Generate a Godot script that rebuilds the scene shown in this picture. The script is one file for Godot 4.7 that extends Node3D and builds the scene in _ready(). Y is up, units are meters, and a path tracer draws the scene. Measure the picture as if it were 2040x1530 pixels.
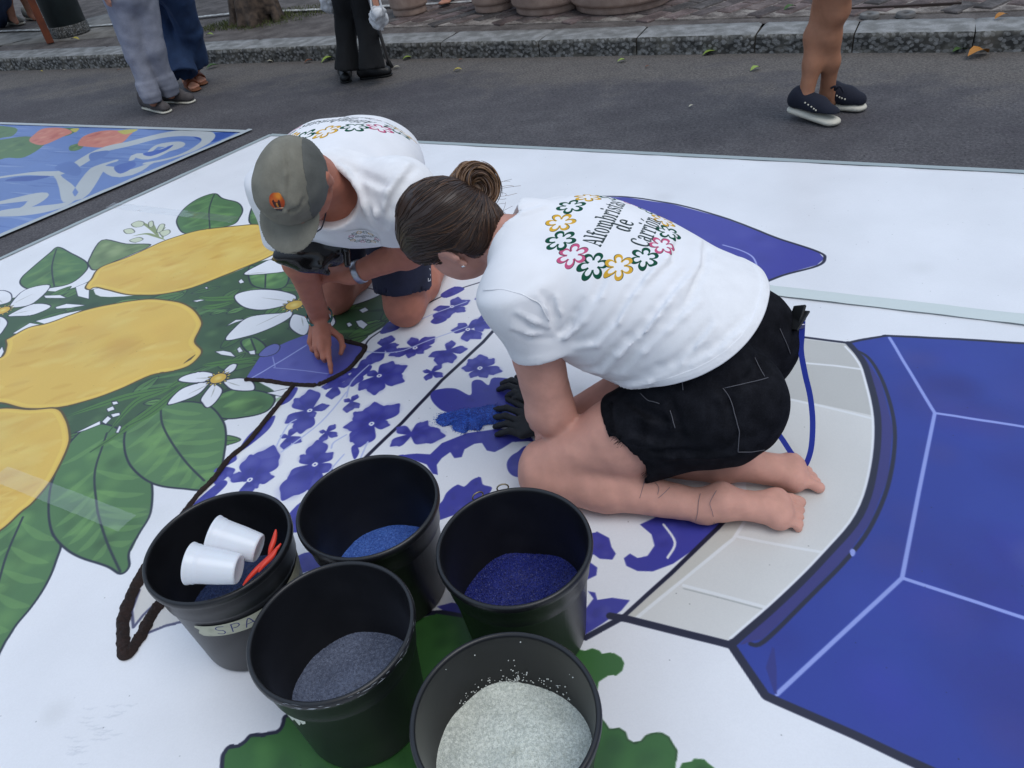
extends Node3D
# A street carpet being laid: two people kneel on a printed sheet among buckets of coloured sand.

var names := {}
var rng := RandomNumberGenerator.new()

# ---------------------------------------------------------------- scene helpers
func numbered(called: String) -> String:
	var n: int = names.get(called, 0)
	names[called] = n + 1
	return called if n == 0 else "%s_%03d" % [called, n]

func tag(o: Node, label: String, category := "", group := "", kind := "") -> Node:
	if label: o.set_meta("label", label)
	if category: o.set_meta("category", category)
	if group: o.set_meta("group", group)
	if kind: o.set_meta("kind", kind)
	return o

func thing(called: String, label: String, category: String, at := Vector3.ZERO, turn := 0.0, group := "") -> Node3D:
	var o := Node3D.new()
	o.name = numbered(called)
	add_child(o)
	o.position = at
	o.rotation.y = turn
	tag(o, label, category, group)
	return o

func put(called: String, m: Mesh, mat: Material, parent: Node = self) -> MeshInstance3D:
	var o := MeshInstance3D.new()
	o.mesh = m
	if mat: o.material_override = mat
	o.name = numbered(called) if parent == self else called
	parent.add_child(o, true)
	return o

func structure(called: String, m: Mesh, mat: Material) -> MeshInstance3D:
	var o := put(called, m, mat)
	o.set_meta("kind", "structure")
	return o

func v3(x: float, y: float, z: float) -> Vector3:
	return Vector3(x, y, z)

func lin(c: Color) -> Color:
	return c.srgb_to_linear()

func mat(c: Color, rough := 0.8, tex: Texture2D = null, tri := 0.0, metal := 0.0) -> StandardMaterial3D:
	var m := StandardMaterial3D.new()
	m.albedo_color = c
	m.roughness = rough
	m.metallic = metal
	if tex: m.albedo_texture = tex
	if tri > 0.0:
		m.uv1_triplanar = true
		m.uv1_world_triplanar = true
		m.uv1_scale = Vector3.ONE * tri
	return m

func skin_mat(c: Color, tex: Texture2D) -> StandardMaterial3D:
	var m := mat(c, 0.58, tex, 5.0)
	m.metallic_specular = 0.32
	m.subsurf_scatter_enabled = true
	m.subsurf_scatter_strength = 0.06
	return m

# ---------------------------------------------------------------- textures
func noise(freq: float, oct := 4, sd := 1, type := FastNoiseLite.TYPE_SIMPLEX_SMOOTH) -> FastNoiseLite:
	var n := FastNoiseLite.new()
	n.seed = sd
	n.frequency = freq
	n.noise_type = type
	n.fractal_octaves = oct
	return n

# a seamless tile: broad patches and fine grain between dark and light, with flecks
func tile(size: int, dark: Color, light: Color, patch: float, grain: float, sd: int, fleck := 0.0, fleck_col := Color.WHITE, patch_freq := 0.012, chips := 0) -> ImageTexture:
	var a := noise(patch_freq, 4, sd).get_seamless_image(size, size).get_data()
	var r := RandomNumberGenerator.new()
	r.seed = sd
	var out := PackedByteArray()
	out.resize(size * size * 3)
	var f := noise(0.11, 2, sd + 7).get_seamless_image(size, size).get_data()
	for i in size * size:
		var t := 0.5 + (a[i] / 255.0 - 0.5) * patch * 2.0 + (f[i] / 255.0 - 0.5) * grain + (r.randf() - 0.5) * grain
		var c := dark.lerp(light, clampf(t, 0.0, 1.0))
		if fleck > 0.0 and r.randf() < fleck: c = c.lerp(fleck_col, r.randf_range(0.3, 1.0))
		out[i * 3] = int(c.r * 255.0)
		out[i * 3 + 1] = int(c.g * 255.0)
		out[i * 3 + 2] = int(c.b * 255.0)
	var im := Image.create_from_data(size, size, false, Image.FORMAT_RGB8, out)
	for i in chips:
		var c := dark.lerp(light, r.randf()).lerp(fleck_col if r.randf() < 0.5 else dark.darkened(0.5), r.randf() * 0.6)
		im.fill_rect(Rect2i(r.randi() % (size - 4), r.randi() % (size - 4), r.randi_range(2, 4), r.randi_range(2, 3)), c)
	im.generate_mipmaps()
	return ImageTexture.create_from_image(im)

# ---------------------------------------------------------------- painting of prints
var img: Image
var origin := Vector2.ZERO
var scl := 400.0
var soft: Image

func begin_paint(w: int, h: int, o: Vector2, s: float, base: Color) -> void:
	img = Image.create_empty(w, h, false, Image.FORMAT_RGBA8)
	img.fill(base)
	origin = o
	scl = s

func mm(a: Array) -> PackedVector2Array:
	var p := PackedVector2Array()
	for i in range(0, a.size() - 1, 2):
		p.append((Vector2(a[i], a[i + 1]) * 0.001 - origin) * scl)
	return p

func curve(p: PackedVector2Array, closed := false, n := 5) -> PackedVector2Array:
	var out := PackedVector2Array()
	var c := p.size()
	if c < 3: return p
	for i in (c if closed else c - 1):
		var p0 := p[(i - 1 + c) % c] if closed or i > 0 else p[0]
		var p1 := p[i]
		var p2 := p[(i + 1) % c]
		var p3 := p[(i + 2) % c] if closed or i + 2 < c else p[c - 1]
		for k in n:
			out.append(p1.cubic_interpolate(p2, p0, p3, float(k) / n))
	if not closed: out.append(p[c - 1])
	return out

func blend_px(x: int, y: int, c: Color, a: float) -> void:
	img.set_pixel(x, y, img.get_pixel(x, y).lerp(Color(c.r, c.g, c.b, 1.0), a))

# even-odd polygons with soft edges
func fill(polys: Array, col: Color) -> void:
	var w := img.get_width()
	var h := img.get_height()
	var top := 1e9
	var bottom := -1e9
	for p: PackedVector2Array in polys:
		for v in p:
			top = minf(top, v.y)
			bottom = maxf(bottom, v.y)
	var y0 := clampi(floori(top), 0, h - 1)
	var y1 := clampi(ceili(bottom), 0, h - 1)
	if y1 < y0 or bottom < 0 or top > h: return
	var rows := []
	rows.resize((y1 - y0 + 1) * 3)
	for i in rows.size(): rows[i] = PackedFloat32Array()
	for p: PackedVector2Array in polys:
		var c := p.size()
		for i in c:
			var a := p[i]
			var b := p[(i + 1) % c]
			if a.y == b.y: continue
			if a.y > b.y:
				var t := a
				a = b
				b = t
			var s0 := maxi(ceili((a.y - y0) * 3.0 - 0.5), 0)
			var s1 := mini(ceili((b.y - y0) * 3.0 - 0.5) - 1, rows.size() - 1)
			var m := (b.x - a.x) / (b.y - a.y)
			for s in range(s0, s1 + 1):
				rows[s].append(a.x + (y0 + (s + 0.5) / 3.0 - a.y) * m)
	var solid := col.a > 0.995
	for y in range(y0, y1 + 1):
		var r0: PackedFloat32Array = rows[(y - y0) * 3]
		var r1: PackedFloat32Array = rows[(y - y0) * 3 + 1]
		var r2: PackedFloat32Array = rows[(y - y0) * 3 + 2]
		r0.sort()
		r1.sort()
		r2.sort()
		if r0.size() != r1.size() or r2.size() != r1.size():
			if r1.size() == 0: r1 = r0 if r0.size() else r2
			r0 = r1
			r2 = r1
		for k in range(0, r1.size() - 1, 2):
			var lo := clampi(floori(minf(r0[k], minf(r1[k], r2[k]))), 0, w)
			var hi := clampi(ceili(maxf(r0[k + 1], maxf(r1[k + 1], r2[k + 1]))), 0, w)
			var full0 := clampi(ceili(maxf(r0[k], maxf(r1[k], r2[k]))), lo, hi)
			var full1 := clampi(floori(minf(r0[k + 1], minf(r1[k + 1], r2[k + 1]))), full0, hi)
			if solid:
				if full1 > full0: img.fill_rect(Rect2i(full0, y, full1 - full0, 1), Color(col.r, col.g, col.b, 1.0))
			else:
				for x in range(full0, full1): blend_px(x, y, col, col.a)
			for x in range(lo, hi):
				if x >= w: continue
				if x >= full0 and x < full1: continue
				var cov := (clampf(minf(x + 1.0, r0[k + 1]) - maxf(x, r0[k]), 0.0, 1.0) + clampf(minf(x + 1.0, r1[k + 1]) - maxf(x, r1[k]), 0.0, 1.0) + clampf(minf(x + 1.0, r2[k + 1]) - maxf(x, r2[k]), 0.0, 1.0)) / 3.0
				if cov > 0.004: blend_px(x, y, col, cov * col.a)

func blob(a: Array, col: Color, sm := true) -> PackedVector2Array:
	var p := mm(a)
	if sm: p = curve(p, true)
	fill([p], col)
	return p

func line(p: PackedVector2Array, width: float, col: Color, closed := false) -> void:
	var w := maxf(width * scl, 1.0)
	fill(Geometry2D.offset_polyline(p, w * 0.5, Geometry2D.JOIN_ROUND, Geometry2D.END_JOINED if closed else Geometry2D.END_ROUND), col)

func stroke(a: Array, width: float, col: Color, sm := true, closed := false) -> void:
	var p := mm(a)
	if sm: p = curve(p, closed)
	line(p, width, col, closed)

# a stroke that swells in the middle and ends in points
func brush(p: PackedVector2Array, width: float, col: Color) -> void:
	var l := PackedVector2Array()
	var r := PackedVector2Array()
	var c := p.size()
	for i in c:
		var d := (p[mini(i + 1, c - 1)] - p[maxi(i - 1, 0)]).normalized().orthogonal()
		var w := width * scl * 0.5 * sin(PI * (i + 0.15) / (c - 0.7))
		l.append(p[i] + d * w)
		r.append(p[i] - d * w)
	r.reverse()
	l.append_array(r)
	fill([l], col)

func spray(at: Vector2, radius: float, col: Color, alpha: float) -> void:
	var d := maxi(int(radius * 2.0), 4)
	var s := Image.create_empty(d, d, false, Image.FORMAT_RGBA8)
	for y in d:
		for x in d:
			var q := Vector2(x + 0.5 - d * 0.5, y + 0.5 - d * 0.5).length() / (d * 0.5)
			if q < 1.0: s.set_pixel(x, y, Color(col.r, col.g, col.b, alpha * (1.0 - q * q) * (1.0 - q * q)))
	img.blend_rect(s, Rect2i(0, 0, d, d), Vector2i(at) - Vector2i(d / 2, d / 2))

# brushed lighter and darker patches inside a painted outline
func mottle(p: PackedVector2Array, light: Color, dark: Color, count: int, size: float, alpha: float) -> void:
	var lo := p[0]
	var hi := p[0]
	for v in p:
		lo = lo.min(v)
		hi = hi.max(v)
	var made := 0
	for i in count * 8:
		var c := Vector2(rng.randf_range(lo.x, hi.x), rng.randf_range(lo.y, hi.y))
		var r := size * scl * rng.randf_range(0.5, 1.2)
		var inside := true
		for k in 6:
			if not Geometry2D.is_point_in_polygon(c + Vector2.from_angle(k * TAU / 6.0) * r * 0.8, p): inside = false
		if inside:
			spray(c, r, light if rng.randf() < 0.6 else dark, alpha * rng.randf_range(0.5, 1.0))
			made += 1
			if made >= count: return

func end_paint(strength := 0.05, sd := 3) -> ImageTexture:
	var w := img.get_width()
	var h := img.get_height()
	var n := noise(0.02, 4, sd).get_image(512, 512).get_data()
	img.convert(Image.FORMAT_RGB8)
	var d := img.get_data()
	var r := RandomNumberGenerator.new()
	r.seed = sd
	var i := 0
	for y in h:
		var row := (y >> 2 & 511) * 512
		for x in w:
			var k := 1.0 - strength * (0.5 + (n[row + (x >> 2 & 511)] - 128) * 0.0039) - r.randf() * strength * 0.4
			d[i] = int(d[i] * k)
			d[i + 1] = int(d[i + 1] * k)
			d[i + 2] = int(d[i + 2] * k)
			i += 3
	img = Image.create_from_data(w, h, false, Image.FORMAT_RGB8, d)
	img.generate_mipmaps()
	return ImageTexture.create_from_image(img)

# lettering: the flat glyph outlines of a TextMesh, filled into the picture under a transform
func letters(text: String, font_name: String, bold: bool, italic: bool, xf: Transform2D, col: Color) -> void:
	var f := SystemFont.new()
	f.font_names = PackedStringArray([font_name])
	f.font_weight = 700 if bold else 400
	f.font_italic = italic
	var t := TextMesh.new()
	t.font = f
	t.font_size = 64
	t.pixel_size = 1.0 / 64.0
	t.depth = 0.0
	t.text = text
	t.curve_step = 1.0
	var arr := t.surface_get_arrays(0)
	var v: PackedVector3Array = arr[Mesh.ARRAY_VERTEX]
	var ix: PackedInt32Array = arr[Mesh.ARRAY_INDEX] if arr[Mesh.ARRAY_INDEX] != null else PackedInt32Array(range(v.size()))
	for i in range(0, ix.size() - 2, 3):
		var tri := PackedVector2Array()
		for k in 3: tri.append(xf * Vector2(v[ix[i + k]].x, -v[ix[i + k]].y))
		fill([tri], col)

# ---------------------------------------------------------------- mesh helpers
func st_new() -> SurfaceTool:
	var st := SurfaceTool.new()
	st.begin(Mesh.PRIMITIVE_TRIANGLES)
	return st

func done(st: SurfaceTool, tangents := false) -> ArrayMesh:
	st.generate_normals()
	if tangents: st.generate_tangents()
	return st.commit()

# a grid of points (rows of equal length) as a smooth surface
func sheet(rows: Array, closed := false, uvs: Array = [], flip := false, group := 0) -> ArrayMesh:
	var st := st_new()
	st.set_smooth_group(group)
	add_sheet(st, rows, closed, uvs, flip)
	st.index()
	return done(st)

func add_sheet(st: SurfaceTool, rows: Array, closed := false, uvs: Array = [], flip := false) -> void:
	var w: int = rows[0].size()
	for j in rows.size() - 1:
		for i in (w if closed else w - 1):
			var i2 := (i + 1) % w
			var q := [[j, i], [j, i2], [j + 1, i2], [j, i], [j + 1, i2], [j + 1, i]]
			if flip: q.reverse()
			for e in q:
				if uvs.size(): st.set_uv(uvs[e[0]][e[1]])
				st.add_vertex(rows[e[0]][e[1]])

func ring(c: Vector3, r: float, n: int, ax := Vector3.UP, rz := -1.0, start := 0.0) -> PackedVector3Array:
	var out := PackedVector3Array()
	var u := ax.cross(Vector3.FORWARD if absf(ax.z) < 0.9 else Vector3.RIGHT).normalized()
	var v := ax.cross(u).normalized()
	for i in n:
		var a := start + TAU * i / n
		out.append(c + u * cos(a) * r + v * sin(a) * (r if rz < 0.0 else rz))
	return out

func lathe(profile: Array, n: int, at := Vector3.ZERO) -> ArrayMesh:
	var rows := []
	for p in profile: rows.append(ring(at + Vector3(0, p[1], 0), maxf(p[0], 0.0004), n))
	return sheet(rows, true)

# a round tube along points with a radius per point
func tube(st: SurfaceTool, p: PackedVector3Array, radii: Array, n := 8, caps := true) -> void:
	var rows := []
	var c := p.size()
	var up := Vector3.UP
	for i in c:
		var d := (p[mini(i + 1, c - 1)] - p[maxi(i - 1, 0)]).normalized()
		var u := d.cross(up)
		if u.length() < 0.05: u = d.cross(Vector3.RIGHT)
		u = u.normalized()
		up = u.cross(d).normalized()
		var r: float = radii[i] if radii.size() > 1 else radii[0]
		var row := PackedVector3Array()
		for k in n: row.append(p[i] + (u * cos(TAU * k / n) + up * sin(TAU * k / n)) * r)
		rows.append(row)
	if caps:
		var a := PackedVector3Array()
		var b := PackedVector3Array()
		for k in n:
			a.append(p[0])
			b.append(p[c - 1])
		rows.push_front(a)
		rows.append(b)
	add_sheet(st, rows, true)

func tube_mesh(p: PackedVector3Array, radii: Array, n := 8) -> ArrayMesh:
	var st := st_new()
	tube(st, p, radii, n)
	st.index()
	return done(st)

func curve3(a: Array, n := 6) -> PackedVector3Array:
	var out := PackedVector3Array()
	for i in a.size() - 1:
		var p0: Vector3 = a[maxi(i - 1, 0)]
		var p1: Vector3 = a[i]
		var p2: Vector3 = a[i + 1]
		var p3: Vector3 = a[mini(i + 2, a.size() - 1)]
		for k in n: out.append(p1.cubic_interpolate(p2, p0, p3, float(k) / n))
	out.append(a[a.size() - 1])
	return out

# a flat ribbon along points, with thickness
func ribbon(p: PackedVector3Array, width: float, side: Vector3, thick := 0.0012) -> ArrayMesh:
	var rows := []
	var c := p.size()
	for i in c:
		var d := (p[mini(i + 1, c - 1)] - p[maxi(i - 1, 0)]).normalized()
		var s := (side - d * side.dot(d)).normalized() * width * 0.5
		var nn := d.cross(s).normalized() * thick * 0.5
		rows.append(PackedVector3Array([p[i] - s - nn, p[i] + s - nn, p[i] + s + nn, p[i] - s + nn]))
	return sheet(rows, true, [], false, -1)

# a box with rounded long edges
func slab(size: Vector3, bevel: float) -> ArrayMesh:
	var h := size * 0.5
	var rows := []
	for e in [[-h.y, bevel], [-h.y + bevel, 0.0], [h.y - bevel, 0.0], [h.y, bevel]]:
		var x: float = h.x - e[1]
		var z: float = h.z - e[1]
		var b := bevel * 0.6
		rows.append(PackedVector3Array([Vector3(-x + b, e[0], -z), Vector3(x - b, e[0], -z), Vector3(x, e[0], -z + b), Vector3(x, e[0], z - b), Vector3(x - b, e[0], z), Vector3(-x + b, e[0], z), Vector3(-x, e[0], z - b), Vector3(-x, e[0], -z + b)]))
	var lo := PackedVector3Array()
	var hi := PackedVector3Array()
	for k in 8:
		lo.append(Vector3(0, -h.y, 0))
		hi.append(Vector3(0, h.y, 0))
	rows.push_front(lo)
	rows.append(hi)
	return sheet(rows, true, [], true, -1)

# ---------------------------------------------------------------- the scene
func _ready() -> void:
	rng.seed = 11
	set_camera_and_light()
	build_ground()
	build_carpet()
	build_other_carpet()
	build_kerb_and_pavement()
	build_buckets()
	build_woman()
	build_man()
	build_bag()
	build_lanyard()
	build_passers_by()
	build_crutch_and_bags()
	build_street_objects()


func set_camera_and_light() -> void:
	var cam := Camera3D.new()
	cam.name = "camera"
	cam.position = Vector3(0, 1.40, 0)
	cam.rotation_degrees = Vector3(-36.8, 0, -9.1)
	cam.fov = 52.24
	cam.near = 0.05
	cam.far = 400.0
	add_child(cam)
	var sky_m := ProceduralSkyMaterial.new()
	sky_m.sky_top_color = Color(0.79, 0.88, 1.0)
	sky_m.sky_horizon_color = Color(0.50, 0.55, 0.61)
	sky_m.sky_curve = 0.35
	sky_m.ground_bottom_color = Color(0.3, 0.3, 0.3)
	sky_m.ground_horizon_color = Color(0.5, 0.5, 0.5)
	sky_m.sun_angle_max = 0.0
	var sky := Sky.new()
	sky.sky_material = sky_m
	var env := Environment.new()
	env.background_mode = Environment.BG_SKY
	env.sky = sky
	env.background_energy_multiplier = 1.06
	env.tonemap_mode = Environment.TONE_MAPPER_LINEAR
	env.tonemap_exposure = 1.13
	env.sdfgi_enabled = true
	env.ssao_enabled = true
	env.ssil_enabled = true
	var we := WorldEnvironment.new()
	we.name = "world_environment"
	we.environment = env
	add_child(we)
	var sun := DirectionalLight3D.new()
	sun.name = "sun"
	sun.light_energy = 0.42
	sun.light_color = Color(0.975, 0.98, 1.0)
	sun.light_angular_distance = 40.0
	sun.shadow_enabled = true
	sun.rotation_degrees = Vector3(-62, 45, 0)
	add_child(sun)

func build_ground() -> void:
	# asphalt: speckled aggregate, with tan dust along the kerb
	var agg := tile(1024, Color(0.52, 0.52, 0.53), Color(0.90, 0.90, 0.90), 0.10, 0.75, 5, 0.006, Color(1, 1, 0.97), 0.012, 9000)
	var w := 1024
	var h := 768
	var patch := noise(0.012, 4, 21)
	var fine := noise(0.09, 3, 22)
	var im := Image.create_empty(w, h, false, Image.FORMAT_RGB8)
	var kl := kerb_line()
	for y in h:
		for x in w:
			var p := Vector2(-7.0 + 12.0 * x / w, -9.0 + 9.0 * y / h)
			var d := 9.0
			for i in kl.size() - 1:
				d = minf(d, p.distance_to(Geometry2D.get_closest_point_to_segment(p, kl[i], kl[i + 1])))
			var n := patch.get_noise_2d(x, y * 2.0)
			var f := fine.get_noise_2d(x, y)
			var c := Color(0.385, 0.372, 0.385).lerp(Color(0.45, 0.437, 0.445), clampf(0.5 + n * 1.1 + f * 0.3, 0.0, 1.0))
			var dust := clampf((0.75 - d + n * 0.5 + f * 0.16) * 2.2, 0.0, 1.0)
			c = c.lerp(Color(0.52, 0.49, 0.455), dust * 0.75)
			im.set_pixel(x, y, c)
	var m := mat(Color.WHITE, 0.92, agg, 0.45)
	m.detail_enabled = true
	m.detail_blend_mode = BaseMaterial3D.BLEND_MODE_MUL
	m.detail_uv_layer = BaseMaterial3D.DETAIL_UV_1
	m.detail_albedo = ImageTexture.create_from_image(im)
	m.texture_repeat = true
	var st := st_new()
	var xs := [-70.0, -7.0, 5.0, 70.0]
	var zs := [-70.0, -9.0, 0.0, 70.0]
	for j in 3:
		for i in 3:
			for e in [[0, 0], [1, 0], [1, 1], [0, 0], [1, 1], [0, 1]]:
				var p := Vector3(xs[i + e[0]], 0, zs[j + e[1]])
				var uv := Vector2(clampf((p.x + 7.0) / 12.0, 0.001, 0.999), clampf((p.z + 9.0) / 9.0, 0.001, 0.999))
				st.set_uv(uv)
				st.set_uv2(uv)
				st.add_vertex(p)
	m.detail_uv_layer = BaseMaterial3D.DETAIL_UV_2
	structure("road", done(st), m)

func kerb_line() -> PackedVector2Array:
	var a := [-16.0, -12.6] 
	var g := [-4076,-7702,-2394,-6853,-780,-6084,279,-5475,1450,-4848,2876,-3996]
	var out := PackedVector2Array([Vector2(-14.0, -12.3)])
	for i in range(0, g.size(), 2): out.append(Vector2(g[i], g[i + 1]) * 0.001)
	out.append(Vector2(6.5, -1.9))
	out.append(Vector2(16.0, 3.9))
	return out

# the printed sheet: four corners on the road
func sheet_on_road(called: String, label: String, corners: Array, tex: Texture2D, o: Vector2, size: Vector2, tape: Color, tape_w: float, sd: int) -> Node3D:
	var t := thing(called, label, "banner", Vector3.ZERO)
	var n := noise(0.9, 3, sd)
	var rows := []
	var uvs := []
	var nu := 130
	for j in nu + 1:
		var row := PackedVector3Array()
		var uv := PackedVector2Array()
		for i in nu + 1:
			var a: Vector2 = corners[0].lerp(corners[1], float(i) / nu)
			var b: Vector2 = corners[3].lerp(corners[2], float(i) / nu)
			var p := a.lerp(b, float(j) / nu)
			var q := p.rotated(0.5)
			row.append(Vector3(p.x, 0.006 + 0.0028 * n.get_noise_2d(q.x * 1.0, q.y * 4.0) + 0.0012 * n.get_noise_2d(q.x * 9.0 + 40.0, q.y * 6.0), p.y))
			uv.append((p - o) / size)
		rows.append(row)
		uvs.append(uv)
	var m := mat(Color.WHITE, 0.42, tex)
	m.metallic_specular = 0.5
	m.texture_repeat = false
	put("printed_sheet", sheet(rows, false, uvs), m, t)
	# tape along the far edge and the left edge
	for e in [[corners[0], corners[1]], [corners[3], corners[0]]]:
		var d: Vector2 = (e[1] - e[0]).normalized()
		var s := d.orthogonal() * tape_w * 0.5
		var c := 60
		var tr := []
		for i in c + 1:
			var p: Vector2 = e[0].lerp(e[1], float(i) / c)
			var wob := 0.004 * n.get_noise_1d(i * 9.0 + sd)
			tr.append(PackedVector3Array([Vector3(p.x - s.x, 0.0096 + wob * 0.1, p.y - s.y), Vector3(p.x, 0.0104, p.y), Vector3(p.x + s.x + wob, 0.0096, p.y + s.y + wob)]))
		put("edge_tape", sheet(tr, false, [], true), mat(tape, 0.5), t)
	return t

const INK := Color(0.115, 0.12, 0.21)
const BLUE := Color(0.245, 0.25, 0.60)
const WHITE := Color(0.90, 0.905, 0.915)

func leaf(outline: Array, vein: Array, base: Color, light: Color, ribs := 6, sm := true) -> void:
	var p := blob(outline, base, sm)
	mottle(p, light, base.darkened(0.22), 24, 0.05, 0.5)
	streaks(p, Color(light.r, light.g, light.b, 0.35), 12, 0.12, 0.03)
	if vein.size():
		var v := curve(mm(vein))
		for k in ribs:
			var a := v[int((k + 0.6) * (v.size() - 1) / ribs)]
			for s in [-1.0, 1.0]:
				var d: Vector2 = (v[mini(int((k + 0.6) * (v.size() - 1) / ribs) + 1, v.size() - 1)] - a).normalized()
				var out_dir: Vector2 = (d.orthogonal() * s + d * 0.8).normalized()
				var b := a
				var reach := 0.0
				while reach < 0.16 and Geometry2D.is_point_in_polygon(b + out_dir * 0.012 * scl, p):
					b += out_dir * 0.01 * scl
					reach += 0.01
				if reach > 0.03:
					var mid: Vector2 = a.lerp(b, 0.55) + d * 0.012 * scl
					brush(curve(PackedVector2Array([a, mid, b])), 0.022, Color(light.r, light.g, light.b, 0.42))
		line(v, 0.006, INK.lerp(base, 0.25))
	line(p, 0.006, INK.lerp(base, 0.15), true)

func lemon(outline: Array, sd: int) -> void:
	var p := blob(outline, Color(0.855, 0.71, 0.335))
	rng.seed = sd
	streaks(p, Color(0.90, 0.80, 0.46, 0.35), 46, 0.16, 0.05)
	streaks(p, Color(0.79, 0.61, 0.26, 0.28), 34, 0.14, 0.035)
	mottle(p, Color(0.89, 0.79, 0.45), Color(0.80, 0.63, 0.30), 26, 0.10, 0.3)
	var inner := Geometry2D.offset_polygon(p, -0.016 * scl)
	if inner.size(): line(inner[0], 0.012, Color(0.91, 0.79, 0.36, 0.55), true)
	line(p, 0.007, Color(0.33, 0.28, 0.16), true)

# long soft brush marks that stay inside an outline
func streaks(p: PackedVector2Array, col: Color, count: int, length: float, width: float) -> void:
	var lo := p[0]
	var hi := p[0]
	for v in p:
		lo = lo.min(v)
		hi = hi.max(v)
	var dir := Vector2(1.0, -0.35).normalized()
	for i in count:
		var m := Vector2(rng.randf_range(lo.x, hi.x), rng.randf_range(lo.y, hi.y))
		var d := dir.rotated(rng.randf_range(-0.25, 0.25)) * scl * length * rng.randf_range(0.4, 1.0) * 0.5
		var n := d.orthogonal() * rng.randf_range(-0.25, 0.25)
		var ok := true
		for t in [-1.0, -0.5, 0.0, 0.5, 1.0]:
			if not Geometry2D.is_point_in_polygon(m + d * t + n * (1.0 - t * t), p): ok = false
		if not ok: continue
		for k in 3: brush(curve(PackedVector2Array([m - d, m + n, m + d])), width * (1.0 - k * 0.3), Color(col.r, col.g, col.b, col.a * 0.4))

func petal(a: Array) -> void:
	var p := blob(a, WHITE)
	line(p, 0.004, INK, true)
	# three faint streaks from the base
	var c := Vector2.ZERO
	for v in p: c += v
	c /= p.size()
	var far := p[0]
	for v in p:
		if v.distance_to(p[0]) > far.distance_to(p[0]): far = v
	brush(PackedVector2Array([p[0].lerp(far, 0.1), p[0].lerp(far, 0.3), p[0].lerp(far, 0.55)]), 0.004, Color(0.55, 0.55, 0.5, 0.7))

func heart(c: Array, r: float) -> void:
	var m := mm(c)[0]
	for k in 13:
		var d := Vector2.from_angle(k * TAU / 13.0 + 0.2)
		brush(PackedVector2Array([m + d * r * scl * 0.8, m + d * r * scl * 1.15, m + d * r * scl * 1.5]), 0.012, INK)
		brush(PackedVector2Array([m + d * r * scl * 0.95, m + d * r * scl * 1.2, m + d * r * scl * 1.42]), 0.006, Color(0.86, 0.78, 0.3))
	var e := PackedVector2Array()
	for k in 30: e.append(m + Vector2.from_angle(k * TAU / 30.0) * r * scl)
	fill([e], Color(0.84, 0.69, 0.28))
	line(e, 0.003, INK, true)
	spray(m, r * scl * 0.7, Color(0.93, 0.84, 0.5), 0.8)

# a blue brushed flower: one rounded petal to each tip, a pale eye
func flower(c: Array, tips: Array, eye := true, col := BLUE) -> void:
	var m := mm(c)[0]
	var t := mm(tips)
	for v in t:
		var d := v - m
		var n := d.orthogonal()
		var w := rng.randf_range(0.25, 0.31)
		var p := curve(PackedVector2Array([m - d * 0.05, m + d * 0.3 + n * w * 0.75, m + d * 0.58 + n * w * 1.15, m + d * 0.74 + n * w * 0.95, m + d * 0.82 + n * w * 0.55, m + d * 1.0 + n * 0.02, m + d * 0.84 - n * w * 0.6, m + d * 0.72 - n * w * 1.05, m + d * 0.55 - n * w * 1.1, m + d * 0.3 - n * w * 0.7]), true)
		fill([p], col)
		spray(m + d * 0.68, d.length() * 0.4, col.lightened(0.2), 0.55)
		spray(m + d * 0.3, d.length() * 0.3, col.darkened(0.2), 0.5)
	if eye:
		var e := PackedVector2Array()
		for k in 16: e.append(m + Vector2.from_angle(k * TAU / 16.0) * 0.0085 * scl)
		fill([e], WHITE)
		var e2 := PackedVector2Array()
		for k in 12: e2.append(m + Vector2.from_angle(k * TAU / 12.0) * 0.003 * scl)
		fill([e2], BLUE)

func blue_area(a: Array, sm := true) -> void:
	var p := blob(a, BLUE, sm)
	mottle(p, BLUE.lightened(0.12), BLUE.darkened(0.18), 10, 0.02, 0.5)

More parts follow.
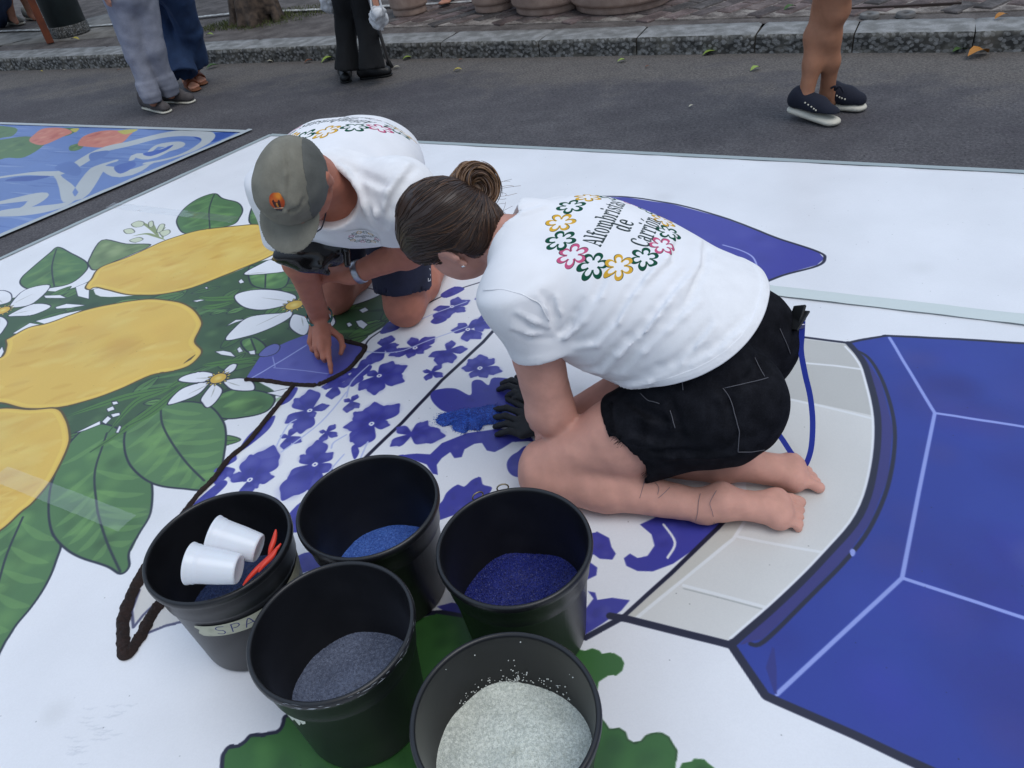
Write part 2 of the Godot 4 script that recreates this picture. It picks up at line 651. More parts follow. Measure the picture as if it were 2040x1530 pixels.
func build_carpet() -> void:
	begin_paint(2048, 1914, Vector2(-2.35, -4.70), 2048.0 / 4.6, WHITE)
	var green := Color(0.31, 0.465, 0.285)
	var lime := Color(0.46, 0.63, 0.36)
	# foliage ground behind the lemons
	var g := blob([-2086,-2841,-2025,-2979,-1949,-2996,-1929,-3053,-1799,-2991,-1718,-2998,-1655,-3029,-1574,-2878,-1296,-2830,-1164,-2869,-1029,-2909,-936,-2964,-848,-2934,-740,-2731,-647,-2586,-533,-2569,-406,-2584,-361,-2460,-385,-2331,-435,-2275,-476,-2243,-525,-2214,-683,-2259,-785,-2258,-834,-2140,-742,-2026,-732,-1979,-745,-1927,-804,-1911,-884,-1923,-859,-1830,-886,-1770,-1036,-1689,-1010,-1539,-1031,-1389,-1151,-1480,-1220,-1490,-1349,-1612,-1467,-1512], Color(0.235, 0.345, 0.225))
	rng.seed = 5
	mottle(g, Color(0.40, 0.53, 0.33), Color(0.14, 0.22, 0.16), 150, 0.05, 0.5)
	# layered small leaves
	for k in 90:
		var c := g[rng.randi() % g.size()].lerp(g[rng.randi() % g.size()], rng.randf_range(0.15, 0.85))
		if not Geometry2D.is_point_in_polygon(c, g): continue
		var d := Vector2.from_angle(rng.randf_range(-1.2, 0.7)) * scl * rng.randf_range(0.035, 0.075)
		var n := d.orthogonal() * rng.randf_range(0.35, 0.5)
		var lp := curve(PackedVector2Array([c - d, c - d * 0.3 + n, c + d * 0.4 + n * 0.8, c + d, c + d * 0.4 - n * 0.8, c - d * 0.3 - n]), true)
		fill([lp], Color(0.25, 0.38, 0.22).lerp(Color(0.39, 0.55, 0.31), rng.randf()))
		line(PackedVector2Array([c - d, c + d * 0.8]), 0.003, Color(0.15, 0.22, 0.19))
		line(lp, 0.0035, Color(0.14, 0.19, 0.2), true)
	for k in 60:
		var c := g[rng.randi() % g.size()].lerp(g[rng.randi() % g.size()], rng.randf_range(0.2, 0.8))
		if not Geometry2D.is_point_in_polygon(c, g): continue
		var d := Vector2.from_angle(rng.randf_range(-0.9, 0.4)) * scl * rng.randf_range(0.03, 0.10)
		brush(curve(PackedVector2Array([c - d, c + d.orthogonal() * 0.12, c + d])), 0.018, Color(0.38, 0.55, 0.32, 0.55) if rng.randf() < 0.7 else Color(0.12, 0.18, 0.15, 0.5))
	# leaves
	leaf([-1307,-3812,-1252,-3729,-1162,-3645,-1119,-3547,-1117,-3457,-1136,-3389,-1239,-3374,-1346,-3371,-1416,-3492,-1436,-3594,-1419,-3704,-1372,-3788], [-1307,-3812,-1294,-3626,-1239,-3384], green, lime, 4)
	leaf([-1076,-3531,-1065,-3608,-1033,-3630,-972,-3474,-994,-3320,-1058,-3386], [-1065,-3608,-1013,-3434,-994,-3320], green.darkened(0.1), lime, 2)
	leaf([-1756,-3450,-1620,-3367,-1490,-3311,-1554,-3235,-1621,-3187,-1680,-3134,-1723,-3185,-1749,-3254], [], Color(0.44, 0.53, 0.36), Color(0.62, 0.69, 0.5), 0)
	leaf([-1961,-3451,-1872,-3364,-1761,-3244,-1723,-3153,-1750,-3047,-1836,-3032,-1918,-3041,-1990,-3107,-2019,-3179,-2005,-3279,-1977,-3401], [-1960,-3435,-1912,-3248,-1822,-3040], green, Color(0.45, 0.58, 0.33), 4)
	leaf([-1523,-1631,-1396,-1670,-1351,-1751,-1289,-1618,-1261,-1539,-1220,-1490,-1210,-1437,-1205,-1372,-1213,-1297,-1232,-1243,-1240,-1198,-1269,-1085], [-1370,-1617,-1359,-1484,-1332,-1355,-1315,-1235], green, lime, 5)
	leaf([-1352,-1927,-1320,-1991,-1259,-1988,-1168,-1906,-1078,-1750,-1031,-1672,-1002,-1555,-1011,-1480,-1019,-1419,-1005,-1372,-1020,-1352,-1063,-1383,-1146,-1429,-1205,-1475,-1261,-1539,-1301,-1621,-1331,-1711,-1345,-1785,-1350,-1858], [-1245,-1944,-1222,-1769,-1173,-1631,-1145,-1568,-1091,-1468,-1023,-1359], green, lime, 8)
	leaf([-937,-1987,-884,-1923,-804,-1911,-745,-1927,-732,-1984,-778,-2030,-874,-2069,-929,-2044], [], green, lime, 0)
	leaf([-1107,-2048,-1086,-2051,-1003,-2037,-934,-1993,-881,-1913,-857,-1846,-844,-1760,-841,-1674,-870,-1615,-929,-1628,-1006,-1658,-1068,-1706,-1126,-1777,-1168,-1867,-1185,-1950,-1160,-2026], [-1105,-2042,-1075,-1947,-1016,-1839,-946,-1734,-878,-1648], green.lightened(0.04), lime, 7)
	leaf([-978,-2935,-903,-2888,-841,-2889,-797,-2790,-805,-2705,-875,-2716,-945,-2778], [-903,-2888,-881,-2729], green, lime, 2)
	leaf([-906,-2355,-864,-2368,-809,-2295,-819,-2253,-872,-2283], [-872,-2361,-840,-2274], green, lime, 2)
	# long blades
	for s in [[-1035,-2224,-1113,-2132,-1199,-2087,-1241,-1943], [-1033,-2180,-1134,-2032,-1201,-1938,-1268,-1861], [-1021,-2200,-1094,-2060,-1140,-1996,-1192,-1959], [-815,-2231,-935,-2234,-1022,-2241], [-814,-2696,-927,-2674,-1087,-2702,-1145,-2743], [-981,-2653,-1054,-2639,-1114,-2650], [-1081,-2137,-1243,-2126,-1418,-2066], [-1619,-2665,-1744,-2738,-1789,-2610]]:
		brush(curve(mm(s)), 0.034, Color(0.30, 0.46, 0.23))
		line(curve(mm(s)), 0.003, Color(0.16, 0.25, 0.2))
	# white slits where the sheet shows
	for s in [[-1840,-2970,-1763,-2950,-1721,-2909,-1824,-2945], [-1744,-2845,-1703,-2859,-1612,-2823,-1674,-2819,-1735,-2830], [-1788,-2752,-1699,-2777,-1612,-2785,-1667,-2745,-1734,-2714], [-984,-2476,-954,-2512,-915,-2504,-950,-2494], [-1718,-2998,-1667,-3033,-1604,-2957,-1643,-2949,-1618,-2872,-1677,-2911], [-1284,-2110,-1266,-2110,-1256,-2094,-1273,-2091], [-1289,-2074,-1271,-2085,-1258,-2064,-1278,-2056], [-1281,-2006,-1271,-2034,-1254,-2017,-1264,-1990], [-1265,-2040,-1237,-2043,-1229,-2028,-1252,-2021], [-1354,-1968,-1333,-1982,-1288,-2013,-1281,-1994,-1322,-1975], [-1216,-1937,-1216,-1975,-1206,-1963,-1206,-1934], [-536,-2360,-524,-2366,-512,-2343,-527,-2334], [-504,-2367,-483,-2370,-458,-2333,-473,-2308,-491,-2330], [-497,-2439,-474,-2453,-460,-2428,-482,-2414], [-990,-2316,-960,-2314,-930,-2296,-906,-2259,-964,-2290], [-912,-2309,-904,-2323,-885,-2286,-902,-2285], [-867,-2281,-844,-2281,-838,-2255,-858,-2261], [-1002,-2816,-993,-2834,-974,-2799,-991,-2793], [-1136,-2807,-1125,-2812,-1118,-2789], [-1161,-2710,-1128,-2711,-1108,-2701,-1140,-2696], [-1852,-2495,-1848,-2593,-1825,-2553,-1815,-2454], [-741,-2020,-686,-2027,-712,-1987,-765,-2019], [-1846,-2679,-1806,-2746,-1706,-2691,-1791,-2662]]:
		var p := blob(s, WHITE, false)
		line(p, 0.002, INK, true)
	# lemons
	lemon([-1669,-2978,-1673,-3026,-1669,-3051,-1664,-3151,-1554,-3221,-1422,-3337,-1280,-3383,-1123,-3368,-997,-3337,-901,-3185,-874,-3056,-912,-2987,-1036,-2911,-1188,-2824,-1311,-2811,-1405,-2837,-1474,-2867,-1563,-2928,-1624,-2968,-1644,-2954], 3)
	lemon([-1890,-2382,-1923,-2531,-1823,-2513,-1831,-2588,-1853,-2635,-1844,-2650,-1796,-2707,-1723,-2721,-1606,-2779,-1481,-2798,-1371,-2791,-1300,-2768,-1207,-2713,-1136,-2635,-1086,-2541,-1080,-2481,-1080,-2405,-1041,-2340,-1040,-2300,-1064,-2255,-1111,-2236,-1190,-2231,-1285,-2172,-1383,-2135,-1468,-2125,-1583,-2152,-1671,-2202,-1758,-2247], 4)
	lemon([-1785,-2159,-1678,-2179,-1562,-2142,-1469,-2123,-1415,-2058,-1374,-1980,-1354,-1921,-1347,-1842,-1346,-1750,-1363,-1673,-1383,-1639,-1416,-1577,-1491,-1534], 5)
	brush(mm([-1088,-2274,-1072,-2293,-1058,-2317]), 0.012, Color(0.36, 0.3, 0.15))
	# white blossoms
	petal([-1963,-2932,-1950,-3051,-1845,-3056,-1860,-2916,-1930,-2902])
	petal([-1932,-2844,-1856,-2907,-1766,-2859,-1817,-2809,-1896,-2822])
	petal([-1966,-2843,-1913,-2789,-1900,-2738,-1910,-2680,-2016,-2820])
	petal([-1996,-2950,-1976,-2976,-2011,-3045,-2071,-3086,-2120,-3050,-2059,-2962])
	heart([-1977,-2893], 0.03)
	petal([-750,-2582,-794,-2559,-869,-2557,-947,-2606,-994,-2696,-935,-2723,-839,-2696,-753,-2631])
	petal([-753,-2528,-774,-2510,-900,-2520,-949,-2456,-965,-2381,-876,-2385,-798,-2421,-745,-2473])
	petal([-708,-2469,-741,-2482,-742,-2404,-697,-2336,-670,-2341,-674,-2428])
	petal([-991,-2871,-932,-2941,-883,-2959,-811,-2845,-896,-2843])
	petal([-672,-2557,-556,-2621,-488,-2607,-439,-2565,-415,-2539,-455,-2507,-527,-2483,-591,-2489])
	petal([-666,-2501,-600,-2446,-575,-2381,-597,-2355,-649,-2427])
	heart([-745,-2554], 0.034)
	petal([-948,-2152,-970,-2183,-1013,-2203,-1067,-2195,-1081,-2171,-1028,-2145,-983,-2141])
	petal([-956,-2131,-1010,-2138,-1063,-2114,-1085,-2045,-1032,-2052,-990,-2078,-970,-2121])
	petal([-944,-2114,-960,-2113,-978,-2049,-967,-2020,-945,-1991,-923,-2016,-914,-2074])
	petal([-919,-2127,-865,-2129,-821,-2095,-809,-2046,-873,-2063,-907,-2097])
	petal([-939,-2169,-919,-2215,-894,-2214,-896,-2180,-920,-2161])
	heart([-943,-2147], 0.028)
	# bud sprig above the lemons
	for s in [[-1428,-3334,-1491,-3397,-1551,-3445,-1615,-3442], [-1465,-3367,-1541,-3495,-1598,-3570,-1628,-3565], [-1465,-3367,-1537,-3520,-1567,-3586], [-1445,-3355,-1476,-3444,-1468,-3484]]:
		brush(curve(mm(s)), 0.016, Color(0.55, 0.6, 0.42))
	for s in [[-1659,-3587,-1634,-3612,-1597,-3581,-1595,-3541,-1631,-3544], [-1677,-3528,-1642,-3531,-1614,-3483,-1650,-3481], [-1612,-3399,-1578,-3418,-1546,-3386,-1574,-3365], [-1572,-3572,-1556,-3582,-1538,-3526,-1554,-3516], [-1507,-3526,-1481,-3516,-1476,-3444,-1499,-3442], [-1483,-3436,-1447,-3450,-1430,-3412,-1453,-3384]]:
		var p := blob(s, Color(0.80, 0.83, 0.72))
		line(p, 0.004, Color(0.35, 0.37, 0.33), true)
	# the jug: blue leaf tile at its shoulder
	var tile_leaf := blob([-849,-2117,-833,-2183,-818,-2246,-780,-2278,-732,-2305,-674,-2329,-601,-2305,-528,-2258,-461,-2196,-482,-2120,-506,-2073,-602,-2015,-689,-2046,-775,-2086], Color(0.335, 0.345, 0.655), false)
	mottle(tile_leaf, Color(0.40, 0.41, 0.70), Color(0.27, 0.27, 0.58), 20, 0.04, 0.5)
	line(mm([-826,-2119,-742,-2192,-666,-2261]), 0.006, Color(0.62, 0.65, 0.86))
	line(mm([-762,-2157,-665,-2114,-554,-2061]), 0.003, Color(0.62, 0.65, 0.86))
	line(mm([-757,-2159,-775,-2225]), 0.003, Color(0.62, 0.65, 0.86))
	var seed_p := blob([-827,-2249,-808,-2289,-778,-2302,-758,-2281,-766,-2244,-802,-2233], Color(0.40, 0.42, 0.68))
	line(seed_p, 0.003, INK, true)
	# printed edge of the jug and the rib across it
	stroke([-49,-2506,-161,-2469,-270,-2397,-358,-2323,-442,-2246,-461,-2196], 0.006, INK)
	line(mm([-28,-2177,-71,-2111,-210,-1939,-330,-1763,-419,-1647,-524,-1505,-629,-1404]), 0.012, INK)
	rng.seed = 8
	flower([-419,-1783], [-337,-1856,-413,-1884,-475,-1851,-503,-1788,-477,-1715,-452,-1683,-364,-1760])
	flower([-406,-2016], [-316,-2046,-364,-2087,-448,-2049,-469,-1956,-418,-1917,-326,-1962])
	flower([-397,-2178], [-373,-2238,-346,-2175,-427,-2122,-442,-2086,-354,-2136,-407,-2226], false)
	flower([-293,-2142], [-226,-2189,-238,-2132,-315,-2088,-381,-2123,-266,-2100,-305,-2209])
	flower([-186,-2094], [-122,-2085,-171,-2152,-250,-2078,-219,-2022,-176,-2021], false)
	flower([-164,-2364], [-98,-2388,-139,-2426,-230,-2361,-224,-2283,-171,-2306,-119,-2316])
	flower([-116,-2203], [-60,-2259,-173,-2213,-78,-2131,-146,-2250,-123,-2129])
	flower([-90,-1972], [-84,-2045,-41,-2011,-23,-1933,-72,-1915,-122,-1928,-147,-1988,-123,-2028])
	flower([-301,-1704], [-361,-1665,-345,-1748,-253,-1753,-233,-1714,-205,-1670,-258,-1655], false)
	flower([-612,-1893], [-667,-1967,-682,-1849,-629,-1787,-593,-1857,-552,-1902,-624,-2003])
	flower([-747,-1623], [-698,-1753,-679,-1705,-678,-1618,-719,-1583,-749,-1557,-810,-1653,-762,-1729])
	flower([-569,-1642], [-572,-1749,-521,-1682,-517,-1605,-572,-1538,-641,-1602,-616,-1694,-645,-1519])
	flower([-543,-1999], [-514,-2067,-497,-1995,-550,-1932,-588,-2006,-570,-2069], false)
	flower([-30,-2391], [20,-2447,-52,-2452,-83,-2391,-42,-2343,11,-2344])
	flower([-83,-2240], [-20,-2286,-19,-2190,-70,-2174], false)
	flower([-834,-1693], [-807,-1740,-801,-1649,-841,-1624,-859,-1679], false)
	flower([-661,-1781], [-644,-1823,-620,-1749,-668,-1728,-687,-1793], false)
	flower([-486,-1903], [-470,-1936,-461,-1867,-497,-1852,-510,-1921], false)
	flower([-240,-1992], [-208,-2024,-206,-1956,-259,-1952,-268,-2005], false)
	flower([-550,-1777], [-526,-1805,-516,-1750,-561,-1735,-572,-1787], false)
	flower([-478,-2071], [-436,-2124,-491,-1980,-530,-2071], false)
	for s in [[-665,-2021,-668,-1988,-684,-1954,-717,-1942,-709,-1986,-688,-2020], [-719,-1896,-720,-1854,-736,-1818,-770,-1775,-804,-1746,-788,-1813,-755,-1862], [-887,-1558,-868,-1591,-829,-1637,-809,-1621,-837,-1575,-872,-1549], [-497,-2054,-474,-2084,-434,-2081,-440,-2047,-470,-2022], [-413,-2262,-385,-2331,-345,-2303,-357,-2268], [-471,-1685,-460,-1697,-447,-1664,-459,-1636], [-201,-2463,-150,-2502,-115,-2472,-180,-2432], [-210,-2318,-184,-2284,-219,-2265,-240,-2287], [-590,-1501,-535,-1480,-458,-1499,-430,-1475,-517,-1431,-577,-1393,-631,-1422], [-697,-1506,-668,-1537,-642,-1494,-687,-1451], [-579,-1312,-543,-1320,-514,-1275,-561,-1262,-581,-1281]]:
		blue_area(s)
	for s in [[-692,-1745,-684,-1787,-669,-1841,-649,-1859], [-529,-1701,-524,-1726,-490,-1751], [-505,-1958,-570,-1828,-674,-1719], [-442,-2086,-493,-2007,-503,-1932], [-471,-2169,-354,-2136,-238,-2177,-118,-2219], [-288,-2302,-218,-2340,-110,-2382], [-543,-1556,-527,-1601,-490,-1664], [-461,-1547,-440,-1642,-425,-1702]]:
		stroke(s, 0.005, Color(0.72, 0.75, 0.88))
	# the wide brushed flower under the working hands
	blue_area([-246,-1872,-226,-1897,-170,-1887,-126,-1841,-118,-1907,-92,-1910,-70,-1876,-57,-1908,-27,-1902,16,-1870,52,-1787,13,-1704,-49,-1697,-103,-1733,-194,-1775,-230,-1819])
	# scroll band
	blue_area([-249,-1607,-216,-1645,-145,-1670,-51,-1669,23,-1629,35,-1590,19,-1598,-25,-1605,-54,-1585,-75,-1575,-95,-1586,-106,-1620,-127,-1621,-155,-1605,-164,-1576,-184,-1577,-194,-1604,-218,-1585,-232,-1562,-230,-1523,-243,-1530,-259,-1569,-300,-1599,-341,-1614,-335,-1623,-286,-1618], false)
	blue_area([13,-1575,-15,-1561,-33,-1549,-46,-1525,-44,-1489,-25,-1466,8,-1468])
	blue_area([-226,-1417,-208,-1452,-181,-1474,-162,-1464,-141,-1483,-119,-1488,-114,-1459,-92,-1439,-127,-1398,-198,-1367,-260,-1359,-273,-1396])
	blue_area([94,-1237,118,-1239,142,-1240,165,-1216,165,-1189,171,-1168,160,-1153,133,-1161,121,-1177,107,-1159,123,-1138,117,-1117,95,-1109,73,-1106], false)
	blue_area([186,-1152,202,-1162,216,-1146,239,-1148,261,-1173,262,-1207,243,-1242,315,-1267,439,-1224,398,-1185,347,-1148,288,-1116,240,-1104,208,-1111,187,-1130], false)
	blue_area([27,-1022,77,-1032,100,-1057,92,-1078,106,-1072,107,-1052,140,-1052,175,-1039,152,-1017,107,-992,66,-972,31,-981], false)
	blue_area([-240,-1102,-207,-1106,-141,-1080,-89,-1050,-143,-1052,-218,-1082], false)
	blue_area([-82,-1256,-7,-1288,47,-1237,-21,-1168,-90,-1167])
	stroke([296,-1231,308,-1174,281,-1135], 0.006, WHITE)
	# lower edge of the jug
	line(mm([493,-1261,416,-1197,281,-1092,157,-1002,67,-965,0,-987,-143,-1048,-229,-1084,-318,-1094]), 0.013, INK)
	# spout tip at the left
	fill([mm([-937,-1323,-955,-1281,-945,-1193,-911,-1187,-881,-1252,-855,-1291])], Color(0.83, 0.815, 0.79))
	line(mm([-955,-1288,-956,-1230,-936,-1178,-923,-1210,-894,-1254]), 0.007, Color(0.33, 0.33, 0.44))
	fill([mm([-896,-1154,-888,-1189,-875,-1229,-828,-1227,-815,-1174,-860,-1169])], Color(0.83, 0.815, 0.79))
	line(mm([-934,-1112,-902,-1155,-860,-1169,-812,-1174,-757,-1171]), 0.007, Color(0.33, 0.33, 0.44))
	# pale foot of the jug
	var cream := Color(0.835, 0.83, 0.815)
	fill([mm([800,-1904,984,-1801,987,-1736,975,-1660,916,-1475,827,-1305,729,-1168,603,-1066,484,-982,348,-903,158,-999,279,-1086,418,-1193,509,-1274,567,-1521])], cream)
	fill([mm([798,-1896,981,-1794,987,-1736,975,-1660,913,-1480,808,-1556,721,-1612,567,-1521])], Color(0.74, 0.735, 0.715))
	fill([mm([158,-999,279,-1086,418,-1193,509,-1274,473,-1200,435,-1155,295,-1062,187,-998])], Color(0.78, 0.765, 0.73))
	for s in [[719,-1608,805,-1550,905,-1470], [449,-1162,516,-1127,632,-1070], [295,-1055,349,-1024,455,-961], [829,-1744,901,-1710,972,-1671], [475,-1200,438,-1159,182,-995]]:
		line(mm(s), 0.008, Color(0.88, 0.885, 0.885))
	line(mm([293,-1047,347,-1017,453,-954]), 0.003, Color(0.66, 0.67, 0.66))
	# the deep blue body
	var body := blob([984,-1801,1019,-1805,1099,-1808,1424,-1677,1907,-1484,1500,-897,884,-302,698,-518,585,-611,497,-684,375,-780,346,-889,484,-982,603,-1066,729,-1168,827,-1305,916,-1475,975,-1660,987,-1736], Color(0.16, 0.23, 0.575), false)
	mottle(body, Color(0.185, 0.26, 0.61), Color(0.155, 0.175, 0.49), 90, 0.13, 0.5)
	mottle(body, Color(0.28, 0.25, 0.52), Color(0.2, 0.22, 0.62), 30, 0.10, 0.35)
	fill([mm([998,-1740,989,-1609,934,-1430,842,-1266,744,-1145,652,-1062,519,-969,410,-897,365,-894,483,-979,601,-1062,727,-1164,826,-1302,914,-1472,973,-1656])], Color(0.21, 0.205, 0.46))
	stroke([985,-1769,1006,-1720,993,-1603,938,-1429,846,-1265,747,-1141,654,-1058,521,-965,412,-892,384,-891], 0.009, INK)
	stroke([984,-1801,987,-1736,975,-1660,916,-1475,827,-1305,729,-1168,603,-1066,484,-982,348,-897], 0.017, INK)
	stroke([969,-1787,972,-1727,960,-1652,903,-1474,819,-1310,721,-1175,598,-1074,478,-990,350,-910], 0.006, WHITE)
	line(mm([126,-1008,160,-994,253,-945,347,-895,375,-780,497,-684,585,-611,698,-518]), 0.017, INK)
	line(mm([719,-1936,827,-1893,984,-1801,1019,-1805,1099,-1808,1423,-1675,1905,-1482]), 0.010, INK)
	for s in [[1103,-1796,1055,-1456,1224,-1358,1525,-1175], [1055,-1456,884,-1206,736,-987,396,-780], [736,-987,908,-853,1067,-725]]:
		line(mm(s), 0.009, Color(0.56, 0.61, 0.86))
	brush(mm([424,-875,405,-834,394,-781]), 0.02, Color(0.17, 0.19, 0.48))
	fill([curve(mm([664,-1073,672,-1079,676,-1072,669,-1061,662,-1060]), true)], Color(0.56, 0.61, 0.86))
	# blue pennant behind the woman
	var pen := blob([418,-3087,595,-3012,734,-2896,884,-2719,1027,-2472,1115,-2331,1117,-2285,1077,-2252,953,-2229,836,-2185,665,-2172,368,-2371], BLUE, false)
	mottle(pen, BLUE.lightened(0.08), BLUE.darkened(0.1), 20, 0.06, 0.5)
	stroke([419,-3092,596,-3016,735,-2901,885,-2723,1028,-2475,1116,-2334,1118,-2285,1074,-2245,951,-2223,834,-2178], 0.010, INK)
	stroke([831,-2489,877,-2433,900,-2371,889,-2289], 0.006, Color(0.62, 0.65, 0.86))
	# green leaves in the foreground
	var fg := Color(0.215, 0.40, 0.185)
	var lf := mm([-649,-761,-660,-826,-658,-841,-651,-850,-635,-849,-622,-856,-614,-866,-605,-867,-589,-864,-575,-865,-562,-865,-553,-872,-550,-884,-549,-895,-537,-903,-502,-950,-424,-1019,-318,-1075,-240,-1083,-143,-1047,-20,-991,46,-942,60,-935,76,-938,89,-930,93,-921,105,-923,117,-919,129,-907,132,-894,125,-879,112,-871,96,-873,75,-863,64,-830,62,-794,71,-777,76,-764,95,-763,104,-754,105,-740,115,-731,129,-732,140,-741,155,-744,169,-741,179,-732,183,-717,187,-705,181,-688,157,-618,25,-558,-484,-633])
	fill([lf], fg)
	mottle(lf, Color(0.30, 0.50, 0.24), Color(0.13, 0.27, 0.14), 130, 0.045, 0.45)
	line(curve(mm([-649,-761,-660,-826,-658,-841,-651,-850,-635,-849,-622,-856,-614,-866,-605,-867,-589,-864,-575,-865,-562,-865,-553,-872,-550,-884,-549,-895,-537,-903,-502,-950])), 0.008, INK)
	line(mm([64,-830,62,-794,71,-777,76,-764,95,-763,104,-754,105,-740,115,-731,129,-732,140,-741,155,-744,169,-741,179,-732,183,-717,187,-705,181,-688]), 0.003, fg.darkened(0.3))
	var lf2 := blob([181,-670,191,-682,208,-682,213,-686,230,-682,234,-675,243,-664,241,-638,169,-632], fg, false)
	mottle(lf2, Color(0.30, 0.50, 0.24), Color(0.13, 0.27, 0.14), 12, 0.02, 0.45)
	# faint scuffs of dirt on the white
	rng.seed = 31
	for k in 26:
		var c := mm([-963,-935,-947,-949,-966,-915])[k % 3] + Vector2(rng.randf_range(-22, 22), rng.randf_range(-22, 22))
		brush(PackedVector2Array([c, c + Vector2(8, 2), c + Vector2(14, 1)]), 0.004, Color(0.6, 0.62, 0.66, 0.16))
	for k in 700:
		var c := Vector2(rng.randf_range(0, 2040), rng.randf_range(0, 1900))
		img.set_pixelv(Vector2i(c), img.get_pixelv(Vector2i(c)).darkened(rng.randf_range(0.1, 0.5)))
	for k in 40:
		spray(Vector2(rng.randf_range(0, 2040), rng.randf_range(0, 1900)), rng.randf_range(8, 40), Color(0.66, 0.66, 0.64), rng.randf_range(0.05, 0.16))
	var tex := end_paint(0.045, 3)
	var a := mm2([-1194,-4541])
	var top0 := mm2([-312,-4094])
	var top1 := mm2([2049,-2676])
	var left1 := mm2([-2195,-3441])
	var dt := (top1 - top0).normalized()
	var dl := (left1 - a).normalized()
	var corner: Vector2 = Geometry2D.line_intersects_line(top0, dt, a, dl)
	var corners := [corner, corner + dt * 4.6, corner + dt * 4.6 + dl * 5.2, corner + dl * 5.2]
	var t := sheet_on_road("printed_carpet", "large white printed sheet with lemons, leaves and a blue jug", corners, tex, Vector2(-2.35, -4.70), Vector2(4.6, 4.6 * 1914.0 / 2048.0), Color(0.60, 0.645, 0.65), 0.030, 4)
	# the join between two widths of the sheet, and clear packing tape
	var s0 := mm2([912,-2120])
	var s1 := mm2([1486,-1775])
	var ds := (s1 - s0).normalized()
	flat_tape("seam_tape", t, s0 - ds * 0.6, s1 + ds * 0.5, 0.058, 0.0112, mat(Color(0.775, 0.81, 0.80), 0.45))
	var clear := mat(Color(0.93, 0.95, 0.95, 0.035), 0.08)
	clear.transparency = BaseMaterial3D.TRANSPARENCY_ALPHA
	for e in [[-1522,-1822,-1052,-1521], [-1850,-3870,-1127,-3423]]:
		flat_tape("clear_tape", t, mm2(e), mm2(e.slice(2)), 0.06, 0.0125, clear)
	build_soil_lines()

func mm2(a: Array) -> Vector2:
	return Vector2(a[0], a[1]) * 0.001

func flat_tape(called: String, parent: Node, a: Vector2, b: Vector2, width: float, y: float, m: Material) -> void:
	var rows := []
	var n := noise(0.35, 3, 9)
	var s := (b - a).normalized().orthogonal() * width * 0.5
	for i in 41:
		var p := a.lerp(b, i / 40.0)
		var row := PackedVector3Array()
		for k in 7:
			var q := p + s * (k / 3.0 - 1.0)
			row.append(Vector3(q.x, y + 0.0024 * n.get_noise_2d(i * 3.0, k * 5.0), q.y))
		rows.append(row)
	put(called, sheet(rows, false, [], true), m, parent)

# ridges of dark ground coffee laid along the drawing
func build_soil_lines() -> void:
	var soil := mat(Color.WHITE, 0.95, tile(256, Color(0.075, 0.045, 0.035), Color(0.20, 0.13, 0.11), 0.3, 0.9, 41), 6.0)
	var lines := [
		["thick dark brown line of coffee grounds around the spout tip", [-925,-1493,-931,-1443,-952,-1376,-965,-1313,-970,-1262,-968,-1212,-956,-1166,-937,-1114,-925,-1111,-916,-1134,-909,-1159,-905,-1189,-895,-1223,-881,-1249], 0.0205],
		["long thin brown line of coffee grounds between leaves and jug flowers", [-676,-2045,-709,-1960,-750,-1861,-785,-1778,-825,-1723,-852,-1647,-882,-1595,-905,-1534,-925,-1493], 0.0125],
		["brown line of coffee grounds along the lower edge of the blue leaf", [-850,-2114,-775,-2086,-688,-2043,-602,-2015], 0.0125],
		["curved brown line of coffee grounds closing the blue leaf on its right", [-602,-2015,-552,-2042,-506,-2079,-479,-2131,-461,-2190,-500,-2225,-542,-2256], 0.0130]]
	for l in lines:
		rng.seed = 77
		var pts := PackedVector2Array()
		for v in curve(mm_raw(l[1]), false, 14): pts.append(v)
		var rows := []
		var n := noise(26.0, 3, 6)
		for i in pts.size():
			var d := (pts[mini(i + 1, pts.size() - 1)] - pts[maxi(i - 1, 0)]).normalized().orthogonal()
			var w: float = l[2] * (0.95 + 0.22 * n.get_noise_2d(pts[i].x, pts[i].y)) * minf(1.0, 0.35 + 0.4 * minf(i, pts.size() - 1 - i))
			var row := PackedVector3Array()
			for k in 9:
				var t := k / 4.0 - 1.0
				var q := pts[i] + d * t * w * (0.8 + 0.10 * n.get_noise_2d(pts[i].x * 2.0 + 7.0 * signf(t), pts[i].y * 2.0))
				row.append(Vector3(q.x, 0.008 + (w * 0.55 * (1.0 - t * t)) * (0.9 + 0.6 * n.get_noise_2d(q.x * 3.0, q.y * 3.0) + 0.15 * rng.randf()), q.y))
			rows.append(row)
		var o := put("coffee_ground_line", sheet(rows, false, [], true), soil)
		tag(o, l[0], "coffee line", "lines of coffee grounds")

func mm_raw(a: Array) -> PackedVector2Array:
	var p := PackedVector2Array()
	for i in range(0, a.size() - 1, 2): p.append(Vector2(a[i], a[i + 1]) * 0.001)
	return p

